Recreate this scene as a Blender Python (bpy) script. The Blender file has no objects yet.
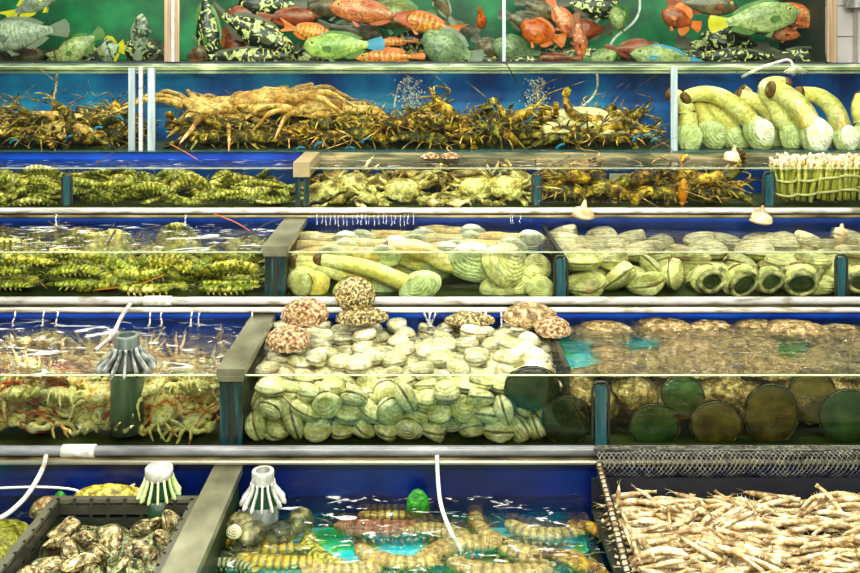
import bpy, math, random
from math import sin, cos, pi, radians as R
from mathutils import Vector, Matrix, Euler, Quaternion, noise as mnoise
SC = bpy.context.scene
C = SC.collection
rnd = random.Random(7)

# ---------------------------------------------------------------- node materials
def mat(name, ramp, tex='noise', scale=10., detail=3., dist=0., rough=.4, bump=.25, bands=None,
        spots=None, vary=.15, metal=0., spec=.5, coat=0., stretch=(1, 1, 1), bump2=None, sss=0., huev=0., mott=.0, rim=None):
    def rich(c):
        x = max(c) or 1; return tuple(x * .92 * (q / x) ** 1.45 for q in c)
    ramp = [(p, rich(c)) for p, c in ramp]
    if bands: bands = (bands[0], bands[1], rich(bands[2]), bands[3])
    m = bpy.data.materials.new(name); m.use_nodes = True
    nt = m.node_tree; N = nt.nodes; L = nt.links
    b = N['Principled BSDF']
    tc = N.new('ShaderNodeTexCoord'); oi = N.new('ShaderNodeObjectInfo')
    sc_ = N.new('ShaderNodeVectorMath'); sc_.operation = 'SCALE'; sc_.inputs[0].default_value = (37, 19, 53)
    L.new(oi.outputs['Random'], sc_.inputs['Scale'])
    mp = N.new('ShaderNodeVectorMath'); mp.operation = 'MULTIPLY_ADD'
    L.new(tc.outputs['Object'], mp.inputs[0]); mp.inputs[1].default_value = stretch; L.new(sc_.outputs[0], mp.inputs[2])
    vec = mp.outputs[0]
    if tex == 'noise':
        t = N.new('ShaderNodeTexNoise'); t.inputs['Scale'].default_value = scale; t.inputs['Detail'].default_value = detail
        t.inputs['Distortion'].default_value = dist; L.new(vec, t.inputs['Vector']); f = t.outputs['Fac']
    elif tex == 'voronoi':
        t = N.new('ShaderNodeTexVoronoi'); t.inputs['Scale'].default_value = scale; L.new(vec, t.inputs['Vector']); f = t.outputs['Distance']
    elif tex == 'wave':
        t = N.new('ShaderNodeTexWave'); t.inputs['Scale'].default_value = scale; t.inputs['Distortion'].default_value = dist
        t.inputs['Detail'].default_value = detail; L.new(vec, t.inputs['Vector']); f = t.outputs['Fac']
    cr = N.new('ShaderNodeValToRGB'); el = cr.color_ramp.elements
    while len(el) < len(ramp): el.new(.5)
    for e, (p, c) in zip(el, ramp): e.position = p; e.color = (*c, 1)
    L.new(f, cr.inputs[0]); col = cr.outputs[0]
    hgt = f
    if bands:   # (frequency along v, strength, colour, noise wobble)
        fr, st, bc, wob = bands
        uv = N.new('ShaderNodeSeparateXYZ'); L.new(tc.outputs['UV'], uv.inputs[0])
        ad = N.new('ShaderNodeMath'); ad.operation = 'MULTIPLY_ADD'; L.new(f, ad.inputs[0]); ad.inputs[1].default_value = wob; L.new(uv.outputs['Y'], ad.inputs[2])
        mu = N.new('ShaderNodeMath'); mu.operation = 'MULTIPLY'; L.new(ad.outputs[0], mu.inputs[0]); mu.inputs[1].default_value = fr * 2 * pi
        sn = N.new('ShaderNodeMath'); sn.operation = 'SINE'; L.new(mu.outputs[0], sn.inputs[0])
        mr = N.new('ShaderNodeMapRange'); L.new(sn.outputs[0], mr.inputs[0]); mr.inputs[1].default_value = -.2; mr.inputs[2].default_value = .7
        mr.inputs[4].default_value = st
        mx = N.new('ShaderNodeMixRGB'); L.new(mr.outputs[0], mx.inputs[0]); L.new(col, mx.inputs[1]); mx.inputs[2].default_value = (*bc, 1)
        col = mx.outputs[0]
        hh = N.new('ShaderNodeMath'); hh.operation = 'MULTIPLY_ADD'; L.new(sn.outputs[0], hh.inputs[0]); hh.inputs[1].default_value = -.14; L.new(f, hh.inputs[2]); hgt = hh.outputs[0]
    if rim:     # dark skin along the valve lip, with the gaps' shade painted in: (start, colour)
        uv2 = N.new('ShaderNodeSeparateXYZ'); L.new(tc.outputs['UV'], uv2.inputs[0])
        ad = N.new('ShaderNodeMath'); ad.operation = 'MULTIPLY_ADD'; L.new(f, ad.inputs[0]); ad.inputs[1].default_value = .12; L.new(uv2.outputs['Y'], ad.inputs[2])
        mr = N.new('ShaderNodeMapRange'); L.new(ad.outputs[0], mr.inputs[0]); mr.inputs[1].default_value = rim[0]; mr.inputs[2].default_value = rim[0] + .06
        mx = N.new('ShaderNodeMixRGB'); L.new(mr.outputs[0], mx.inputs[0]); L.new(col, mx.inputs[1]); mx.inputs[2].default_value = (*rim[1], 1); col = mx.outputs[0]
    if spots:   # (scale, colour, threshold, strength)
        ssc, scol, th, st = spots
        v = N.new('ShaderNodeTexVoronoi'); v.inputs['Scale'].default_value = ssc; L.new(vec, v.inputs['Vector'])
        mr = N.new('ShaderNodeMapRange'); L.new(v.outputs['Distance'], mr.inputs[0]); mr.inputs[1].default_value = th + .08; mr.inputs[2].default_value = th
        mr.inputs[4].default_value = st
        mx = N.new('ShaderNodeMixRGB'); L.new(mr.outputs[0], mx.inputs[0]); L.new(col, mx.inputs[1]); mx.inputs[2].default_value = (*scol, 1); col = mx.outputs[0]
    if mott:
        v2 = N.new('ShaderNodeTexNoise'); v2.inputs['Scale'].default_value = max(scale * 3.3, 60); v2.inputs['Detail'].default_value = 4; v2.inputs['Distortion'].default_value = .8; L.new(vec, v2.inputs['Vector'])
        mr = N.new('ShaderNodeMapRange'); L.new(v2.outputs['Fac'], mr.inputs[0]); mr.inputs[1].default_value = .36; mr.inputs[2].default_value = .60
        mr.inputs[3].default_value = 1 - mott; mr.inputs[4].default_value = 1.12
        mx = N.new('ShaderNodeMixRGB'); mx.blend_type = 'MULTIPLY'; mx.inputs[0].default_value = 1; L.new(col, mx.inputs[1]); L.new(mr.outputs[0], mx.inputs[2]); col = mx.outputs[0]
    hs = N.new('ShaderNodeHueSaturation'); L.new(col, hs.inputs['Color'])
    mr = N.new('ShaderNodeMapRange'); L.new(oi.outputs['Random'], mr.inputs[0]); mr.inputs[3].default_value = 1 - vary; mr.inputs[4].default_value = 1 + vary
    L.new(mr.outputs[0], hs.inputs['Value'])
    if huev:
        mr2 = N.new('ShaderNodeMapRange'); L.new(oi.outputs['Random'], mr2.inputs[0]); mr2.inputs[3].default_value = .5 + huev; mr2.inputs[4].default_value = .5 - huev
        L.new(mr2.outputs[0], hs.inputs['Hue'])
    L.new(hs.outputs[0], b.inputs['Base Color'])
    b.inputs['Roughness'].default_value = rough; b.inputs['Metallic'].default_value = metal
    b.inputs['Specular IOR Level'].default_value = spec; b.inputs['Coat Weight'].default_value = coat; b.inputs['Coat Roughness'].default_value = .08
    if bump:
        bp = N.new('ShaderNodeBump'); bp.inputs['Strength'].default_value = bump; bp.inputs['Distance'].default_value = .009
        if bump2:
            n2 = N.new('ShaderNodeTexNoise'); n2.inputs['Scale'].default_value = bump2; n2.inputs['Detail'].default_value = 3; L.new(vec, n2.inputs['Vector'])
            a = N.new('ShaderNodeMath'); a.operation = 'ADD'; L.new(hgt, a.inputs[0]); L.new(n2.outputs['Fac'], a.inputs[1]); hgt = a.outputs[0]
        L.new(hgt, bp.inputs['Height']); L.new(bp.outputs[0], b.inputs['Normal'])
    return m

def flat(name, c, rough=.4, metal=0., bump=0.1, scale=30, vary=0., spec=.5, dirt=.8):
    d = tuple(x * dirt for x in c)
    return mat(name, [(.35, d), (.65, c)], scale=scale, rough=rough, metal=metal, bump=bump, vary=vary, spec=spec)

def clear(name, tint, fres_ior=1.33, rough=.02, wave=None, bump=.3, refr=0., gl=(1, 1, 1), foam_glints=None):
    m = bpy.data.materials.new(name); m.use_nodes = True
    nt = m.node_tree; N = nt.nodes; L = nt.links; N.remove(N['Principled BSDF']); out = N['Material Output']
    tr = N.new('ShaderNodeBsdfTransparent'); tr.inputs[0].default_value = (*tint, 1)
    g = N.new('ShaderNodeBsdfGlossy'); g.inputs['Roughness'].default_value = rough; g.inputs[0].default_value = (*gl, 1)
    fr = N.new('ShaderNodeFresnel'); fr.inputs[0].default_value = fres_ior
    base = tr.outputs[0]; nrm = None
    if wave:
        tc = N.new('ShaderNodeTexCoord')
        mp = N.new('ShaderNodeMapping'); mp.inputs['Scale'].default_value = wave[1]; L.new(tc.outputs['Object'], mp.inputs[0])
        n = N.new('ShaderNodeTexNoise'); n.inputs['Scale'].default_value = wave[0]; n.inputs['Detail'].default_value = 2.5; n.inputs['Distortion'].default_value = 1.2
        L.new(mp.outputs[0], n.inputs['Vector'])
        bp = N.new('ShaderNodeBump'); bp.inputs['Strength'].default_value = bump; bp.inputs['Distance'].default_value = .02
        L.new(n.outputs['Fac'], bp.inputs['Height']); nrm = bp.outputs[0]
        L.new(nrm, g.inputs['Normal']); L.new(nrm, fr.inputs['Normal'])
    if refr:
        rf = N.new('ShaderNodeBsdfRefraction'); rf.inputs['IOR'].default_value = 1.2; rf.inputs['Color'].default_value = (*tint, 1); rf.inputs['Roughness'].default_value = .0
        if nrm: L.new(nrm, rf.inputs['Normal'])
        x = N.new('ShaderNodeMixShader'); x.inputs[0].default_value = refr; L.new(base, x.inputs[1]); L.new(rf.outputs[0], x.inputs[2]); base = x.outputs[0]
    x = N.new('ShaderNodeMixShader'); L.new(fr.outputs[0], x.inputs[0]); L.new(base, x.inputs[1]); L.new(g.outputs[0], x.inputs[2]); base = x.outputs[0]
    if foam_glints:   # (scale, threshold, amount): froth, and white highlights painted on rippled water
        d = N.new('ShaderNodeBsdfDiffuse'); d.inputs[0].default_value = (.95, .97, .93, 1)
        n2 = N.new('ShaderNodeTexNoise'); n2.inputs['Scale'].default_value = foam_glints[0]; n2.inputs['Detail'].default_value = 5; n2.inputs['Distortion'].default_value = 1.5
        mp2 = N.new('ShaderNodeMapping'); mp2.inputs['Scale'].default_value = (1, 2.2, 1); L.new(tc.outputs['Object'], mp2.inputs[0]); L.new(mp2.outputs[0], n2.inputs['Vector'])
        mr = N.new('ShaderNodeMapRange'); mr.inputs[1].default_value = foam_glints[1]; mr.inputs[2].default_value = foam_glints[1] + .08; mr.inputs[4].default_value = foam_glints[2]
        L.new(n2.outputs['Fac'], mr.inputs[0])
        x = N.new('ShaderNodeMixShader'); L.new(mr.outputs[0], x.inputs[0]); L.new(base, x.inputs[1]); L.new(d.outputs[0], x.inputs[2]); base = x.outputs[0]
    L.new(base, out.inputs[0])
    return m

# ---------------------------------------------------------------- mesh builder
class MB:
    def __init__(s): s.v = []; s.f = []; s.uv = []
    def loft(s, P, rad, seg=12, up=(0, 0, 1), cap=True, fn=None):
        P = [Vector(p) for p in P]; n = len(P); up = Vector(up); base = len(s.v)
        for i, p in enumerate(P):
            t = (P[min(i + 1, n - 1)] - P[max(i - 1, 0)])
            t = t.normalized() if t.length > 1e-9 else Vector((1, 0, 0))
            u = up if abs(t.dot(up)) < .97 else Vector((t.y, t.z, t.x))
            sd = t.cross(u).normalized(); uu = sd.cross(t).normalized()
            r = rad[i]; a, b = (r, r) if not isinstance(r, (tuple, list)) else r
            for k in range(seg):
                th = 2 * pi * k / seg
                q = 1. if fn is None else fn(i / (n - 1), th)
                s.v.append(p + sd * (a * cos(th) * q) + uu * (b * sin(th) * q)); s.uv.append((k / seg, i / (n - 1)))
        for i in range(n - 1):
            for k in range(seg):
                a = base + i * seg + k; b_ = base + i * seg + (k + 1) % seg
                s.f.append((a, b_, b_ + seg, a + seg))
        if cap:
            s.f.append(tuple(base + k for k in range(seg))[::-1]); s.f.append(tuple(base + (n - 1) * seg + k for k in range(seg)))
        return s
    def grid(s, fn, nu, nv, wu=False):
        base = len(s.v)
        for j in range(nv):
            for i in range(nu):
                u = i / (nu if wu else nu - 1); v = j / (nv - 1)
                s.v.append(Vector(fn(u, v))); s.uv.append((u, v))
        for j in range(nv - 1):
            for i in range(nu if wu else nu - 1):
                a = base + j * nu + i; b = base + j * nu + (i + 1) % nu
                s.f.append((a, b, b + nu, a + nu))
        return s
    def box(s, lo, hi):
        b = len(s.v)
        for z in (lo[2], hi[2]):
            for x, y in ((lo[0], lo[1]), (hi[0], lo[1]), (hi[0], hi[1]), (lo[0], hi[1])):
                s.v.append(Vector((x, y, z))); s.uv.append((0, 0))
        for q in ((3, 2, 1, 0), (4, 5, 6, 7), (0, 1, 5, 4), (1, 2, 6, 5), (2, 3, 7, 6), (3, 0, 4, 7)): s.f.append(tuple(b + i for i in q))
        return s
    def ball(s, c, r, nu=14, nv=9, fn=None):
        c = Vector(c); r = (r, r, r) if not isinstance(r, (tuple, list)) else r
        def g(u, v):
            th = 2 * pi * u; ph = pi * (v * .998 + .001)
            d = Vector((sin(ph) * cos(th), sin(ph) * sin(th), -cos(ph)))
            q = 1 if fn is None else fn(d)
            return c + Vector((d.x * r[0], d.y * r[1], d.z * r[2])) * q
        return s.grid(g, nu, nv, True)
    def lathe(s, prof, seg=24, c=(0, 0, 0)):
        c = Vector(c); n = len(prof)
        return s.grid(lambda u, v: c + Vector((prof[round(v * (n - 1))][0] * cos(2 * pi * u), prof[round(v * (n - 1))][0] * sin(2 * pi * u), prof[round(v * (n - 1))][1])), seg, n, True)
    def sheet(s, A, B, n=8, th=.001, rip=0.):
        """a fin or blade between two polylines A and B, with thickness along its normal"""
        A = [Vector(a) for a in A]; B = [Vector(b) for b in B]
        def L_(P, u):
            x = u * (len(P) - 1); i = min(int(x), len(P) - 2); return P[i].lerp(P[i + 1], x - i)
        m = (A[-1] - A[0]).cross(B[0] - A[0])
        if m.length < 1e-9: m = Vector((0, 1, 0))
        m.normalize()
        def top(sg): return lambda u, v: L_(A, u).lerp(L_(B, u), v) + m * (sg * th * (1 - .7 * v) + rip * sin(u * n * 5) * v)
        s.grid(top(1), n, 4); s.grid(lambda u, v: top(-1)(1 - u, v), n, 4)
        return s
    def mesh(s, name, m, smooth=True):
        me = bpy.data.meshes.new(name); me.from_pydata([tuple(v) for v in s.v], [], s.f)
        uvl = me.uv_layers.new(name='UVMap')
        flat_ = []
        for l in me.loops: flat_ += s.uv[l.vertex_index]
        uvl.data.foreach_set('uv', flat_)
        me.polygons.foreach_set('use_smooth', [smooth] * len(me.polygons))
        me.materials.append(m); me.update(); return me
    def build(s, name, m, parent=None, smooth=True, label=None):
        o = bpy.data.objects.new(name, s.mesh(name, m, smooth)); C.objects.link(o)
        if parent: o.parent = parent
        if label: o['label'] = label
        return o

def spline(P, n):
    """Catmull-Rom through P, n samples"""
    P = [Vector(p) for p in P]; out = []
    for k in range(n):
        x = k / (n - 1) * (len(P) - 1); i = min(int(x), len(P) - 2); t = x - i
        p0 = P[max(i - 1, 0)]; p1 = P[i]; p2 = P[i + 1]; p3 = P[min(i + 2, len(P) - 1)]
        out.append(.5 * ((2 * p1) + (p2 - p0) * t + (2 * p0 - 5 * p1 + 4 * p2 - p3) * t * t + (3 * p1 - p0 - 3 * p2 + p3) * t ** 3))
    return out
def interp(xs, ys, x):
    for i in range(len(xs) - 1):
        if x <= xs[i + 1]: return ys[i] + (ys[i + 1] - ys[i]) * (x - xs[i]) / (xs[i + 1] - xs[i])
    return ys[-1]

def tag(o, label=None, cat=None, group=None, kind=None):
    if label: o['label'] = label
    if cat: o['category'] = cat
    if group: o['group'] = group
    if kind: o['kind'] = kind
    return o
def empty(name, loc=(0, 0, 0), rot=(0, 0, 0)):
    o = bpy.data.objects.new(name, None); C.objects.link(o); o.location = loc; o.rotation_euler = rot; o.empty_display_size = .02
    return o
def copy_tree(o, parent=None):
    c = o.copy(); C.objects.link(c)
    if parent: c.parent = parent
    for ch in list(o.children): copy_tree(ch, c)
    return c
def kill(o):
    for ch in list(o.children): kill(ch)
    bpy.data.objects.remove(o)

# ---------------------------------------------------------------- creatures (unit: metres)
def valve_fn(w, h, H, sg, skew=.06, point=.12, gape=0.):
    U = Vector((skew * w, .43 * h, 0))
    def outline(th):
        x = cos(th) * w / 2; y = sin(th) * h / 2
        if y > 0: x *= 1 - point * 1.6 * (y / (h / 2)) ** 2
        return Vector((x, y, 0))
    def g(u, v):
        th = 2 * pi * u; O = outline(th); t = .02 + .98 * v
        p = U.lerp(O, t); z = H * max(0, 1 - t ** 2.1) ** .55
        k = (p - U).length
        p = Vector((p.x, p.y, sg * (z + .0004)))
        if gape: p = Matrix.Rotation(-sg * gape, 3, 'X') @ (p - Vector((0, h * .5, 0))) + Vector((0, h * .5, 0))
        return p
    return g
def clam(name, w, h, H, m, gape=0., nu=24, nv=10):
    t = empty(name)
    for sg in (1, -1):
        g = valve_fn(w, h, H, sg, gape=gape)
        b = MB(); b.grid((lambda u, v, g=g, sg=sg: g(u if sg > 0 else 1 - u, v)), nu, nv, True)
        if gape:   # inside of the valve
            g2 = valve_fn(w * .97, h * .97, H * .88, sg, gape=gape); b.grid((lambda u, v, g=g2, sg=sg: g(1 - u if sg > 0 else u, v)), nu, nv, True)
        b.build('valve', m, t)
    b = MB(); b.loft([(-.16 * w, h * .475, 0), (0, h * .5, 0), (.2 * w, h * .47, 0)], [(.02 * w), (.045 * w), (.02 * w)], 8); b.build('hinge', MT['hinge'], t)
    return t

def geoduck(name, w, path, r0, ms, mv, tip=.16, gape=.10, vshow=True):
    """shell at the origin along x (siphon leaves at +x); path: siphon centre line relative to the shell end, in metres"""
    t = empty(name); h = w * .62; H = w * .2
    for sg in (1, -1):
        g = valve_fn(w, h, H, sg, skew=-.12, point=.05, gape=gape)
        b = MB(); b.grid((lambda u, v, g=g, sg=sg: g(u if sg > 0 else 1 - u, v)), 28, 10, True)
        b.build('valve', mv, t)
    b = MB(); b.ball((.02 * w, -.02 * h, 0), (w * .46, h * .40, H * 1.02), 20, 12); b.build('mantle', ms, t)
    P = spline([(w * .1, 0, 0), (w * .36, 0, 0)] + [tuple(p) for p in path], 26); n = len(P)
    rr = []
    for i in range(n):
        s_ = i / (n - 1); r = r0 * (1.15 - .42 * s_) * (.55 if s_ > .985 else .9 if s_ > .95 else 1)
        rr.append((r * (1 + .05 * sin(i * 2.1)), r * (.9 + .05 * sin(i * 1.7))))
    b = MB(); b.loft(P, rr, 14); sp = b.build('siphon', ms, t)
    k = int(n * (1 - tip)); Pt = P[k:]; b = MB(); b.loft(Pt, [(a * 1.03 + .0006, c * 1.03 + .0006) for a, c in rr[k:]], 14); b.build('siphon_tip', MT['siphon_tip'], sp, label='dark brown wrinkled tip')
    return t

def fish(name, L, D, m, mf, thick=.5, tail='round', blunt=.25, eye=.05, hump=0., dorsal=.17, mb=None, mt=None):
    t = empty(name)
    S = [0, .03, .09, .18, .3, .45, .6, .75, .86, .94, 1.]
    up = [.03, .22 + blunt * .3, .5 + blunt * .4 + hump * .3, .8 + hump * .2, .97, 1, .9, .62, .4, .28, .30]
    dn = [.03, .20 + blunt * .2, .42 + blunt * .3, .72, .93, 1, .88, .58, .36, .26, .28]
    Lb = L * .82; P = []; rad = []
    for k in range(25):
        s_ = (k / 24) ** 1.15; a = interp(S, up, s_) * D / 2; b_ = interp(S, dn, s_) * D / 2
        w = (a + b_) / 2 * thick * (1 if s_ < .6 else 1 - (s_ - .6) * 1.6)
        P.append((L / 2 - s_ * Lb, 0, (a - b_) / 2)); rad.append((max(w, .002), (a + b_) / 2))
    b = MB(); b.loft(P, rad, 20); body = b.build('body', m, t)
    xt = L / 2 - Lb; hh = D / 2 * .3
    b = MB()
    if tail == 'fork': tipz = [(xt - L * .24, 0, D * .42), (xt - L * .13, 0, D * .12), (xt - L * .12, 0, -D * .12), (xt - L * .24, 0, -D * .42)]
    else: tipz = [(xt - L * .15, 0, D * .30), (xt - L * .185, 0, D * .12), (xt - L * .185, 0, -D * .12), (xt - L * .15, 0, -D * .30)]
    b.sheet([(xt + .01, 0, hh), (xt + .01, 0, 0), (xt + .01, 0, -hh)], tipz, 10, .003, .0015); b.build('tail_fin', mt or mf, t)
    def top(s_): return D / 2 * interp(S, up, s_)
    def X(s_): return L / 2 - s_ * Lb
    ss = [.28, .38, .5, .62, .74, .86]
    b = MB(); b.sheet([(X(q), 0, top(q) * .96) for q in ss], [(X(q) - L * .03, 0, top(q) + D * dorsal * [.25, .6, .55, .6, .7, .35][i]) for i, q in enumerate(ss)], 14, .002, .0015); b.build('dorsal_fin', mf, t)
    ss = [.6, .7, .8, .88]
    b = MB(); b.sheet([(X(q), 0, -D / 2 * interp(S, dn, q) * .96) for q in ss], [(X(q) - L * .05, 0, -D / 2 * interp(S, dn, q) - D * dorsal * [.3, .8, .7, .3][i]) for i, q in enumerate(ss)], 8, .002, .001); b.build('anal_fin', mf, t)
    wy = D / 2 * thick
    for sg in (1, -1):
        b = MB(); x0 = X(.29)
        b.sheet([(x0, sg * wy * .9, D * .02), (x0, sg * wy * .93, -D * .12)], [(x0 - L * .09, sg * (wy + L * .025), D * .03), (x0 - L * .12, sg * (wy + L * .03), -D * .06), (x0 - L * .08, sg * (wy + L * .02), -D * .17)], 8, .002, .001)
        b.build('pectoral_fin', mf, t)
        b = MB(); x1 = X(.36); b.sheet([(x1, sg * wy * .3, -D * .44), (x1 - L * .05, sg * wy * .3, -D * .46)], [(x1 - L * .06, sg * wy * .45, -D * .66), (x1 - L * .11, sg * wy * .4, -D * .60)], 6, .002); b.build('pelvic_fin', mf, t)
        xe = X(.14); ze = D / 2 * .38; r = L * eye * .55
        ye = wy * .60 * (interp(S, up, .14) + .12)
        b = MB(); b.ball((xe, sg * ye, ze), (r, r * .6, r), 12, 8); e = b.build('eye', mb or MT['iris'], t)
        b = MB(); b.ball((xe + r * .05, sg * (ye + r * .38), ze), (r * .5, r * .34, r * .5), 10, 7); b.build('pupil', MT['black'], e)
    b = MB(); b.loft(spline([(L * .495, -wy * .12, 0.0), (L * .505, 0, .0), (L * .495, wy * .12, 0)], 7), [(.006 * L * 2, .012 * L)] * 7, 8); b.build('lips', mf, t)
    return t

def crab(name, W, m, mc=None, ml=None, tie=None, nleg=4, pale=None, rough_=0.05, spread=1.):
    t = empty(name); mc = mc or m; ml = ml or m
    def q(d):
        a = math.atan2(d.y, d.x); k = 1 + .05 * abs(sin(a * 9)) * (1 if d.y > 0 else .2)
        return k * (1 - .16 * max(0, -d.y) ** 2 * 1) * (1 + rough_ * mnoise.noise(d * 3.7))
    b = MB(); b.ball((0, 0, 0), (W * .5, W * .36, W * .17), 32, 12, q); b.build('carapace', m, t)
    b = MB(); b.ball((0, -.03 * W, -.06 * W), (W * .40, W * .30, W * .14), 18, 8); ab = b.build('belly', pale or MT['crab_pale'], t, label='pale underside plates')
    b = MB(); b.loft([(0, -.30 * W, -.13 * W), (0, -.18 * W, -.20 * W), (0, .02 * W, -.21 * W)], [(.15 * W, .03 * W), (.13 * W, .03 * W), (.04 * W, .02 * W)], 10); b.build('apron', pale or MT['crab_pale'], ab)
    for sg in (1, -1):
        b = MB()
        P = spline([(sg * .34 * W, .18 * W, -.03 * W), (sg * .56 * W, .30 * W, .02 * W), (sg * .62 * W, .44 * W, .0), (sg * .46 * W, .56 * W, -.03 * W)], 10)
        b.loft(P, [(W * .07, W * .06)] * 3 + [(W * .085, W * .07)] * 3 + [(W * .07, W * .06)] * 4, 10)
        b.loft(spline([(sg * .48 * W, .50 * W, -.03 * W), (sg * .34 * W, .58 * W, -.04 * W), (sg * .16 * W, .56 * W, -.05 * W), (sg * .02 * W, .46 * W, -.07 * W)], 10),
               [(W * .05, W * .06), (W * .09, W * .10), (W * .11, W * .125), (W * .115, W * .13), (W * .10, W * .115), (W * .07, W * .07), (W * .055, W * .05), (W * .045, W * .04), (W * .032, W * .03), (W * .008, W * .008)], 12)
        cl = b.build('claw', mc, t)
        b = MB(); b.loft(spline([(sg * .2 * W, .50 * W, -.10 * W), (sg * .10 * W, .45 * W, -.13 * W), (sg * .01 * W, .42 * W, -.09 * W)], 7), [W * .05, W * .045, W * .04, W * .035, W * .03, W * .02, W * .006], 8); b.build('pincer_finger', mc, cl)
        for k in range(nleg):
            a = R(62 - k * 33) - .1; d = Vector((sg * cos(a * .8), sin(a * .9) * .9 - .08, 0))
            s0 = Vector((sg * .40 * W, (.14 - k * .12) * W, -.04 * W)); LL = W * (1. - .05 * k) * spread
            P = spline([s0, s0 + d * LL * .30 + Vector((0, 0, .07 * W)), s0 + d * LL * .62 + Vector((0, -.06 * W, .05 * W)), s0 + d * LL * .8 + Vector((0, -.12 * W, -.07 * W)), s0 + d * LL * 1.02 + Vector((0, -.22 * W, -.20 * W))], 13)
            rr = [.045, .055, .062, .055, .043, .05, .052, .045, .036, .036, .03, .018, .004]
            b = MB(); b.loft(P, [(x * W * .8, x * W * 1.1) for x in rr], 8); b.build('leg', ml, t)
        b = MB(); b.loft([(sg * .10 * W, .31 * W, .02 * W), (sg * .12 * W, .38 * W, .05 * W)], [W * .02, W * .016], 6); b.ball((sg * .122 * W, .39 * W, .055 * W), W * .026, 8, 6); b.build('eyestalk', MT['black'], t)
    if tie:
        b = MB()
        for (x, z) in ((.0, 1), (.28, 1), (-.28, 1)):
            pts = [(x * W + .012 * cos(6 * a), .66 * W * cos(a) * .72 + .12 * W, .25 * W * sin(a) - .02 * W) for a in [2 * pi * i / 20 for i in range(21)]]
            b.loft(pts, [(W * .014, W * .014)] * 21, 6, cap=False)
            break
        pts = [(.60 * W * cos(a), .30 * W + .04 * W * sin(a * 2), .20 * W * sin(a) - .01 * W) for a in [2 * pi * i / 22 for i in range(23)]]
        b.loft(pts, [W * .014] * 23, 6, cap=False); b.build('tie', tie, t)
    return t

def lobster(name, L, m, ma=None, ml=None, curl=.0, ant=1., lg=.75):
    """spiny lobster, head +x, belly -z"""
    t = empty(name); ma = ma or m; ml = ml or m
    b = MB(); xs = [.06, .10, .16, .22, .28, .34, .38]; P = []; rr = []
    P = [(L * (.40 - .40 * k / 12), 0, L * (.012 * sin(k))) for k in range(13)]
    rr = [(.012 + .078 * min(1, (k / 12) * 2.6) ** .7) * L for k in range(13)]
    b.loft(P, [(r, r * .85) for r in rr], 16, fn=lambda v, th: 1 + .05 * sin(th * 9) * sin(v * 30)); b.build('carapace', m, t)
    b = MB(); n = 31; P = []; rr = []
    for k in range(n):
        s_ = k / (n - 1); a = curl * s_ * 1.9
        x = -L * .42 * (s_ if curl == 0 else sin(a) / (curl * 1.9)); z = 0 if curl == 0 else -L * .42 * (1 - cos(a)) / (curl * 1.9)
        P.append((x, 0, z)); r = L * (.082 - .035 * s_) * (1 + .10 * abs(sin(s_ * pi * 6)))
        rr.append((r, r * .8))
    b.loft(P, rr, 14); b.build('abdomen', ma, t)
    e = Vector(P[-1]); d = (Vector(P[-1]) - Vector(P[-3])).normalized()
    b = MB(); sd = Vector((0, 1, 0))
    for k in range(5):
        a = R(-44 + 22 * k); dd = d * cos(a) + sd * sin(a)
        b.loft([e, e + dd * L * .06, e + dd * L * .12, e + dd * L * .145], [(.018 * L, .006 * L), (.034 * L, .006 * L), (.036 * L, .005 * L), (.012 * L, .002 * L)], 8)
    b.build('tail_fan', ma, t)
    for sg in (1, -1):
        w = rnd.uniform(.8, 1.2)
        P = spline([(L * .38, sg * .03 * L, .02 * L), (L * .52, sg * .10 * L, .10 * L * w), (L * .55 * ant + .1 * L, sg * .28 * L, .16 * L * w), (L * (.5 + .55 * ant), sg * .5 * L * w, .12 * L)], 14)
        b = MB(); b.loft(P, [L * (.022 - .02 * (k / 13) ** .5) for k in range(14)], 6); b.build('antenna', ml, t)
        b = MB(); b.loft([(L * .37, sg * .03 * L, .03 * L), (L * .42, sg * .04 * L, .05 * L)], [L * .012, L * .009], 6); b.ball((L * .425, sg * .041 * L, .052 * L), L * .015, 8, 6); b.build('eyestalk', MT['black'], t)
        for k in range(5):
            x0 = L * (.27 - .06 * k); f = (.30 - .16 * k) * L
            P = spline([(x0, sg * .05 * L, -.03 * L), (x0 + f * .5 * lg, sg * .16 * L * lg, .03 * L), (x0 + f * .9 * lg, sg * .26 * L * lg, -.02 * L), (x0 + f * 1.1 * lg, sg * .30 * L * lg, -.11 * L * lg)], 9)
            b = MB(); b.loft(P, [L * q for q in (.014, .016, .013, .012, .013, .01, .009, .007, .002)], 6); b.build('leg', ml, t)
    return t

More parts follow.
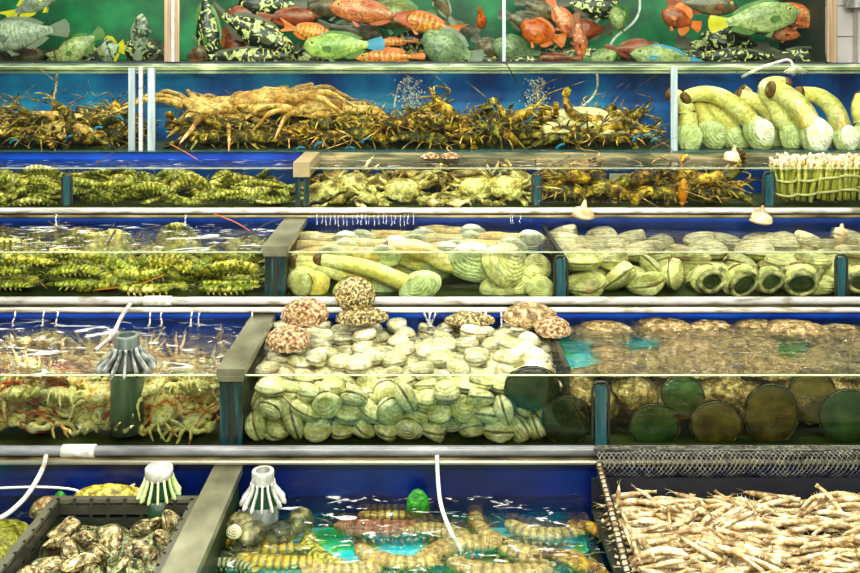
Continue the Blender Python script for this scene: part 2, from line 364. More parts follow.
def mantis(name, L, m, mh=None, bend=.3, legs=True, sag=0.):
    """mantis shrimp, head +x, lying along x with its back up (+z); bend curves it sideways"""
    t = empty(name); mh = mh or m; n = 64; P = []; rr = []
    def pt(s_):
        a = bend * (s_ - .5) * 2; x = L * .5 - L * .86 * s_
        return Vector((x * cos(a * .5), L * .30 * bend * (1 - (2 * s_ - 1) ** 2), -sag * L * (2 * s_ - 1) ** 2))
    for k in range(n):
        s_ = .14 + .86 * k / (n - 1); r = L * (.068 + .022 * sin(pi * s_)) * (.84 + .20 * (((s_ - .14) / .86 * 9 * .999) % 1) ** .6)
        if k == n - 1: r *= .4
        P.append(pt(s_)); rr.append((r * 1.28, r * .68))
    b = MB(); b.loft(P, rr, 14); b.build('abdomen', m, t)
    b = MB(); b.loft([pt(.02), pt(.06), pt(.12), pt(.19), pt(.22)], [(L * .02, L * .02), (L * .05, L * .045), (L * .078, L * .065), (L * .085, L * .07), (L * .06, L * .05)], 12); b.build('carapace', mh, t)
    e = pt(1.); d = (pt(1.) - pt(.95)).normalized(); sd = Vector((-d.y, d.x, 0))
    b = MB()
    for k in range(5):
        a = R(-50 + 25 * k); dd = d * cos(a) + sd * sin(a)
        b.loft([e - d * L * .02, e + dd * L * .05, e + dd * L * .10, e + dd * L * .12], [(.02 * L, .01 * L), (.03 * L, .008 * L), (.026 * L, .006 * L), (.006 * L, .003 * L)], 8)
    b.build('tail_fan', mh, t)
    p0 = pt(.02)
    for sg in (1, -1):
        b = MB(); b.loft([p0 + Vector((0, sg * .012 * L, .01 * L)), p0 + Vector((.03 * L, sg * .03 * L, .02 * L))], [L * .008, L * .008], 6); b.ball(p0 + Vector((.035 * L, sg * .033 * L, .022 * L)), (L * .013, L * .018, L * .013), 8, 6); b.build('eyestalk', MT['black'], t)
        b = MB(); b.loft(spline([p0, p0 + Vector((.08 * L, sg * .05 * L, .02 * L)), p0 + Vector((.20 * L, sg * .13 * L, 0))], 8), [L * (.007 - .0007 * k) for k in range(8)], 5); b.build('antenna', mh, t)
        if legs:
            b = MB()
            for k in range(7):
                q = pt(.25 + .1 * k); b.loft([q + Vector((0, sg * .06 * L, -.03 * L)), q + Vector((-.01 * L, sg * .10 * L, -.05 * L)), q + Vector((-.03 * L, sg * .115 * L, -.08 * L))], [(.014 * L, .006 * L), (.02 * L, .005 * L), (.004 * L, .002 * L)], 6)
            b.build('swimmerets', mh, t)
    return t

def abalone(name, W, H, mf, ms, face=True):
    """foot disc faces +z, the shell dome is behind it (-z)"""
    t = empty(name); sd = rnd.uniform(0, 50)
    def out(th, k=1.): return Vector((cos(th) * W / 2, sin(th) * H / 2, 0)) * k * (1 + .035 * mnoise.noise(Vector((cos(th) * 1.5 + sd, sin(th) * 1.5, 0))))
    def foot(u, v):
        th = 2 * pi * u; p = out(th, .90 * v + .001); return Vector((p.x, p.y, W * (.05 - .035 * v ** 6 + .006 * mnoise.noise(p * 40))))
    b = MB(); b.grid(foot, 40, 10, True); f = b.build('foot', mf, t)
    def frill(u, v):
        th = 2 * pi * u; a = 2 * pi * v; k = .93 + .035 * cos(a) + .012 * sin(th * 31)
        p = out(th, k); return Vector((p.x, p.y, W * (.012 + .03 * sin(a) + .008 * sin(th * 23))))
    b = MB(); b.grid(frill, 96, 9, True); b.build('mantle_frill', MT['frill'], t, label='black ruffled edge')
    def shell(u, v):
        th = 2 * pi * u; p = out(th, 1.0 * v + .001); r_ = 1 + .05 * mnoise.noise(p * 60)
        return Vector((p.x * r_, p.y * r_, -W * .24 * max(0, 1 - v * v) ** .6 + W * .012 * mnoise.noise(p * 90 + Vector((sd, 0, 0)))))
    b = MB(); b.grid(lambda u, v: shell(1 - u, v), 40, 12, True); b.build('shell', ms, t)
    return t

def roughshell(name, W, H, T, ms):
    """knobbly dome shell, back up (+z), with a pale rim below"""
    t = empty(name); sd = rnd.uniform(0, 90)
    def g(u, v):
        th = 2 * pi * u; k = sin(v * pi / 2 * .999 + .001)
        x = cos(th) * W / 2 * k; y = sin(th) * H / 2 * k; z = T * cos(v * pi / 2)
        d = Vector((x, y, z)); q = 1 + .07 * mnoise.noise(d * 55 + Vector((sd, 0, 0))) + .05 * abs(mnoise.noise(d * 130))
        return d * q
    b = MB(); b.grid(lambda u, v: g(u, v), 56, 22, True); b.build('shell', ms, t)
    b = MB(); b.ball((0, 0, 0), (W * .47, H * .47, T * .35), 24, 8); b.build('underside', MT['hinge'], t)
    return t

def oyster(name, L, m, mi):
    t = empty(name); sd = rnd.uniform(0, 90)
    for sg, tk in ((1, .20), (-1, .30)):
        def g(u, v):
            th = 2 * pi * u; w = L * .33 * (1 + .25 * cos(th) + .12 * mnoise.noise(Vector((cos(th) * 2 + sd, sin(th) * 2, sg))))
            p = Vector((cos(th) * L * .5 * v, sin(th) * w * v, 0)); st = (v * 5) % 1.
            z = L * tk * (max(0, 1 - v ** 2.4) ** .6) * (.8 + .3 * mnoise.noise(p * 30 + Vector((sd, 0, 0)))) + L * .02 * st + L * .03 * v * mnoise.noise(p * 60 + Vector((0, sd, 0)))
            return Vector((p.x, p.y, sg * max(z, .001) * .8 + L * .05 * sin(th * 3 + sd) * v * v))
        b = MB(); b.grid(lambda u, v: g(u if sg > 0 else 1 - u, v), 30, 14, True); b.build('valve', m if sg > 0 else mi, t)
    return t

def shrimp(name, L, m, bend, sd):
    n = 16; P = []; rr = []
    for k in range(n):
        s_ = k / (n - 1); a = bend * (s_ - .5)
        P.append((L * (.5 - s_) * (1 - abs(bend) * .08), L * bend * .25 * (1 - (2 * s_ - 1) ** 2), L * .02 * sin(s_ * 5 + sd)))
        r = L * interp([0, .08, .25, .4, .8, .9, 1.], [.004, .036, .06, .058, .042, .032, .05], s_) * (1 + .06 * sin(s_ * 40))
        rr.append((r, r * (.85 if s_ < .88 else .3)))
    b = MB(); b.loft(P, rr, 8)
    for sg in (1, -1):
        b.loft(spline([(L * .46, sg * .01 * L, .01 * L), (L * .54, sg * .03 * L, .02 * L), (L * .62, sg * (.06 + .05 * sin(sd)) * L, 0)], 6), [L * .006, L * .005, L * .004, L * .004, L * .003, L * .002], 4)
    for k in range(5):
        x = L * (.3 - .09 * k); b.loft([(x, L * bend * .22, -.05 * L), (x + .02 * L, L * bend * .22 + .05 * L, -.11 * L)], [L * .008, L * .003], 4)
    return b.build(name, m)

# resting poses of the heaped things: x, y, z in mm and a quaternion in hundredths
PILES = {
'clams': [[-369,2247,802,11,70,-69,-11],[-407,2300,802,8,45,88,-11],[-355,2333,850,97,21,13,6],[-358,2425,884,0,-49,-87,0],[-405,2500,884,0,-18,-98,0],[-409,2625,884,0,71,71,0],[-189,2297,810,56,69,-46,-2],[-267,2238,805,4,-1,96,28],[-417,2242,814,18,79,-20,-56],[-316,2473,884,75,0,0,67],[-328,2536,885,12,77,62,10],[-194,2639,892,81,58,6,8],[-205,2245,801,85,0,0,53],[-288,2289,806,23,-21,92,-23],[-296,2340,852,21,38,-89,11],[-258,2481,885,65,13,5,-75],[-170,2533,884,77,0,0,-64],[-160,2596,885,64,7,-12,76],[-229,2342,802,99,16,0,2],[-295,2344,806,3,11,29,-95],[-157,2287,857,38,53,75,-13],[-180,2340,839,5,-94,-30,-14],[-102,2571,884,98,0,0,22],[-126,2634,895,83,28,-46,15],[-151,2247,805,64,19,21,71],[-57,2287,802,84,-9,11,-51],[-40,2233,809,7,5,58,81],[-91,2345,897,31,17,-44,-83],[-72,2631,885,16,6,14,-98],[-8,2629,885,98,3,14,15],[19,2246,802,62,-14,-1,-77],[-13,2312,807,86,-37,14,-33],[-50,2333,880,33,-21,9,92],[98,2499,884,100,2,1,-3],[2,2305,882,13,59,78,-16],[-42,2574,885,70,-15,-3,70],[88,2342,802,12,-99,1,7],[120,2338,836,62,1,-25,75],[12,2324,842,8,-97,23,2],[119,2324,873,93,14,2,-33],[25,2486,885,89,14,7,43],[54,2630,885,98,6,6,16],[116,2239,806,23,1,-33,-92],[184,2289,806,34,89,-29,8],[171,2340,842,26,-41,10,-87],[72,2389,884,88,0,0,48],[51,2544,884,0,34,94,0],[116,2627,884,0,-82,-57,0],[21,2346,808,44,-88,16,-8],[234,2244,809,69,-51,31,-41],[151,2338,802,3,56,-82,14],[132,2379,885,95,-9,11,28],[189,2582,884,0,-41,91,0],[162,2632,897,83,-7,55,4],[309,2272,846,3,8,-68,-72],[310,2344,805,6,-2,-34,94],[312,2348,857,18,25,81,-50],[262,2455,885,1,6,99,11],[256,2627,885,47,8,-14,-87],[314,2627,884,0,-46,89,0],[-323,2244,811,63,25,52,51],[-253,2315,880,39,90,-21,-1],[-410,2337,830,86,4,-18,-48],[-361,2360,888,81,2,26,53],[-406,2560,885,97,-11,10,-19],[-326,2630,884,0,28,96,0],[-410,2284,856,27,29,-47,-79],[-314,2296,842,87,-27,17,39],[-238,2337,841,31,20,3,-93],[-299,2411,885,7,-78,-63,-4],[-354,2471,909,84,0,-24,-49],[-267,2541,885,99,-12,-9,5],[-347,2303,806,15,-28,-92,-23],[-238,2286,811,88,-8,-45,16],[-360,2349,809,2,2,-81,-58],[-201,2467,884,56,0,0,-83],[-123,2516,893,4,37,-16,91],[-260,2633,885,1,4,-14,99],[-193,2243,839,4,-30,-95,-1],[-93,2341,802,95,15,-4,-26],[-203,2295,861,57,19,-32,-73],[-261,2369,885,14,-92,-36,10],[-149,2442,885,64,-8,2,-76],[-288,2586,898,33,28,-13,-89],[-99,2247,802,11,-69,-71,11],[-90,2283,841,30,13,87,-37],[-44,2391,885,11,16,98,9],[-43,2346,830,74,-45,20,45],[9,2359,882,23,16,35,-89],[-222,2587,884,0,-2,-100,0],[-20,2262,832,0,-34,-88,33],[44,2301,810,82,-47,-33,4],[165,2428,884,0,-96,28,0],[63,2452,891,35,-47,-79,18],[22,2415,885,88,6,3,48],[9,2627,921,21,83,-47,-22],[-37,2295,858,16,72,56,-38],[197,2244,850,20,76,-27,-55],[253,2299,805,25,40,-86,-18],[155,2524,884,88,0,0,-48],[6,2573,893,44,58,55,42],[-24,2447,885,71,7,2,70],[121,2291,806,12,-30,-87,36],[153,2244,838,64,-17,-11,-74],[276,2246,811,34,-64,-50,47],[200,2481,884,1,-45,89,1],[56,2509,916,95,8,8,30],[96,2568,892,38,52,62,45],[182,2240,802,16,99,-4,-1],[210,2337,801,48,0,0,88],[251,2400,885,8,6,99,-12],[278,2513,885,5,77,-62,-15],[144,2471,906,8,-5,-16,-98],[227,2541,885,90,14,6,40],[308,2313,841,2,0,85,-53],[108,2437,890,28,66,-64,-28],[311,2379,886,8,6,98,-15],[315,2424,895,74,-39,29,46],[325,2526,894,67,26,-54,-43],[311,2631,924,17,-97,14,-4],[-386,2236,852,38,85,22,-29],[-361,2272,844,35,72,36,-48],[-407,2333,872,10,96,-15,22],[-409,2388,885,14,57,-81,-5],[-237,2556,919,90,-16,-7,-41],[-414,2485,925,65,46,-22,-56],[-334,2381,913,45,34,39,73],[-216,2519,895,1,-82,29,-49],[-257,2281,848,58,-9,-10,80],[-271,2447,914,4,94,-28,16],[-320,2584,923,51,-34,-1,79],[-408,2444,893,30,-6,86,-41],[-161,2341,802,4,-27,-95,-15],[-410,2625,923,14,-69,70,-6],[-309,2328,896,53,-11,12,83],[-149,2334,883,22,27,87,34],[-201,2597,920,28,-43,-84,16],[-292,2537,926,7,29,84,-46],[-86,2238,847,30,15,-70,-63],[-122,2346,844,48,75,-7,46],[-105,2310,866,54,-6,-60,-59],[-85,2437,885,95,-4,3,32],[-240,2424,887,15,11,97,18],[-245,2617,922,50,-28,34,-75],[66,2350,851,26,43,65,-57],[-136,2245,841,79,10,26,54],[42,2396,918,98,5,0,21],[-297,2496,918,38,91,-16,1],[-156,2625,927,9,-87,48,-3],[237,2500,917,72,-42,54,-3],[150,2291,846,41,71,51,-25],[38,2243,842,24,-82,52,-6],[-123,2385,885,0,59,-79,15],[-302,2634,925,55,-32,-27,-72],[-71,2500,885,83,7,4,54],[-75,2540,913,98,-14,6,-8],[258,2342,829,58,-36,18,71],[95,2240,852,10,31,-85,-42],[-130,2301,809,42,-89,-1,15],[1,2246,872,5,-63,-77,4],[138,2579,897,79,16,58,7],[-58,2592,917,25,6,94,-23],[73,2266,816,65,75,-12,10],[87,2297,848,3,-36,-91,21],[87,2351,909,62,12,-14,76],[312,2289,802,98,5,-3,-18],[192,2379,889,78,33,1,53],[117,2623,924,52,-17,-10,83],[259,2352,883,41,58,44,-55],[166,2324,891,94,-2,33,-2],[300,2333,912,51,-82,14,22],[-227,2381,913,75,-3,11,-65],[316,2470,894,38,20,-87,25],[204,2633,898,80,-20,55,14],[315,2289,890,48,-17,15,85],[281,2289,922,10,6,98,13],[142,2279,903,44,15,51,73],[232,2388,921,5,74,66,10],[10,2452,916,1,-43,90,5],[322,2580,910,71,23,65,-15],[-409,2337,912,48,9,-8,-87],[-299,2242,848,96,-13,21,-12],[-388,2399,918,9,95,-22,-18],[-174,2486,914,78,-24,21,-54],[-174,2353,915,19,3,98,-4],[-360,2587,889,27,95,1,-17],[-234,2269,893,22,-50,-67,-51],[290,2507,924,9,1,100,2],[-350,2300,880,7,99,1,-11],[-177,2238,880,39,90,-19,-5],[138,2408,917,0,-55,83,-8],[61,2626,924,70,-9,-7,-70],[-388,2261,894,3,-9,-96,-26],[-137,2410,918,3,-47,88,0],[290,2381,921,98,11,-15,10],[-374,2581,934,18,-58,-79,10],[-360,2530,912,91,-11,-39,5],[137,2542,942,19,15,28,93],[50,2321,888,62,67,1,-41],[198,2278,894,23,-10,-97,2],[-8,2329,914,38,-5,-5,-92],[-185,2392,884,100,0,0,0],[-361,2630,914,12,-96,13,-23],[-134,2569,916,35,24,3,-90],[54,2232,891,6,-4,81,58],[-410,2539,923,50,1,-34,80],[-173,2547,928,12,-87,-34,-34],[268,2439,922,97,3,-10,-24],[187,2519,916,61,-6,9,-78],[-20,2515,888,27,-74,-58,21],[-243,2231,865,9,-9,70,70],[-289,2270,879,75,-3,8,65],[-209,2343,880,24,17,-94,18],[-58,2468,916,74,14,-2,-66],[213,2440,907,72,3,22,-66],[116,2515,918,39,-18,-8,-90],[-49,2242,878,29,83,-21,-43],[214,2344,854,43,-73,4,54],[55,2275,881,29,17,69,64],[-292,2391,922,12,-58,-80,14],[-117,2466,910,23,-19,-36,-88],[53,2577,913,77,-24,22,55],[209,2333,905,42,16,1,89],[208,2298,843,66,-37,-22,-62],[-80,2394,915,92,-10,0,38],[-84,2632,933,58,-3,55,-60],[98,2281,894,80,-33,43,-25],[169,2588,927,8,-95,-5,28],[277,2588,933,46,87,-7,18],[140,2240,879,9,26,-94,20],[249,2309,879,87,-29,-26,-29],[224,2579,919,2,-67,-59,45],[246,2630,924,6,-96,-27,7],[279,2574,889,79,-7,29,54],[250,2272,853,45,-72,17,50]],
'surf': [[492,2758,1033,12,-99,-1,-7],[490,2934,1031,20,0,0,-98],[469,3026,1054,54,-32,-78,-1],[640,2850,1033,5,15,98,-12],[557,3014,1033,89,-12,-1,-45],[658,3017,1031,0,-64,-77,0],[935,2903,1031,97,0,0,23],[708,3105,1033,6,42,90,13],[603,3111,1033,13,-96,26,-1],[1068,2823,1031,70,0,0,72],[867,2983,1031,79,0,0,61],[808,3130,1052,77,-58,-21,-16],[1159,3019,1032,0,-32,95,-1],[958,3007,1036,60,-14,-16,77],[1103,3105,1033,1,56,83,-10],[1221,2958,1039,30,-94,-13,4],[1346,2836,1033,9,-77,-63,-5],[1218,3106,1034,56,7,-10,82],[1208,2770,1031,57,0,0,82],[1266,3036,1044,85,38,-5,35],[1452,2996,1033,97,-10,9,-20],[1564,2766,1050,65,-54,-34,41],[1420,2909,1031,98,0,0,-20],[1425,3103,1031,0,-88,47,0],[1524,2825,1053,34,-37,36,79],[1538,2910,1032,0,-1,100,-4],[1553,2999,1042,84,-8,-26,-47],[532,2849,1034,24,11,3,-96],[603,2927,1039,28,93,23,-9],[492,3111,1033,97,12,-4,20],[807,2886,1034,0,91,39,-12],[1123,2822,1073,26,-20,-94,14],[550,3062,1078,24,93,-24,-10],[677,2763,1034,13,11,-5,-98],[1271,2831,1050,29,-74,39,-47],[753,2952,1039,90,-30,-10,30],[724,2853,1048,81,-26,38,-36],[892,3086,1041,3,97,8,-25],[798,3051,1033,8,-36,93,-4],[875,2818,1040,22,19,95,-14],[1030,2924,1039,27,76,-58,-6],[987,3109,1033,3,96,-28,-10],[1125,2914,1033,7,73,-68,2],[1198,3014,1090,11,31,94,-7],[477,2952,1097,87,-11,-35,32],[1297,2914,1050,15,-22,81,52],[1324,3105,1034,85,10,7,-51],[693,2943,1079,26,79,55,7],[1374,2880,1087,5,93,-32,-19],[1342,2981,1032,12,-2,3,-99],[748,3023,1073,6,-93,3,-35],[1472,2761,1033,97,-13,-4,-21],[1455,2830,1079,30,-75,46,-37],[1359,3051,1073,36,-14,9,-92],[627,2989,1083,17,76,61,16],[1210,2810,1085,2,-73,68,-2],[548,2946,1086,17,69,69,12],[585,2834,1085,42,-4,5,-91],[857,2905,1075,10,91,-39,-5],[477,3109,1100,33,58,75,-3],[592,2764,1045,85,-3,-33,-41],[489,2761,1094,7,-15,98,-14],[1035,3094,1078,54,6,1,84],[768,2783,1051,30,43,-64,-56],[470,2853,1069,85,-19,-45,22],[934,3074,1085,9,-76,-63,7],[1082,2954,1079,95,-1,-3,-31],[931,2964,1080,7,13,98,9],[698,3072,1091,21,86,36,29],[1201,2878,1046,61,3,36,-71],[1148,3105,1081,56,-10,-5,-82],[1050,3022,1034,11,5,99,1],[1390,2763,1051,37,-36,73,-45],[972,2821,1040,18,-8,95,-25],[1462,3117,1088,17,28,-89,30],[1449,3035,1083,20,77,-61,0],[1485,2934,1077,80,-5,-6,60],[1281,2993,1097,45,58,15,66],[1558,2898,1093,64,-24,24,-69],[1547,3060,1082,2,45,-89,-1],[1532,3104,1031,92,0,0,-40],[610,3108,1094,94,-7,16,-29]],
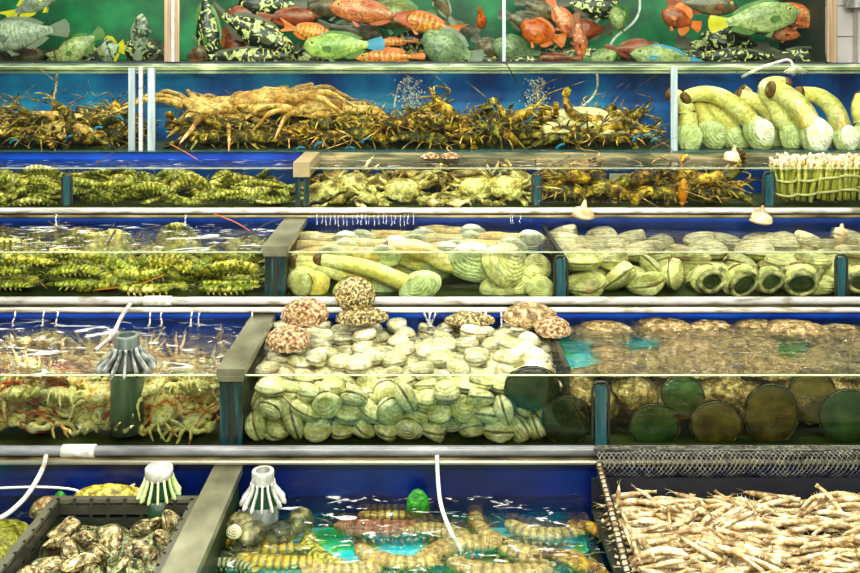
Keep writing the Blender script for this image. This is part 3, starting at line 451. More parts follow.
'shrimps': [[449,1707,632,0,0,23,97],[453,1721,632,0,0,-78,63],[447,1743,632,63,78,-5,-4],[442,1758,632,98,19,1,-5],[454,1772,632,2,-1,-61,79],[453,1786,632,0,0,-17,99],[455,1813,632,1,-1,-8,100],[444,1827,632,2,0,23,97],[463,1889,632,6,1,-23,-97],[463,1916,632,90,-43,1,1],[444,1901,632,3,3,-63,-78],[444,1944,632,78,-63,0,0],[445,1929,632,3,-3,78,-63],[456,1958,632,97,-26,0,-1],[448,1972,632,0,0,-23,97],[447,1986,632,0,-2,20,-98],[441,2000,632,2,-3,19,-98],[442,2014,632,98,20,2,2],[450,2029,632,4,-1,-23,97],[453,2059,632,12,-3,-23,97],[501,1711,643,97,-13,20,-7],[554,1712,632,89,44,-5,-9],[546,1740,632,17,7,33,93],[550,1774,632,7,-3,42,-91],[547,1788,632,7,3,-44,-89],[549,1805,632,97,-23,0,-2],[551,1819,632,2,-2,19,98],[514,1883,633,7,0,-79,-61],[551,1874,633,1,9,-91,40],[549,1892,639,39,-92,8,2],[526,1906,633,61,-79,-3,7],[570,1920,632,6,-3,-19,98],[540,1942,632,8,-4,-44,89],[536,1973,632,8,-4,-44,89],[548,1991,632,97,23,1,4],[541,2004,632,99,-9,1,5],[544,2019,632,8,-2,23,-97],[553,2036,632,78,-63,0,0],[545,2051,632,2,-1,-44,90],[549,2078,632,90,44,0,0],[616,1725,632,14,-5,-19,97],[649,1729,632,11,-8,-62,77],[650,1770,632,13,6,-44,-89],[652,1785,632,12,4,-18,-98],[655,1811,632,1,2,-19,-98],[628,1795,632,100,6,0,7],[650,1831,632,13,-3,-23,96],[653,1845,632,77,62,-6,-8],[649,1861,632,100,0,0,-5],[656,1888,632,44,-90,-2,1],[664,1919,632,98,-18,-4,11],[651,1924,644,89,-44,-5,11],[653,1931,632,62,-77,-10,8],[620,1937,632,90,41,7,9],[696,1970,632,22,91,34,8],[665,1984,632,25,20,-59,-74],[650,2006,632,89,-44,-4,7],[658,2037,632,2,0,62,-78],[642,2050,632,97,-23,-1,5],[627,2063,633,41,-91,-3,5],[760,1721,632,2,0,23,97],[754,1736,632,5,1,-23,-97],[718,1775,632,6,3,-19,-98],[742,1760,632,74,-60,-18,23],[726,1804,633,79,-61,4,4],[743,1820,632,98,-19,1,7],[740,1834,632,11,-3,23,-97],[740,1861,632,98,-19,3,-4],[751,1878,632,2,0,-23,-97],[754,1897,632,89,-44,5,-11],[743,1926,641,25,-96,-7,12],[747,1939,632,77,-62,-9,12],[759,1962,632,3,-1,9,100],[752,1978,633,7,5,-92,-39],[770,1993,634,7,100,3,6],[744,2021,632,1,-3,-94,33],[762,2034,632,44,-90,2,-1],[755,2049,632,78,-63,2,-3],[746,2064,632,78,63,0,0],[741,2078,633,0,-3,-13,-99],[854,1707,632,0,-1,-11,-99],[858,1723,632,9,0,-20,-98],[891,1739,640,7,7,-75,-65],[856,1740,632,9,-18,88,-44],[853,1792,632,99,-14,-1,4],[851,1816,632,97,19,-1,-17],[853,1830,632,13,-7,-44,89],[852,1847,632,7,4,44,89],[853,1874,632,97,-23,0,-1],[855,1888,632,98,-20,-2,-2],[884,1900,633,83,55,-7,-1],[850,1928,632,89,44,-4,-9],[850,1943,632,63,78,-6,-5],[809,1979,634,7,10,-97,-21],[836,1960,632,89,44,-4,-9],[845,1971,637,96,24,10,-6],[845,2005,632,6,8,-77,-62],[845,2037,632,1,2,90,44],[821,2053,632,1,-5,-98,-19],[831,2066,632,1,-6,-98,-20],[949,1708,632,97,-23,-1,3],[955,1732,632,77,62,-6,-8],[954,1747,632,6,7,78,62],[944,1784,632,19,-98,-10,0],[918,1793,633,60,-79,-6,11],[953,1824,632,63,-78,-3,3],[954,1840,632,6,0,0,-100],[951,1856,632,78,-63,2,-3],[948,1871,632,63,-78,1,-1],[949,1886,632,3,-1,-44,90],[953,1900,632,98,-19,-1,-5],[943,1915,632,1,-1,79,-61],[948,1930,632,78,-63,-1,2],[953,1959,632,4,-3,-19,98],[951,1974,632,73,-68,3,-3],[953,2005,632,87,-48,-6,11],[945,2019,632,100,0,0,5],[949,2034,632,97,-22,0,4],[947,2049,632,0,0,-63,78],[950,2078,632,0,0,-23,97],[441,1707,646,0,0,0,-100],[438,1735,642,17,6,77,-62],[441,1750,644,85,52,0,-3],[464,1762,643,4,-6,-100,2],[457,1778,644,2,1,60,80],[449,1799,632,99,17,-3,0],[452,1821,645,6,1,44,-89],[441,1857,632,99,11,1,9],[442,1873,632,100,10,1,1],[481,1900,646,98,-18,-7,8],[480,1916,648,58,80,7,15],[461,1926,645,9,4,-44,-90],[454,1950,645,98,-22,-1,-5],[444,1965,647,11,-4,46,88],[459,1979,645,7,-5,-65,-76],[461,1994,643,88,46,8,4],[441,2007,645,1,-3,42,-91],[441,2022,644,100,-6,2,-2],[472,2040,633,99,7,-4,-10],[449,2078,632,1,1,63,78],[514,1737,633,16,5,8,98],[579,1737,644,89,-44,3,6],[561,1761,632,3,2,-63,-78],[542,1765,644,2,1,44,-90],[548,1781,644,7,2,-24,-97],[551,1810,645,79,61,5,0],[531,1837,632,97,23,-2,-10],[572,1842,632,8,-2,-23,97],[554,1860,632,90,-44,-1,2],[592,1873,638,61,79,11,-6],[526,1919,640,6,-2,13,99],[549,1931,643,84,55,-2,-3],[544,1944,648,6,-12,-10,-99],[534,1958,632,44,89,-12,-6],[554,1980,641,5,13,-2,99],[554,1998,645,91,-41,5,10],[536,2012,646,59,-81,4,6],[536,2027,643,4,9,-18,-98],[543,2043,644,4,-1,63,-78],[557,2064,636,87,48,-9,4],[610,1712,632,44,-89,9,-5],[666,1744,638,97,-16,9,16],[650,1754,632,97,-23,-2,10],[644,1777,645,7,-17,98,2],[612,1782,642,98,13,0,12],[638,1809,645,13,-1,20,97],[651,1820,644,91,38,-17,3],[655,1837,644,90,42,-5,-11],[648,1853,644,12,2,2,99],[653,1902,632,100,-6,0,6],[664,1911,644,4,-1,20,-98],[656,1934,655,6,0,-3,-100],[657,1942,644,2,0,-64,-77],[701,1964,644,18,72,-53,-41],[680,1976,632,3,29,-94,-19],[660,1996,639,20,-11,90,-37],[648,2023,632,97,-23,1,-3],[643,2046,646,80,59,5,-6],[644,2064,645,78,-61,0,12],[649,2078,632,0,-2,19,98],[749,1707,632,90,-44,0,0],[783,1730,641,11,-13,-59,-79],[760,1750,637,96,23,13,5],[754,1791,632,90,-44,-1,2],[791,1813,633,2,-4,-15,-99],[746,1826,645,16,9,-75,-64],[721,1848,633,89,-45,-4,-1],[749,1868,644,66,75,6,-7],[742,1888,641,66,-75,-2,-8],[746,1914,632,97,-23,1,-2],[737,1938,646,1,4,-8,-100],[753,1951,641,2,-10,40,91],[761,1980,646,74,-67,-1,8],[748,1993,646,6,1,75,-65],[741,2007,633,85,53,2,-4],[751,2030,649,12,-11,61,77],[785,2042,643,0,2,-43,90],[757,2056,644,100,0,0,-3],[749,2071,644,6,-4,-59,-80],[760,2078,656,75,66,5,-3],[916,1719,632,2,3,-98,19],[850,1751,639,23,-96,-14,-11],[848,1763,632,1,-1,78,-63],[888,1772,641,57,82,1,-1],[839,1777,632,44,89,5,2],[837,1804,638,52,-84,-10,-8],[853,1822,645,99,-2,5,-13],[859,1836,644,4,-10,-86,-50],[856,1860,635,6,6,-38,92],[858,1881,645,4,-2,-6,100],[819,1896,641,92,-37,-2,8],[811,1907,632,89,-44,-3,5],[807,1921,634,24,97,-4,6],[787,1929,643,64,-74,-10,16],[842,1937,645,77,62,10,12],[868,1983,636,82,-56,12,-2],[842,2023,632,23,-97,3,-1],[865,2061,643,19,-18,65,-71],[841,2065,646,10,-17,78,-59],[858,2078,632,99,-11,0,0],[950,1707,646,78,-63,-1,1],[955,1747,646,7,-9,56,-82],[940,1769,632,8,-6,62,-77],[955,1807,638,12,-4,-84,-52],[932,1789,644,4,-12,76,-64],[954,1832,644,28,96,5,1],[954,1849,644,78,-63,-2,0],[946,1865,644,100,-1,2,-6],[934,1880,643,1,-5,-91,40],[951,1893,645,8,5,40,91],[954,1909,644,91,-41,3,1],[930,1922,645,5,0,-81,-58],[944,1944,632,2,-1,44,-90],[926,1953,641,1,-16,-13,98],[954,1966,644,92,40,-1,-1],[954,1989,633,3,5,-87,48],[976,1979,655,78,-39,-11,48],[954,2041,645,6,3,77,64],[946,2064,632,78,63,-1,-2],[949,2078,646,97,-23,0,0],[441,1721,645,1,1,-63,-78],[428,1732,656,20,-31,-1,93],[442,1758,656,0,-7,-94,33],[445,1772,656,47,-88,7,-2],[441,1792,645,38,-92,-3,-4],[441,1806,644,3,-2,92,40],[441,1813,656,3,3,48,-88],[444,1844,632,1,-9,98,-15],[449,1868,647,71,-69,-14,-1],[465,1884,646,3,-5,99,15],[415,1884,647,42,58,-63,-29],[449,1891,656,55,-72,12,-39],[425,1897,654,59,53,-42,-43],[441,1955,657,34,93,-15,4],[490,1989,649,98,13,14,6],[441,1999,656,62,78,3,4],[443,2014,656,77,-64,0,0],[460,2035,645,2,-3,76,65],[451,2064,646,94,-35,3,-1],[460,2078,646,2,1,56,83],[520,1712,651,95,26,12,-14],[521,1724,644,1,-7,-36,-93],[489,1737,645,99,-9,-11,8],[567,1748,637,3,12,24,96],[559,1774,655,31,-95,1,5],[523,1795,639,5,13,20,-97],[505,1829,638,16,-8,25,95],[561,1858,647,99,-13,7,0],[604,1856,654,13,-11,-67,72],[551,1881,648,4,8,-4,-99],[568,1903,638,8,-11,-77,-62],[587,1909,646,89,43,10,-9],[526,1917,656,97,-21,2,11],[501,1961,643,89,-45,4,-10],[531,1967,644,13,-7,-63,76],[542,1977,658,92,-10,-4,37],[519,2024,654,99,-3,-10,-2],[534,2052,653,7,-2,2,-100],[504,2063,636,11,-2,82,55],[545,2077,646,100,0,0,-3],[690,1733,639,89,-26,5,37],[651,1724,646,18,-16,59,-77],[700,1756,643,46,-87,-8,16],[643,1761,644,17,-7,46,-87],[604,1800,660,31,23,33,86],[598,1798,644,33,94,-1,3],[623,1828,646,3,18,-4,-98],[690,1843,654,94,-34,0,5],[654,1874,635,79,61,6,-7],[619,1872,652,13,99,-3,1],[646,1894,649,22,2,-34,91],[643,1959,655,17,-16,97,-10],[652,1957,643,96,-21,-17,8],[653,1971,647,36,-92,-15,-7],[630,1979,641,14,-97,-14,-14],[697,1996,645,57,80,14,12],[633,2012,642,53,82,-13,14],[639,2030,645,93,-31,-1,-20],[671,2033,649,80,57,8,-14],[595,2075,656,8,0,-24,97],[750,1716,645,65,76,-2,7],[768,1750,650,81,56,-3,-18],[767,1765,647,92,37,-9,-7],[806,1752,639,88,23,-16,-38],[751,1785,644,64,77,0,-2],[795,1833,642,55,81,17,11],[734,1839,645,7,6,-1,-100],[778,1869,652,93,-27,0,24],[738,1881,652,6,-7,59,80],[750,1906,643,76,65,-2,-5],[747,1950,654,8,-3,85,52],[688,1898,656,51,85,-10,-3],[748,1963,648,11,-7,76,63],[807,1958,644,37,92,-11,-7],[793,2009,638,8,-10,-22,-97],[778,2022,644,62,77,15,4],[704,2017,643,1,4,-41,-91],[670,2047,656,82,56,-4,-16],[769,2048,655,3,5,-77,-63],[826,2022,648,52,78,26,22],[869,1708,646,6,0,-79,-60],[873,1723,645,100,5,6,4],[801,1709,643,5,3,-61,-79],[837,1744,651,68,73,-1,-5],[834,1784,644,5,-6,89,45],[896,1822,647,70,-70,13,0],[890,1840,650,10,5,-72,68],[894,1849,638,83,54,9,-10],[884,1863,645,11,-99,9,-2],[876,1893,647,100,6,2,-2],[823,1911,646,86,51,-2,3],[886,1939,644,32,81,46,18],[876,1994,645,2,6,-40,92],[914,2028,644,33,-82,41,-21],[874,1960,641,18,4,-86,-48],[888,2001,632,7,6,-63,-78],[879,2013,643,73,68,-6,-7],[871,2047,641,5,-40,75,-52],[887,2045,646,50,-60,61,-13],[814,2073,646,77,-63,-5,10],[937,1718,654,19,-98,0,-6],[949,1724,643,93,-36,5,-10],[948,1760,641,90,-41,15,7],[993,1785,638,7,-70,-70,-9],[909,1806,636,23,97,10,-8],[955,1818,647,79,-60,8,10],[953,1841,655,45,89,1,2],[953,1856,655,90,44,-1,2],[954,1871,655,4,2,-42,91],[939,1886,656,3,3,61,79],[954,1902,655,65,-75,8,0],[958,1926,655,48,85,-13,-16],[937,1937,644,98,-21,-3,2],[882,1976,646,67,73,12,8],[954,1981,644,4,-4,-48,-87],[959,1996,647,82,-52,10,20],[956,2025,646,61,-78,13,-5],[954,2049,656,5,100,1,-2],[935,2057,644,22,97,-6,-3],[949,2066,653,64,-77,8,2],[440,1713,659,9,-3,3,100],[441,1707,672,42,-91,-3,-6],[440,1744,659,7,11,99,2],[421,1839,664,42,56,61,37],[441,1799,657,4,-3,98,19],[404,1859,658,69,30,21,63],[440,1829,655,10,-99,-7,-9],[455,1836,644,3,1,-10,-99],[451,1852,645,63,77,11,5],[481,1860,655,8,27,-96,1],[402,1928,641,59,39,35,61],[402,1861,644,62,-36,42,-55],[449,1937,649,4,16,13,-98],[403,1941,656,66,13,5,74],[501,1972,658,34,48,-62,-51],[440,2036,657,28,24,88,31],[406,2047,650,55,31,5,-77],[438,2052,641,4,-17,-28,94],[460,2039,659,4,31,95,0],[441,2073,658,80,-59,-3,-6],[565,1708,650,1,-16,-41,-90],[580,1721,646,2,-8,-76,-65],[585,1824,651,48,77,40,4],[612,1748,656,6,7,51,-86],[514,1795,651,16,4,58,-80],[539,1843,657,94,-8,14,-29],[520,1838,650,3,-19,-85,-49],[566,1845,648,34,94,-3,8],[574,1850,663,15,33,91,19],[511,1864,650,28,-14,80,-51],[590,1894,645,97,22,7,-4],[599,1926,649,67,73,15,-4],[588,1944,645,5,30,-74,60],[580,1976,647,85,-35,-2,40],[561,1976,654,84,39,23,30],[573,2020,648,23,17,-96,2],[591,2025,655,16,-64,-72,22],[537,2038,657,72,-70,-3,1],[483,2053,651,92,-21,33,-9],[528,2067,653,42,91,-1,4],[719,1733,647,2,-10,-81,-57],[598,1729,656,23,4,-70,-68],[670,1761,654,25,7,-9,-96],[609,1762,650,95,-28,-14,3],[631,1795,658,42,85,-30,-13],[626,1816,659,77,-57,16,-24],[622,1834,664,6,-96,28,-2],[710,1856,645,2,-1,-92,-40],[684,1869,643,98,19,5,5],[687,1884,649,26,-83,-28,40],[614,1892,655,20,-7,-77,60],[666,1920,655,83,-54,-1,8],[596,1972,652,93,0,2,37],[609,2011,647,11,-22,14,96],[604,1965,643,3,-22,63,75],[625,1992,641,10,17,-11,-97],[619,2026,652,26,-1,49,83],[710,2050,648,17,40,88,18],[686,2053,643,82,-51,25,-4],[627,2075,644,86,-50,-11,2],[690,1713,641,5,20,-36,-91],[710,1772,647,50,-85,-13,-6],[810,1771,647,92,37,2,-9],[784,1791,653,6,-100,6,1],[780,1800,642,68,-73,4,-3],[802,1812,646,1,-6,30,-95],[783,1839,652,33,-12,11,-93],[792,1859,638,1,-15,53,-83],[716,1925,658,29,43,77,37],[751,1896,654,3,-8,17,98]],
'oysters': [[-724,1694,617,0,72,-69,0],[-661,1679,622,94,31,-11,13],[-794,1773,617,3,-58,82,4],[-784,1878,617,0,99,15,0],[-577,1986,617,97,0,0,23],[-784,1674,617,100,0,0,-9],[-665,1724,617,5,3,1,-100],[-678,1846,617,97,0,0,24],[-747,1850,623,75,38,6,54],[-693,1974,622,85,24,-24,-39],[-629,1635,617,84,0,0,54],[-576,1754,617,94,0,0,35],[-601,1803,617,57,0,3,-82],[-608,1923,618,72,11,11,68],[-599,1903,659,28,-30,-66,-63],[-797,1631,627,70,13,-34,62],[-753,2007,617,24,-2,1,97],[-788,1737,652,28,-16,16,93],[-790,1920,628,27,-3,73,-62],[-787,1966,617,0,98,-22,0],[-604,1696,618,5,51,85,-7],[-749,1753,625,44,23,-20,85],[-651,1806,624,29,21,-54,-76],[-682,1909,617,0,51,-86,0],[-644,1971,617,0,-70,71,0],[-572,1635,617,48,0,0,-88],[-561,1703,626,26,66,-49,-51],[-568,1880,617,72,0,0,-70],[-734,1908,622,43,-20,-37,80],[-606,2017,628,76,-61,-22,-9],[-687,1633,618,43,-4,-14,89],[-778,1683,652,97,23,1,3],[-734,1804,624,85,-48,-10,17],[-703,1868,646,18,-13,-2,-98],[-794,2002,640,85,-7,-17,-50],[-752,1635,655,62,14,8,-77],[-700,1767,622,48,-27,-6,83],[-638,1852,656,84,-16,-40,32],[-650,1894,640,75,17,59,-23],[-726,1953,626,15,40,74,53],[-661,1639,652,44,66,-53,-30],[-661,1738,658,72,-68,-3,11],[-635,1763,626,83,52,-22,6],[-619,1861,623,25,-72,-64,-11],[-606,1978,647,88,21,-11,42],[-799,1637,672,65,28,16,69],[-599,1742,659,65,36,-38,55],[-794,1799,651,85,12,-7,-50],[-796,1943,660,39,39,82,-18],[-636,1939,650,31,-92,1,-25],[-712,1665,647,7,-88,47,-4],[-784,1717,623,3,-7,-90,44],[-660,1778,667,3,32,43,-85],[-797,1834,628,64,30,19,-68],[-571,1936,630,24,89,8,-38],[-619,1658,648,10,-78,-62,8],[-744,1627,620,15,7,98,7],[-559,1812,629,37,-60,36,-61],[-736,2008,650,96,10,13,-24],[-562,2009,661,81,8,59,-4],[-732,1730,651,30,-23,60,-70],[-709,1853,681,9,93,36,1],[-768,1844,671,63,-71,-9,29],[-684,1822,650,67,45,10,58],[-577,1703,670,23,92,29,12],[-567,1633,683,2,77,-55,-32],[-739,1821,656,25,-3,-48,-84],[-593,1850,649,47,37,21,77],[-797,1997,675,71,5,-10,-70],[-745,1964,669,36,92,-16,2],[-568,1654,651,70,7,4,-71],[-617,1800,656,95,-3,25,-16],[-680,1942,665,42,-76,-19,-46],[-778,1883,652,10,17,-95,26],[-560,1870,656,54,45,38,60],[-702,1618,659,24,-31,-72,-57],[-748,1770,668,10,-90,-27,33],[-799,1773,680,16,69,65,27],[-684,1989,661,97,-3,12,-19],[-695,1908,660,8,49,65,-58],[-735,1686,679,6,93,-36,-6],[-705,1775,672,52,66,-43,-33],[-563,1957,661,80,-4,51,31],[-750,1916,665,56,17,40,70],[-677,2017,625,79,-61,2,-6],[-611,1625,672,27,25,-24,90],[-637,1708,654,17,-10,-53,-82],[-567,1768,658,71,43,-8,-56],[-696,1707,658,58,40,-60,38],[-628,2013,667,91,-35,-22,-9],[-759,1628,688,23,-93,-27,4],[-795,1703,685,15,51,85,3]],
'redcrabs': [[-998,2375,822,11,26,7,96],[-1271,2598,812,9,-69,-71,9],[-1268,2274,811,0,87,49,-1],[-1082,2266,812,97,-11,4,23],[-1183,2488,810,68,0,0,74],[-1099,2482,829,32,57,66,38],[-899,2387,810,0,59,81,0],[-1092,2598,810,0,69,73,0],[-989,2601,810,0,-85,-52,0],[-800,2370,819,86,14,-22,-43],[-1023,2450,836,31,2,79,-54],[-879,2616,819,0,0,28,-96],[-759,2273,813,11,57,-82,-2],[-737,2441,812,5,-68,-73,1],[-733,2609,812,25,-3,12,-96],[-582,2274,812,57,9,-4,-81],[-587,2521,815,14,-24,-96,2],[-642,2607,821,24,13,-96,-9],[-1167,2325,813,6,96,26,-9],[-1262,2388,810,0,98,-18,0],[-1078,2372,814,12,86,-49,-8],[-1130,2300,865,49,15,34,79],[-915,2454,865,9,0,-93,35],[-1188,2602,818,16,-54,-81,17],[-860,2274,811,1,-47,-88,1],[-933,2514,811,3,-99,-16,0],[-1147,2608,859,9,-27,-96,-2],[-742,2331,864,27,-80,-52,10],[-833,2474,811,96,0,4,26],[-831,2562,828,90,44,3,1],[-666,2270,831,65,7,-24,72],[-680,2347,812,31,3,-11,94],[-688,2527,840,22,43,-38,79],[-583,2267,873,81,-21,11,54],[-635,2435,810,53,0,0,85],[-563,2436,835,52,-48,-69,15],[-1276,2274,874,6,70,-62,-34],[-1274,2497,823,65,27,3,-71],[-1187,2517,860,17,4,9,98],[-1189,2250,837,78,39,35,-35],[-1092,2383,866,4,79,-61,1],[-939,2302,849,57,-3,21,79],[-1036,2279,856,15,72,-67,8],[-968,2266,812,26,3,12,96],[-1035,2526,828,62,16,-32,70],[-955,2588,856,13,-59,-80,2],[-639,2409,863,87,11,-17,-44],[-759,2539,845,33,-84,20,39],[-583,2349,840,30,50,-64,50],[-814,2449,861,21,46,-86,-8],[-738,2449,869,5,92,-32,-24],[-693,2263,878,92,17,-20,29],[-854,2346,853,3,-71,71,0],[-569,2606,833,41,-26,-80,35],[-1100,2530,888,18,95,24,-4],[-1165,2411,834,1,-30,48,-82],[-1267,2599,865,2,78,-62,-2],[-822,2259,864,96,27,-3,1],[-1052,2612,864,59,-36,-16,-71],[-1263,2425,869,1,-20,82,-53],[-1244,2353,858,9,-13,96,23],[-1014,2311,895,3,51,82,-27],[-877,2530,865,94,31,3,-16],[-957,2388,861,13,98,2,-12]],
'greenmantis': [[-1522,2738,1026,100,-3,2,0],[-1507,2828,1025,1,0,6,-100],[-1503,2874,1025,2,0,0,-100],[-1518,2920,1025,2,0,0,-100],[-1517,2980,1025,97,20,2,10],[-1455,3073,1025,99,0,0,11],[-1503,3123,1025,4,0,0,100],[-1279,2742,1025,7,0,0,-100],[-1289,2793,1026,95,30,-2,-6],[-1289,2876,1025,6,0,0,-100],[-1293,2923,1025,100,0,0,8],[-1264,3009,1026,99,-11,-4,4],[-1277,3058,1026,99,-14,3,-5],[-1276,3118,1025,16,0,0,-99],[-1063,2759,1025,100,0,0,-7],[-1065,2805,1026,99,7,3,-8],[-1083,2856,1025,5,1,-20,-98],[-1066,2903,1025,1,0,-20,98],[-1054,3015,1025,0,-2,-17,98],[-1055,3060,1025,99,-16,-1,-3],[-1038,3138,1025,99,-12,0,0],[-830,2738,1025,0,0,0,-100],[-828,2783,1025,100,-3,0,0],[-830,2903,1025,98,-20,1,-7],[-760,2933,1025,99,-1,-1,-15],[-846,2990,1025,100,0,0,4],[-792,3076,1025,2,0,0,-100],[-849,3135,1026,98,17,-2,6],[-596,2738,1025,0,0,0,-100],[-614,2784,1025,98,-20,-1,4],[-585,2852,1025,23,-1,-3,97],[-603,2910,1025,15,0,0,99],[-592,2955,1025,99,0,0,-15],[-607,3051,1025,8,-2,-20,98],[-599,3097,1025,98,20,-1,-4],[-1528,2751,1064,12,-3,-13,-98],[-1524,2782,1026,0,-1,-91,40],[-1517,2852,1059,3,0,1,-100],[-1524,2898,1060,93,37,4,4],[-1530,2944,1059,96,-23,10,13],[-1410,3031,1025,100,-8,-2,1],[-1497,3139,1064,2,4,-48,88],[-1295,2737,1065,0,-3,-15,-99],[-1289,2782,1064,2,0,99,13],[-1293,2865,1065,97,23,-8,-8],[-1311,2918,1064,96,-19,4,-18],[-1332,2960,1027,7,5,-61,-79],[-1246,3072,1059,97,-21,9,-1],[-1289,3122,1065,15,11,-24,-95],[-1066,2737,1059,0,3,13,-99],[-1069,2782,1061,99,8,7,0],[-1134,2878,1053,94,-35,-4,-3],[-1027,2964,1025,99,-2,-2,17],[-1059,3036,1062,98,17,-8,-8],[-974,3093,1026,5,2,40,91],[-1020,3122,1066,15,-10,-42,89],[-850,2738,1065,5,2,-40,-91],[-843,2829,1026,91,-40,2,-4],[-875,2870,1039,83,54,-16,1],[-935,2942,1027,92,39,1,7],[-892,3032,1027,2,2,61,79],[-826,3050,1059,12,-4,-34,93],[-869,3102,1053,6,0,14,99],[-598,2756,1060,92,-39,0,8],[-623,2823,1040,95,-24,-14,-13],[-720,2861,1031,10,-2,99,-9],[-629,2946,1059,36,-91,16,-9],[-591,3001,1026,4,14,95,29],[-594,3076,1059,0,7,98,19],[-595,3139,1027,3,2,61,79],[-1408,2748,1042,40,89,19,-9],[-1441,2802,1053,2,-2,-51,-86],[-1525,2874,1094,10,99,6,-1],[-1409,2970,1056,24,-16,20,-94],[-1530,3026,1038,15,-97,4,-16],[-1465,3055,1064,1,-7,-66,-75],[-1534,3086,1045,24,4,64,-73],[-1368,2765,1090,99,6,-9,4],[-1252,2834,1026,91,-40,0,0],[-1369,2879,1092,4,13,-51,-85],[-1296,2963,1070,85,-45,17,-23],[-1293,3030,1059,97,-24,0,0],[-1196,3042,1085,100,0,7,-7],[-1357,3139,1063,88,-34,-30,-12],[-1066,2751,1099,15,3,21,97],[-1004,2830,1042,98,2,17,-6],[-997,2901,1059,99,-9,12,3],[-1045,2940,1062,89,39,8,20],[-1058,2986,1057,82,53,-14,18],[-1160,3099,1025,4,0,0,-100],[-989,3067,1061,9,3,17,98],[-789,2781,1065,3,-4,-77,-64],[-894,2808,1057,11,-17,90,38],[-853,2931,1058,1,6,-99,-12],[-923,2962,1066,94,-24,0,22],[-747,2972,1042,5,-98,9,17],[-926,3011,1063,7,-12,99,5],[-845,3139,1068,4,-1,58,82],[-698,2809,1053,97,-19,-1,-17],[-589,2868,1062,5,17,-98,13],[-756,2894,1059,9,-99,-1,6],[-728,3018,1029,17,-6,11,98],[-585,2975,1060,4,-97,24,0],[-701,3052,1055,13,-2,-29,95],[-706,3122,1041,96,24,-15,9],[-1545,2794,1076,20,-92,10,-31],[-1455,2830,1085,51,-86,-2,5],[-1421,2913,1080,19,13,-62,75],[-1513,2961,1097,2,-1,-11,99],[-1525,2989,1067,3,0,86,52],[-1598,3072,1062,23,-70,51,-44],[-1387,3078,1069,2,24,87,-42],[-1201,2753,1088,0,6,11,99],[-1361,2836,1052,8,98,-13,9],[-1170,2828,1060,6,99,9,-2],[-1162,2959,1079,5,-2,-10,-99],[-1239,2977,1055,75,-58,33,0],[-1373,3107,1093,86,-49,5,-16],[-1167,3094,1069,16,6,-42,89],[-955,2767,1066,11,-12,-82,-55],[-1003,2814,1082,99,9,5,3],[-970,2856,1067,9,9,-24,96],[-1163,2928,1046,10,-98,-15,0],[-1135,2999,1052,38,89,-2,27],[-1118,3122,1063,11,-20,-31,92]],
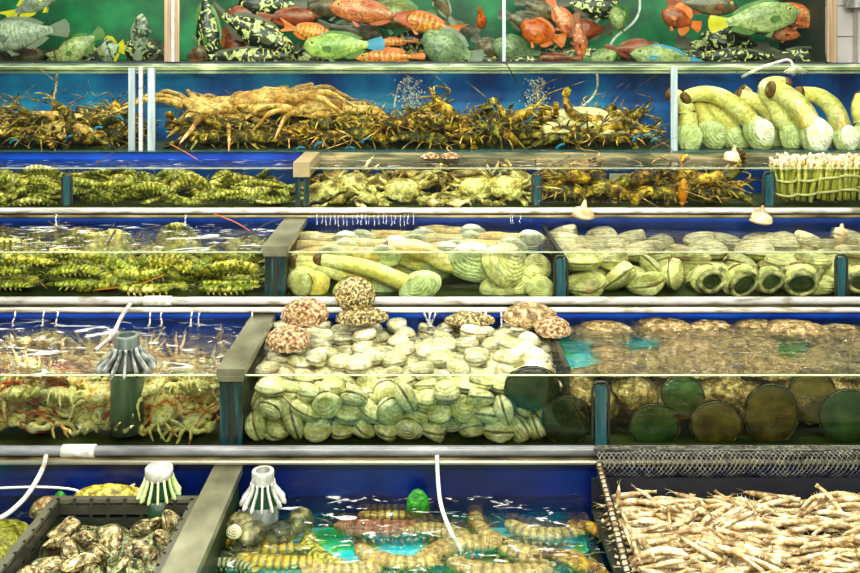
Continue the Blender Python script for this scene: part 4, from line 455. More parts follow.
'uppermantis': [[-1795,3236,1207,99,16,-3,1],[-1815,3279,1207,99,-11,4,4],[-1809,3377,1206,16,3,-19,-97],[-1788,3436,1207,7,-6,-6,99],[-1593,3236,1207,99,13,4,0],[-1584,3292,1206,96,19,4,20],[-1586,3417,1207,98,8,4,-15],[-1521,3443,1213,2,11,23,97],[-1399,3247,1206,14,0,0,-99],[-1391,3303,1206,100,-2,-1,-7],[-1448,3399,1210,9,99,-1,-8],[-1373,3436,1207,99,-10,4,1],[-1185,3295,1207,93,-37,1,-1],[-1208,3339,1206,100,0,0,-2],[-1170,3385,1206,1,0,-20,-98],[-1196,3435,1208,92,39,0,-4],[-967,3275,1207,99,-16,-3,-2],[-988,3323,1207,16,6,-16,-97],[-1007,3375,1206,4,0,0,100],[-982,3428,1206,99,0,0,12],[-750,3260,1207,96,-15,-7,25],[-773,3330,1206,7,0,0,100],[-763,3408,1206,5,-1,20,-98],[-772,3450,1207,5,4,-16,-99],[-560,3300,1207,3,-4,-16,99],[-594,3345,1206,98,20,0,0],[-602,3388,1207,99,-16,3,-1],[-560,3478,1207,0,5,6,-100],[-1818,3245,1243,14,-2,18,97],[-1822,3328,1208,10,17,-91,-37],[-1827,3405,1229,95,-16,-21,-16],[-1735,3468,1206,99,2,-3,-14],[-1529,3234,1238,6,-6,-57,-82],[-1532,3283,1228,91,36,13,18],[-1586,3372,1208,91,37,-7,-19],[-1606,3479,1207,99,-13,4,1],[-1379,3236,1240,1,5,-15,99],[-1457,3271,1218,96,22,-13,14],[-1477,3471,1228,12,-2,8,99],[-1383,3479,1207,3,0,99,16],[-1271,3249,1206,2,10,-98,-19],[-1228,3317,1239,20,98,-6,0],[-1110,3413,1230,95,-32,0,8],[-1188,3478,1207,91,-40,-2,5],[-955,3234,1214,7,-8,-62,-78],[-1049,3336,1220,1,-22,73,64],[-863,3368,1212,9,-5,-59,-80],[-986,3478,1207,2,5,91,40],[-830,3234,1235,2,-3,55,84],[-877,3307,1211,3,4,60,-80],[-730,3368,1212,4,10,-13,99],[-798,3479,1229,99,-13,-11,-1],[-568,3241,1206,10,-99,-9,3],[-627,3321,1234,88,47,-5,9],[-531,3417,1223,86,-30,8,41],[-626,3434,1206,100,0,0,-4],[-1707,3312,1206,1,-3,-100,7],[-1723,3374,1219,97,19,17,4],[-1821,3441,1246,79,58,-19,2],[-1822,3477,1223,1,-20,-14,97],[-1679,3273,1223,15,16,28,-94],[-1615,3338,1216,5,98,-10,13],[-1546,3387,1237,0,19,97,13],[-1682,3443,1240,17,-5,16,-97],[-1378,3268,1265,1,4,46,89],[-1431,3353,1207,16,98,-8,-4],[-1311,3389,1206,0,13,-99,0],[-1306,3466,1235,7,15,-95,-26],[-1206,3236,1226,90,37,19,-11],[-1087,3254,1206,1,-7,-100,3],[-1235,3367,1236,6,-8,99,-1],[-1206,3464,1246,98,18,3,12],[-1040,3287,1233,3,-6,3,100],[-1051,3379,1243,76,-65,-4,-2],[-930,3402,1220,13,-10,-84,-52],[-983,3451,1238,2,100,5,0],[-902,3327,1247,18,-13,-25,94],[-825,3273,1208,11,-8,60,-78],[-727,3316,1240,87,26,9,42],[-857,3425,1223,31,-35,-35,81],[-590,3270,1235,3,1,-97,24],[-671,3251,1206,98,4,3,17],[-678,3405,1236,10,1,-16,-98],[-650,3475,1223,20,5,96,17],[-1767,3273,1240,97,-14,4,-19],[-1748,3319,1242,5,16,97,15],[-1862,3376,1246,46,-29,-35,77],[-1822,3476,1266,14,-16,33,92],[-1647,3245,1259,97,-22,-5,12],[-1659,3327,1240,11,-10,-13,98],[-1628,3377,1242,97,19,-8,-15],[-1451,3427,1243,2,-2,-34,94],[-1315,3293,1237,7,-11,-99,-11],[-1438,3331,1240,99,15,6,-5],[-1327,3335,1218,3,95,-25,-17],[-1333,3411,1234,36,92,15,3],[-1139,3265,1240,100,-7,-4,-5],[-1140,3347,1234,96,-14,22,11],[-1218,3416,1243,24,95,14,10],[-1084,3454,1214,72,-69,9,5]],
'darklob': [[532,3259,1218,12,-6,16,-98],[571,3333,1218,7,-2,-12,-99],[558,3467,1218,1,4,17,-98],[818,3253,1219,100,7,7,0],[752,3366,1216,100,0,0,-4],[737,3447,1217,98,-1,0,-21],[1090,3266,1216,16,0,0,99],[1087,3345,1218,99,5,-4,10],[1044,3467,1217,0,0,0,100],[661,3259,1228,96,17,17,10],[561,3398,1219,12,9,-61,-78],[532,3434,1265,97,22,-11,8],[758,3306,1253,89,-43,-6,-14],[882,3317,1218,3,-1,41,-91],[870,3394,1238,93,-17,19,25],[1068,3251,1272,7,-3,93,36],[1002,3390,1216,0,-99,-15,0],[979,3438,1263,29,-8,-1,95],[595,3298,1267,9,3,-35,-93],[646,3389,1260,17,-18,58,-78],[529,3467,1319,11,-13,39,91],[949,3258,1230,96,-16,20,-8],[990,3335,1264,21,-11,-53,81],[853,3467,1228,98,14,16,-2]],
'lobleft': [[-1820,3604,1380,98,-15,-2,-12],[-1836,3754,1381,15,5,10,-98],[-1833,3845,1379,97,20,-2,-10],[-1596,3597,1381,99,12,5,-1],[-1573,3671,1380,0,-2,-11,-99],[-1537,3814,1381,99,12,-5,1],[-1325,3597,1380,0,0,26,97],[-1310,3738,1380,99,-15,-3,-1],[-1310,3813,1378,100,0,0,-1],[-1800,3643,1436,13,-4,-12,98],[-1786,3685,1379,98,20,1,5],[-1807,3806,1438,4,3,-6,-100],[-1526,3625,1434,1,-23,-6,-97],[-1518,3743,1387,82,-57,-9,-2],[-1538,3885,1382,57,-82,3,-2],[-1344,3667,1383,78,-63,0,0],[-1307,3782,1439,11,4,0,99],[-1310,3884,1384,90,-44,4,2],[-1866,3599,1461,22,32,34,-85],[-1679,3672,1437,88,-19,6,-44],[-1824,3883,1439,99,12,5,-1],[-1439,3634,1459,24,28,38,85],[-1654,3761,1401,96,-19,-22,4],[-1682,3860,1398,93,-23,-13,-26],[-1298,3623,1444,2,-22,-97,-5],[-1329,3711,1443,11,-1,-26,96],[-1382,3884,1454,2,4,36,-93],[-1837,3730,1448,35,-92,-14,-10]],
'lobmid': [[-900,3597,1380,99,-12,1,0],[-796,3734,1381,93,36,0,0],[-875,3874,1378,12,0,0,99],[-618,3650,1381,95,-5,8,-28],[-576,3724,1380,12,6,16,98],[-604,3832,1380,23,-8,15,-96],[-338,3621,1380,20,-7,15,-96],[-322,3708,1378,99,0,0,11],[-340,3882,1380,1,-4,17,-99],[-19,3596,1383,93,36,6,-1],[-42,3796,1379,1,0,20,-98],[-19,3882,1378,0,0,0,-100],[228,3636,1378,28,0,0,-96],[198,3783,1379,16,0,1,-99],[261,3880,1379,5,-1,19,98],[549,3597,1379,98,-20,0,0],[550,3799,1379,20,3,-15,-97],[528,3883,1380,1,-4,-17,-99],[794,3598,1378,0,0,0,-100],[823,3697,1378,95,0,0,-30],[841,3828,1381,97,-8,-5,-21],[-898,3668,1386,6,-2,-80,-60],[-910,3799,1379,98,-20,1,-3],[-905,3835,1436,98,-1,-7,-21],[-493,3646,1399,96,19,18,-8],[-466,3805,1379,9,-2,20,-98],[-524,3844,1429,30,-8,2,-95],[-258,3674,1429,99,4,9,-5],[-227,3788,1380,9,19,89,40],[-353,3840,1435,1,0,22,-97],[110,3613,1432,16,2,-25,-96],[-87,3679,1378,0,12,99,0],[40,3817,1438,50,-6,-5,-86],[309,3595,1400,6,17,-35,92],[184,3697,1380,40,89,22,10],[328,3817,1436,45,0,-11,89],[514,3678,1387,87,-46,-1,-18],[630,3722,1379,98,20,-1,-5],[556,3854,1443,93,32,-1,-15],[714,3656,1398,7,-16,72,67],[856,3745,1419,86,-39,32,7],[836,3881,1433,91,-39,-9,-13],[-880,3624,1442,93,-36,8,2],[-986,3760,1424,17,-77,-55,-28],[-877,3884,1479,92,-38,13,5],[-704,3606,1382,11,-9,-61,78],[-470,3740,1422,99,-4,0,-12],[-690,3884,1393,6,14,-75,64],[-208,3606,1386,8,-13,34,-93],[-317,3765,1425,51,85,-9,-2],[-194,3870,1416,56,-80,19,-2],[-73,3645,1439,10,1,28,-95],[10,3724,1389,15,3,-59,79],[-34,3882,1455,91,-37,-14,-11],[315,3704,1430,17,48,84,19],[132,3720,1432,1,-30,95,8],[149,3839,1405,14,-16,80,56],[378,3688,1386,39,-26,-33,82],[614,3770,1437,55,-84,3,0],[413,3820,1391,21,97,-2,14],[648,3691,1445,14,98,15,-3],[735,3800,1403,52,-83,-13,-15],[699,3870,1441,11,-19,-24,95],[-800,3688,1433,98,-7,12,-13]]}
# ---------------------------------------------------------------- materials
MT = {}
MT['hinge'] = flat('hinge', (.20, .13, .06), .5)
MT['siphon_tip'] = mat('siphon_tip', [(.3, (.05, .025, .01)), (.7, (.22, .12, .05))], scale=60, rough=.4)
MT['iris'] = flat('iris', (.75, .62, .2), .15); MT['black'] = flat('black', (.006, .006, .007), .15)
MT['crab_pale'] = mat('crab_pale', [(.3, (.62, .52, .22)), (.7, (.85, .80, .50))], scale=25, rough=.3, bump=.3, mott=0.6)
MT['frill'] = mat('frill', [(.3, (.004, .005, .003)), (.75, (.06, .065, .035))], scale=80, rough=.3, bump=.6)
CLAM = [(.25, (.46, .42, .20)), (.44, (.82, .79, .52)), (.60, (.99, .98, .80))]
M_clam = mat('clam_shell', CLAM, scale=28, dist=.6, rough=.32, bump=.5, bands=(6, .22, (.36, .33, .12), .3), rim=(1.01, (.10, .085, .03)), vary=.16, spec=.6, huev=.012, mott=0.35)
M_surf = mat('surf_clam_shell', [(.25, (.42, .40, .20)), (.5, (.74, .72, .46)), (.78, (.90, .90, .68))], scale=16, dist=.8, rough=.35, bump=.5, bands=(11, .28, (.26, .24, .09), .2), rim=(1.02, (.09, .08, .03)), vary=.15, huev=.012, mott=0.4)
M_geoshell = mat('geoduck_shell', [(.3, (.60, .66, .40)), (.6, (.86, .92, .72)), (.8, (.97, 1, .88))], scale=18, dist=.5, rough=.35, bump=.5, bands=(9, .12, (.46, .50, .28), .3), vary=.08, mott=0.3)
M_geo = mat('geoduck_flesh', [(.3, (.64, .54, .20)), (.5, (.88, .82, .42)), (.68, (.98, .96, .72))], scale=9, dist=.5, rough=.35, bump=.35, vary=.1, bump2=70, mott=0.3)
M_geopale = mat('pale_geoduck_flesh', [(.3, (.74, .56, .16)), (.55, (.92, .82, .42)), (.75, (.99, .95, .72))], scale=9, dist=.5, rough=.3, bump=.35, vary=.1, bump2=70, mott=0.3)
M_crab = mat('crab_shell', [(.36, (.10, .07, .02)), (.47, (.50, .43, .17)), (.60, (.93, .88, .56))], scale=22, detail=5, rough=.35, bump=.6, bump2=90, vary=.2, mott=0.65)
M_redcrab = mat('mottled_crab_shell', [(.32, (.22, .12, .02)), (.40, (.80, .62, .24)), (.49, (.97, .90, .55)), (.68, (1, .98, .74))], scale=26, detail=5, rough=.3, bump=.6, bump2=90, vary=.22, huev=.03, spots=(60, (.62, .14, .03), .20, .6), mott=.35)
M_spotcrab = mat('spotted_crab_shell', [(.35, (.40, .26, .10)), (.6, (.85, .68, .34))], scale=20, rough=.3, bump=.5, spots=(42, (.05, .02, .01), .34, .95), mott=0.4)
M_tie = flat('red_tie', (.85, .07, .02), .4, vary=0)
M_lob = mat('dark_lobster_shell', [(.36, (.012, .012, .004)), (.48, (.09, .07, .016)), (.56, (.36, .26, .04)), (.66, (.90, .70, .18))], scale=30, detail=5, rough=.32, bump=.8, bump2=120, vary=.35, huev=.03, mott=0.8)
M_loborange = mat('amber_lobster_shell', [(.36, (.04, .02, .004)), (.48, (.38, .22, .02)), (.62, (.95, .70, .12))], scale=24, detail=4, rough=.3, bump=.8, bump2=100, vary=.25, mott=0.75)
M_lobleg = mat('lobster_leg', [(.36, (.03, .022, .006)), (.5, (.20, .14, .03)), (.62, (.70, .55, .18))], scale=26, rough=.35, bump=.4, vary=.3, mott=0.5)
M_tan = mat('tan_crab_shell', [(.3, (.45, .24, .07)), (.5, (.78, .52, .22)), (.75, (.95, .80, .50))], scale=14, detail=5, rough=.4, bump=.9, bump2=60, mott=0.6)
M_gm = mat('olive_mantis_shell', [(.34, (.02, .04, .005)), (.43, (.46, .46, .06)), (.52, (.94, .88, .18)), (.66, (.98, .96, .48))], scale=40, detail=4, rough=.3, bump=.6, bands=(9, .5, (.04, .07, .01), .16), vary=.35, huev=.03, spots=(75, (.95, .92, .35), .16, .8), mott=0.75)
M_um = mat('lime_mantis_shell', [(.34, (.06, .06, .015)), (.44, (.40, .38, .09)), (.54, (.84, .80, .24)), (.68, (.98, .96, .58))], scale=36, detail=4, rough=.28, bump=.6, bands=(9, .6, (.07, .10, .015), .10), vary=.3, huev=.02, mott=0.7)
M_ym = mat('banded_mantis_shell', [(.3, (.62, .40, .03)), (.55, (.92, .70, .07)), (.75, (.98, .90, .34))], scale=20, rough=.28, bump=.3, bands=(9, .8, (.10, .08, .02), .01), vary=.08, mott=0.45)
M_bm = mat('pale_mantis_shell', [(.3, (.55, .38, .14)), (.6, (.86, .72, .36))], scale=24, rough=.28, bump=.3, bands=(9, .55, (.22, .11, .04), .05), vary=.15, mott=0.55)
M_rm = mat('brown_mantis_shell', [(.3, (.34, .14, .06)), (.6, (.66, .36, .20))], scale=24, rough=.28, bump=.3, bands=(9, .6, (.14, .05, .02), .01), mott=0.5)
M_sm = mat('striped_tiger_shell', [(.3, (.50, .48, .22)), (.7, (.90, .88, .60))], scale=20, rough=.3, bump=.3, bands=(9, .95, (.01, .02, .006), .01), mott=0.3)
M_head = mat('mantis_head', [(.3, (.30, .28, .06)), (.7, (.80, .70, .22))], scale=40, rough=.3, bump=.5, vary=.2, mott=0.6)
M_abshell = mat('abalone_shell', [(.32, (.05, .04, .015)), (.46, (.26, .20, .08)), (.58, (.56, .44, .24)), (.7, (.82, .74, .52))], scale=55, detail=6, dist=.6, rough=.5, bump=1., bump2=140, vary=.2, huev=.015, mott=0.6)
M_footg = mat('green_abalone_foot', [(.35, (.02, .05, .02)), (.7, (.08, .14, .055))], scale=22, detail=5, rough=.25, bump=.3, bump2=150, vary=.15)
M_footd = mat('dark_abalone_foot', [(.35, (.015, .018, .008)), (.7, (.05, .065, .03))], scale=22, detail=5, rough=.25, bump=.3, bump2=150)
M_footb = mat('brown_abalone_foot', [(.35, (.07, .055, .018)), (.7, (.24, .19, .06))], scale=22, detail=5, rough=.25, bump=.3, bump2=150)
M_rough = mat('encrusted_shell', [(.36, (.10, .05, .02)), (.48, (.46, .30, .13)), (.57, (.80, .64, .40)), (.72, (.98, .92, .76))], scale=110, detail=4, rough=.5, bump=1., bump2=220, vary=.1, mott=0.5)
M_rough2 = mat('barnacled_shell', [(.40, (.03, .022, .008)), (.5, (.28, .22, .08)), (.62, (.75, .68, .36))], scale=130, detail=3, dist=.6, rough=.45, bump=1., vary=.1, mott=0.5)
M_oy = mat('oyster_shell', [(.36, (.02, .018, .01)), (.45, (.24, .20, .09)), (.55, (.60, .52, .27)), (.68, (.92, .88, .70))], scale=42, detail=6, dist=1.2, rough=.4, bump=1., bump2=120, vary=.25, mott=0.75)
M_shrimp = mat('pale_prawn', [(.36, (.16, .11, .045)), (.47, (.46, .37, .20)), (.62, (.84, .78, .58))], scale=38, rough=.28, bump=.3, bands=(7, .3, (.52, .34, .14), .02), vary=.22, mott=0.4)
M_steel = flat('brushed_steel', (.42, .41, .34), .35, .6, .15, 12)
M_beam = mat('worn_steel', [(.3, (.16, .16, .11)), (.6, (.34, .34, .25)), (.8, (.50, .50, .39))], scale=9, detail=6, rough=.34, metal=.7, bump=.06, stretch=(1.5, 1, 1))
M_post = mat('dark_green_post', [(.35, (.004, .010, .009)), (.6, (.012, .04, .04)), (.8, (.06, .13, .13))], scale=30, rough=.25, bump=.2, stretch=(4, 4, .3), spec=.7)
M_tealpost = mat('teal_post', [(.35, (.012, .04, .045)), (.7, (.05, .13, .14))], scale=20, rough=.25, stretch=(4, 4, .3))
M_alu = mat('aluminium_post', [(.35, (.34, .42, .42)), (.7, (.62, .72, .72))], scale=16, rough=.3, metal=.3, stretch=(6, 6, .3))
M_block = flat('beige_block', (.36, .31, .19), .5)
M_pvc = mat('white_pvc', [(.34, (.30, .28, .22)), (.48, (.60, .60, .57)), (.8, (.80, .80, .80))], scale=45, detail=5, rough=.3, bump=.15, stretch=(.3, 1, 1))
M_greypvc = mat('grey_pvc', [(.35, (.12, .125, .13)), (.6, (.24, .25, .26)), (.8, (.36, .37, .38))], scale=30, detail=5, rough=.25, stretch=(.3, 1, 1))
M_blue = mat('blue_fibreglass', [(.3, (.003, .06, .32)), (.7, (.008, .16, .62))], scale=6, detail=4, rough=.3, bump=.1)
M_blueback = mat('blue_backboard', [(.3, (.004, .05, .20)), (.48, (.012, .18, .56)), (.7, (.04, .42, .80))], scale=5, detail=5, rough=.4, bump=.1, stretch=(1, 1, .6))
M_navy = mat('navy_fibreglass', [(.3, (.001, .005, .025)), (.7, (.002, .02, .11))], scale=7, detail=4, rough=.3, bump=.1)
M_green = mat('green_backboard', [(.3, (.002, .04, .02)), (.5, (.004, .15, .07)), (.75, (.02, .36, .15))], scale=5, detail=5, rough=.5, bump=.1)
M_floor5 = mat('turquoise_floor', [(.36, (.01, .22, .03)), (.45, (.02, .50, .10)), (.50, (.04, .75, .85)), (.75, (.12, .85, 1.0))], scale=9, detail=3, rough=.4, bump=.1)
M_tfloor = mat('green_tank_floor', [(.3, (.006, .012, .004)), (.6, (.030, .040, .012)), (.8, (.06, .10, .03))], scale=8, detail=4, rough=.5)
M_darkfloor = flat('dark_floor', (.04, .05, .04), .6)
M_ledge = mat('wet_ledge', [(.35, (.05, .045, .025)), (.6, (.26, .23, .13)), (.8, (.52, .50, .38))], scale=22, detail=5, rough=.3, bump=.4, stretch=(.4, 1, 1))
M_wood = mat('pale_wood', [(.3, (.20, .13, .08)), (.6, (.38, .32, .22)), (.8, (.56, .50, .40))], scale=12, rough=.5, stretch=(9, 3, .2))
M_edge = flat('glass_edge', (.62, .70, .52), .15, vary=0)
M_net = flat('black_net', (.02, .022, .015), .5)
M_wire = mat('grey_wire', [(.4, (.012, .012, .008)), (.7, (.13, .13, .09))], scale=60, rough=.35)
M_rope = mat('tan_rod', [(.35, (.30, .17, .05)), (.6, (.75, .66, .48)), (.8, (.95, .93, .85))], scale=30, rough=.4, bump=.4)
M_plastic = flat('black_plastic', (.035, .035, .028), .3)
M_grey = mat('grey_plastic', [(.35, (.06, .075, .065)), (.7, (.20, .23, .21))], scale=30, rough=.35, stretch=(2, 2, .3))
M_white = mat('white_plastic', [(.35, (.42, .43, .38)), (.65, (.78, .79, .75))], scale=40, rough=.35)
M_dgreen = flat('dark_green_plastic', (.01, .05, .02), .35)
M_paleg = mat('algae_plastic', [(.35, (.45, .62, .25)), (.65, (.82, .90, .62))], scale=40, rough=.35)
M_hose = flat('clear_hose', (.82, .86, .82), .2, vary=0)
M_razor = mat('razor_shell', [(.3, (.14, .14, .03)), (.5, (.38, .38, .10)), (.75, (.68, .66, .30))], scale=40, rough=.3, bump=.3, stretch=(3, 3, .25), vary=.3, huev=.02, mott=0.5)
M_band = flat('cream_band', (.82, .78, .58), .4)
M_razfoot = mat('razor_clam_foot', [(.3, (.75, .48, .16)), (.6, (.97, .88, .66))], scale=40, rough=.3, mott=0.3)
M_sack = mat('yellow_net_sack', [(.35, (.12, .11, .02)), (.5, (.45, .38, .05)), (.68, (.85, .76, .22))], scale=60, rough=.4, bump=.8, mott=0.6)
M_tile = mat('white_wall_tiles', [(.4, (.62, .60, .56)), (.6, (.82, .81, .78))], scale=3, rough=.25)
M_brown = mat('brown_door', [(.35, (.10, .035, .006)), (.65, (.24, .10, .02))], scale=10, rough=.4, stretch=(6, 6, .4))
M_glass = clear('tank_glass', (.94, .985, .85), 1.3)
M_glasstop = clear('aquarium_glass', (.90, .96, .92), 1.3)
M_jet = clear('falling_water', (.9, .95, 1), 1.6, rough=.1, gl=(1, 1, 1), wave=(60, (1, 1, .3)), bump=.6, foam_glints=(60, .50, .6))
M_w5 = clear('calm_water', (.86, .97, .93), 1.33, .03, (9, (1, 2, 1)), .2, foam_glints=None)
M_w5foam = clear('frothy_water', (.90, .97, .93), 1.33, .03, (16, (1, 2, 1)), .34, refr=.15, foam_glints=(16, .61, .6))
M_w4 = clear('still_water', (.97, .99, .93), 1.33, .03, (10, (1, 2.5, 1)), .25)
M_wr = clear('rippled_water', (.95, .98, .90), 1.25, .05, (15, (1, 2.6, 1)), .8, refr=.3, foam_glints=(9, .58, .45))  # white patches painted on the surface as broad ripple highlights
M_wab = clear('faint_ripples', (.95, .98, .88), 1.33, .03, (10, (1, 2.6, 1)), .5, refr=.3)
M_w2 = clear('brownish_water', (.95, .93, .80), 1.22, .05, (13, (1, 3, 1)), .4, refr=.15, foam_glints=(9, .60, .35))
M_under = clear('clear_water', (.96, .99, .98), 1.33, .03, (8, (1, 2, 1)), .3)

# ---------------------------------------------------------------- camera, light
cd = bpy.data.cameras.new('camera'); cam = bpy.data.objects.new('camera', cd); C.objects.link(cam)
cam.location = (0, 0, 1.75); cam.rotation_euler = (R(90), 0, 0)
cd.sensor_width = 36; cd.lens = 36 * 900 / 860; cd.shift_x = 5 / 860; cd.shift_y = -(286.5 - 45) / 860; cd.clip_start = .05
SC.camera = cam
def at(px, py, Y): return Vector(((px - 425) / 900 * Y, Y, 1.75 - (py - 45) / 900 * Y))
w = bpy.data.worlds.new('world'); SC.world = w; w.use_nodes = True
w.node_tree.nodes['Background'].inputs[0].default_value = (.95, .97, 1, 1); w.node_tree.nodes['Background'].inputs[1].default_value = .16
def lamp(loc, size, power, col=(1, .955, .84), rot=(0, 0, 0)):
    l = bpy.data.lights.new('unseen_lamp', 'AREA'); l.shape = 'RECTANGLE'; l.size, l.size_y = size; l.energy = power; l.color = col
    o = bpy.data.objects.new('unseen_lamp', l); C.objects.link(o); o.location = loc; o.rotation_euler = rot; return o  # area lamp out of view, no fixture modelled
for x in (-1.5, 0, 1.5):
    lamp((x, .9, 2.55), (1.2, .14), 36, rot=(R(26), 0, 0))
    lamp((x, 2.45, 2.45), (1.2, .12), 16)
    lamp((x, 3.3, 2.35), (1.2, .12), 12)
    lamp((x, 4.12, 2.31), (1.2, .1), 2.4, (1, .95, .85))
for x in (-1.3, 0, 1.3): lamp((x, -.5, 2.6), (1.2, .25), 17, rot=(R(62), 0, 0))  # added front lamps, unseen, to brighten what lies behind the glass
for x in (-1.0, 1.0): lamp((x, 3.86, 1.95 + .2), (1.4, .06), 5, rot=(0, 0, 0))  # added unseen lamps, set far back for glints on the ripples
SC.view_settings.view_transform = 'Standard'; SC.view_settings.look = 'None'; SC.view_settings.gamma = 1; SC.view_settings.exposure = .27
SC.cycles.transparent_max_bounces = 24; SC.cycles.max_bounces = 8; SC.cycles.caustics_reflective = False; SC.cycles.caustics_refractive = False
SC.cycles.sample_clamp_indirect = 4

# ---------------------------------------------------------------- the room
def struct(name, lo, hi, m): return tag(MB().box(lo, hi).build(name, m, None, False), kind='structure')
struct('floor', (-3.5, -.6, -.05), (3.6, 5.3, 0), M_tile)
struct('wall_back', (-3.5, 5.2, 0), (3.6, 5.3, 2.9), M_tile)
# white tiled wall and brown door right of the fish tanks
b = MB()
for i in range(3):
    for k in range(14): b.box((1.98 + i * .105, 4.55, .4 + k * .155), (2.08 + i * .105, 4.6, .55 + k * .155))
tw = tag(b.build('wall_right', M_tile, None, False), kind='structure')
struct('door_1', (2.20, 4.50, 0), (2.9, 4.54, 2.25), M_brown)
struct('trim_1', (2.16, 4.49, 0), (2.2, 4.545, 2.3), M_tile)
tag(MB().box((2.10, 4.40, 1.935), (2.5, 4.49, 2.02)).build('wall_box', M_white, None, False), 'white box on the wall at the top right corner', 'box')

# ---------------------------------------------------------------- the tiers of tanks
X0, X1 = -2.15, 2.15
def tank(label, yf, yb, z0, z1, zw, wm, back, floor_m, glass=M_glass, zb=None, x0=X0, x1=X1, waters=None, edge=True, inner=None, innerm=None, inner2=None):
    t = tag(empty('glass_tank', ((x0 + x1) / 2, yf, z0)), label, 'tank', 'stepped display tanks'); ox, oy, oz = t.location
    def part(nm, lo, hi, m, lab=None, sm=False):
        b = MB().box((lo[0] - ox, lo[1] - oy, lo[2] - oz), (hi[0] - ox, hi[1] - oy, hi[2] - oz)); return b.build(nm, m, t, sm, lab)
    part('front_pane', (x0, yf, z0), (x1, yf + .006, z1 - .002), glass, 'clear glass front')
    if edge: part('polished_edge', (x0, yf, z1 - .002), (x1, yf + .006, z1), M_edge, 'pale green cut edge of the glass')
    part('back_panel', (x0, yb, z0), (x1, yb + .012, zb or z1 + .02), back, 'blue back panel' if back is not M_green else 'green back panel')
    part('bottom_panel', (x0, yf, z0 - .012), (x1, yb + .012, z0), floor_m)
    for x in (x0, x1): part('side_panel', (x - .01, yf, z0), (x, yb, z1), M_darkfloor)
    if inner: part('raised_tray', *inner, innerm or M_tfloor)
    if inner2: part('raised_tray', *inner2, M_floor5)
    for (a, b_, m, lb) in waters or [(x0, x1, wm, None)]:
        o = MB().grid(lambda u, v: (a + (b_ - a) * u, yf + .006 + (yb - yf - .006) * v, zw), 2, 2).build('water', m, None, False)
        tag(o, lb, 'water', 'water in the tanks', 'stuff')
    return t
# bottom tier
tank('lowest open display tank with navy back wall and turquoise floor', 1.45, 2.135, .50, .755, .68, None, M_navy, M_floor5, zb=.755,
     waters=[(X0, -.50, M_w5, 'still water in the lowest tank, around the black oyster crate'), (-.43, .37, M_w5foam, 'frothy rippled water over the yellow mantis shrimps in the lowest tank')], edge=False, inner=((-.43, 1.456, .50), (.37, 2.135, .605)), innerm=M_floor5)
# clam tier
tank('second tank from the bottom, holding small clams between crabs and abalones', 2.20, 2.672, .768, .943, .9365, None, M_blue, M_tfloor, zb=.968, inner=((-.44, 2.36, .768), (.35, 2.672, .850)), inner2=((.37, 2.43, .768), (2.1, 2.672, .872)),
     waters=[(X0, -.507, M_wr, 'strongly rippled water over the tied crabs'), (-.437, .36, M_w4, 'still water over the small pale clams'), (.372, X1, M_wab, 'calm water over the abalones')])
# geoduck and surf clam tier
tank('middle tank holding big clams and geoducks lying flat', 2.70, 3.17, .989, 1.129, 1.122, None, M_blue, M_tfloor, zb=1.150,
     waters=[(X0, -.487, M_wr, 'rippled water over the green spotted mantis shrimps'), (-.408, .40, M_w4, 'still water over the geoducks lying flat'), (.412, X1, M_w4, 'still water over the big ridged clams')])
# crab and razor clam tier
tank('shallow tank holding cream crabs beside bundled razor clams', 3.20, 3.505, 1.174, 1.313, 1.305, None, M_blue, M_tfloor, zb=1.334,
     waters=[(X0, X1, M_w2, 'thin strip of water over the cream crabs')])
# upright geoduck tier
tank('tall blue-backed tank holding lobsters and upright geoducks', 3.54, 3.955, 1.337, 1.667, 1.638, None, M_blueback, M_tfloor, zb=1.668,
     waters=[(X0, X1, M_under, 'flat water surface above the dark lobsters')])
tag(MB().box((X0, 3.944, 1.640), (X1, 3.954, 1.6675)).build('trim_2', mat('grey_green_strip', [(.38, (.07, .10, .06)), (.55, (.26, .31, .21)), (.72, (.72, .75, .60))], scale=12, stretch=(.5, 1, 4), detail=5), None, False), kind='structure')
tag(MB().box((-.43, 3.490, 1.290), (X1, 3.503, 1.333)).build('trim_3', mat('wet_teal_strip', [(.35, (.06, .07, .04)), (.52, (.22, .22, .13)), (.7, (.55, .48, .28))], scale=14, stretch=(.5, 1, 5), detail=5), None, False), kind='structure')
# top fish tanks
tank('top green-backed fish tank', 4.0, 4.50, 1.676, 2.30, 2.26, None, M_green, M_tfloor, M_glasstop, zb=2.3, x0=-2.15, x1=1.78,
     waters=[(-2.15, 1.78, M_under, 'water surface of the top fish tank')])

# stand that carries the tiers
b = MB(); b.box((X0, 1.45, 0), (X1, 2.15, .486)).box((X0, 2.19, 0), (X1, 2.69, .755)).box((X0, 2.695, 0), (X1, 3.19, .976)).box((X0, 3.195, 0), (X1, 3.53, 1.161)).box((X0, 3.535, 0), (X1, 3.98, 1.323)).box((X0, 3.985, 0), (X1, 4.52, 1.662))
tag(b.build('stepped_stand', M_darkfloor, None, False), 'dark stepped stand under all the tanks', 'stand')
# wet ledges between the tiers
def ledge(y0, y1, z0, z1, lab, m=M_ledge):
    o = MB().box((X0, y0, z0), (X1, y1, z1)).build('ledge', m, None, False); return tag(o, lab, 'ledge', 'ledges between the tanks')
ledge(2.137, 2.198, .755, .764, 'wet metal ledge below the clam and abalone tank')
ledge(2.655, 2.698, .968, .985, 'wet ledge below the geoduck tank, behind the small clams')
ledge(3.152, 3.198, 1.150, 1.168, 'wet ledge below the cream crab tank, behind the big clams')
ledge(3.49, 3.538, 1.334, 1.3365, 'teal ledge below the tall blue tank', M_tealpost)

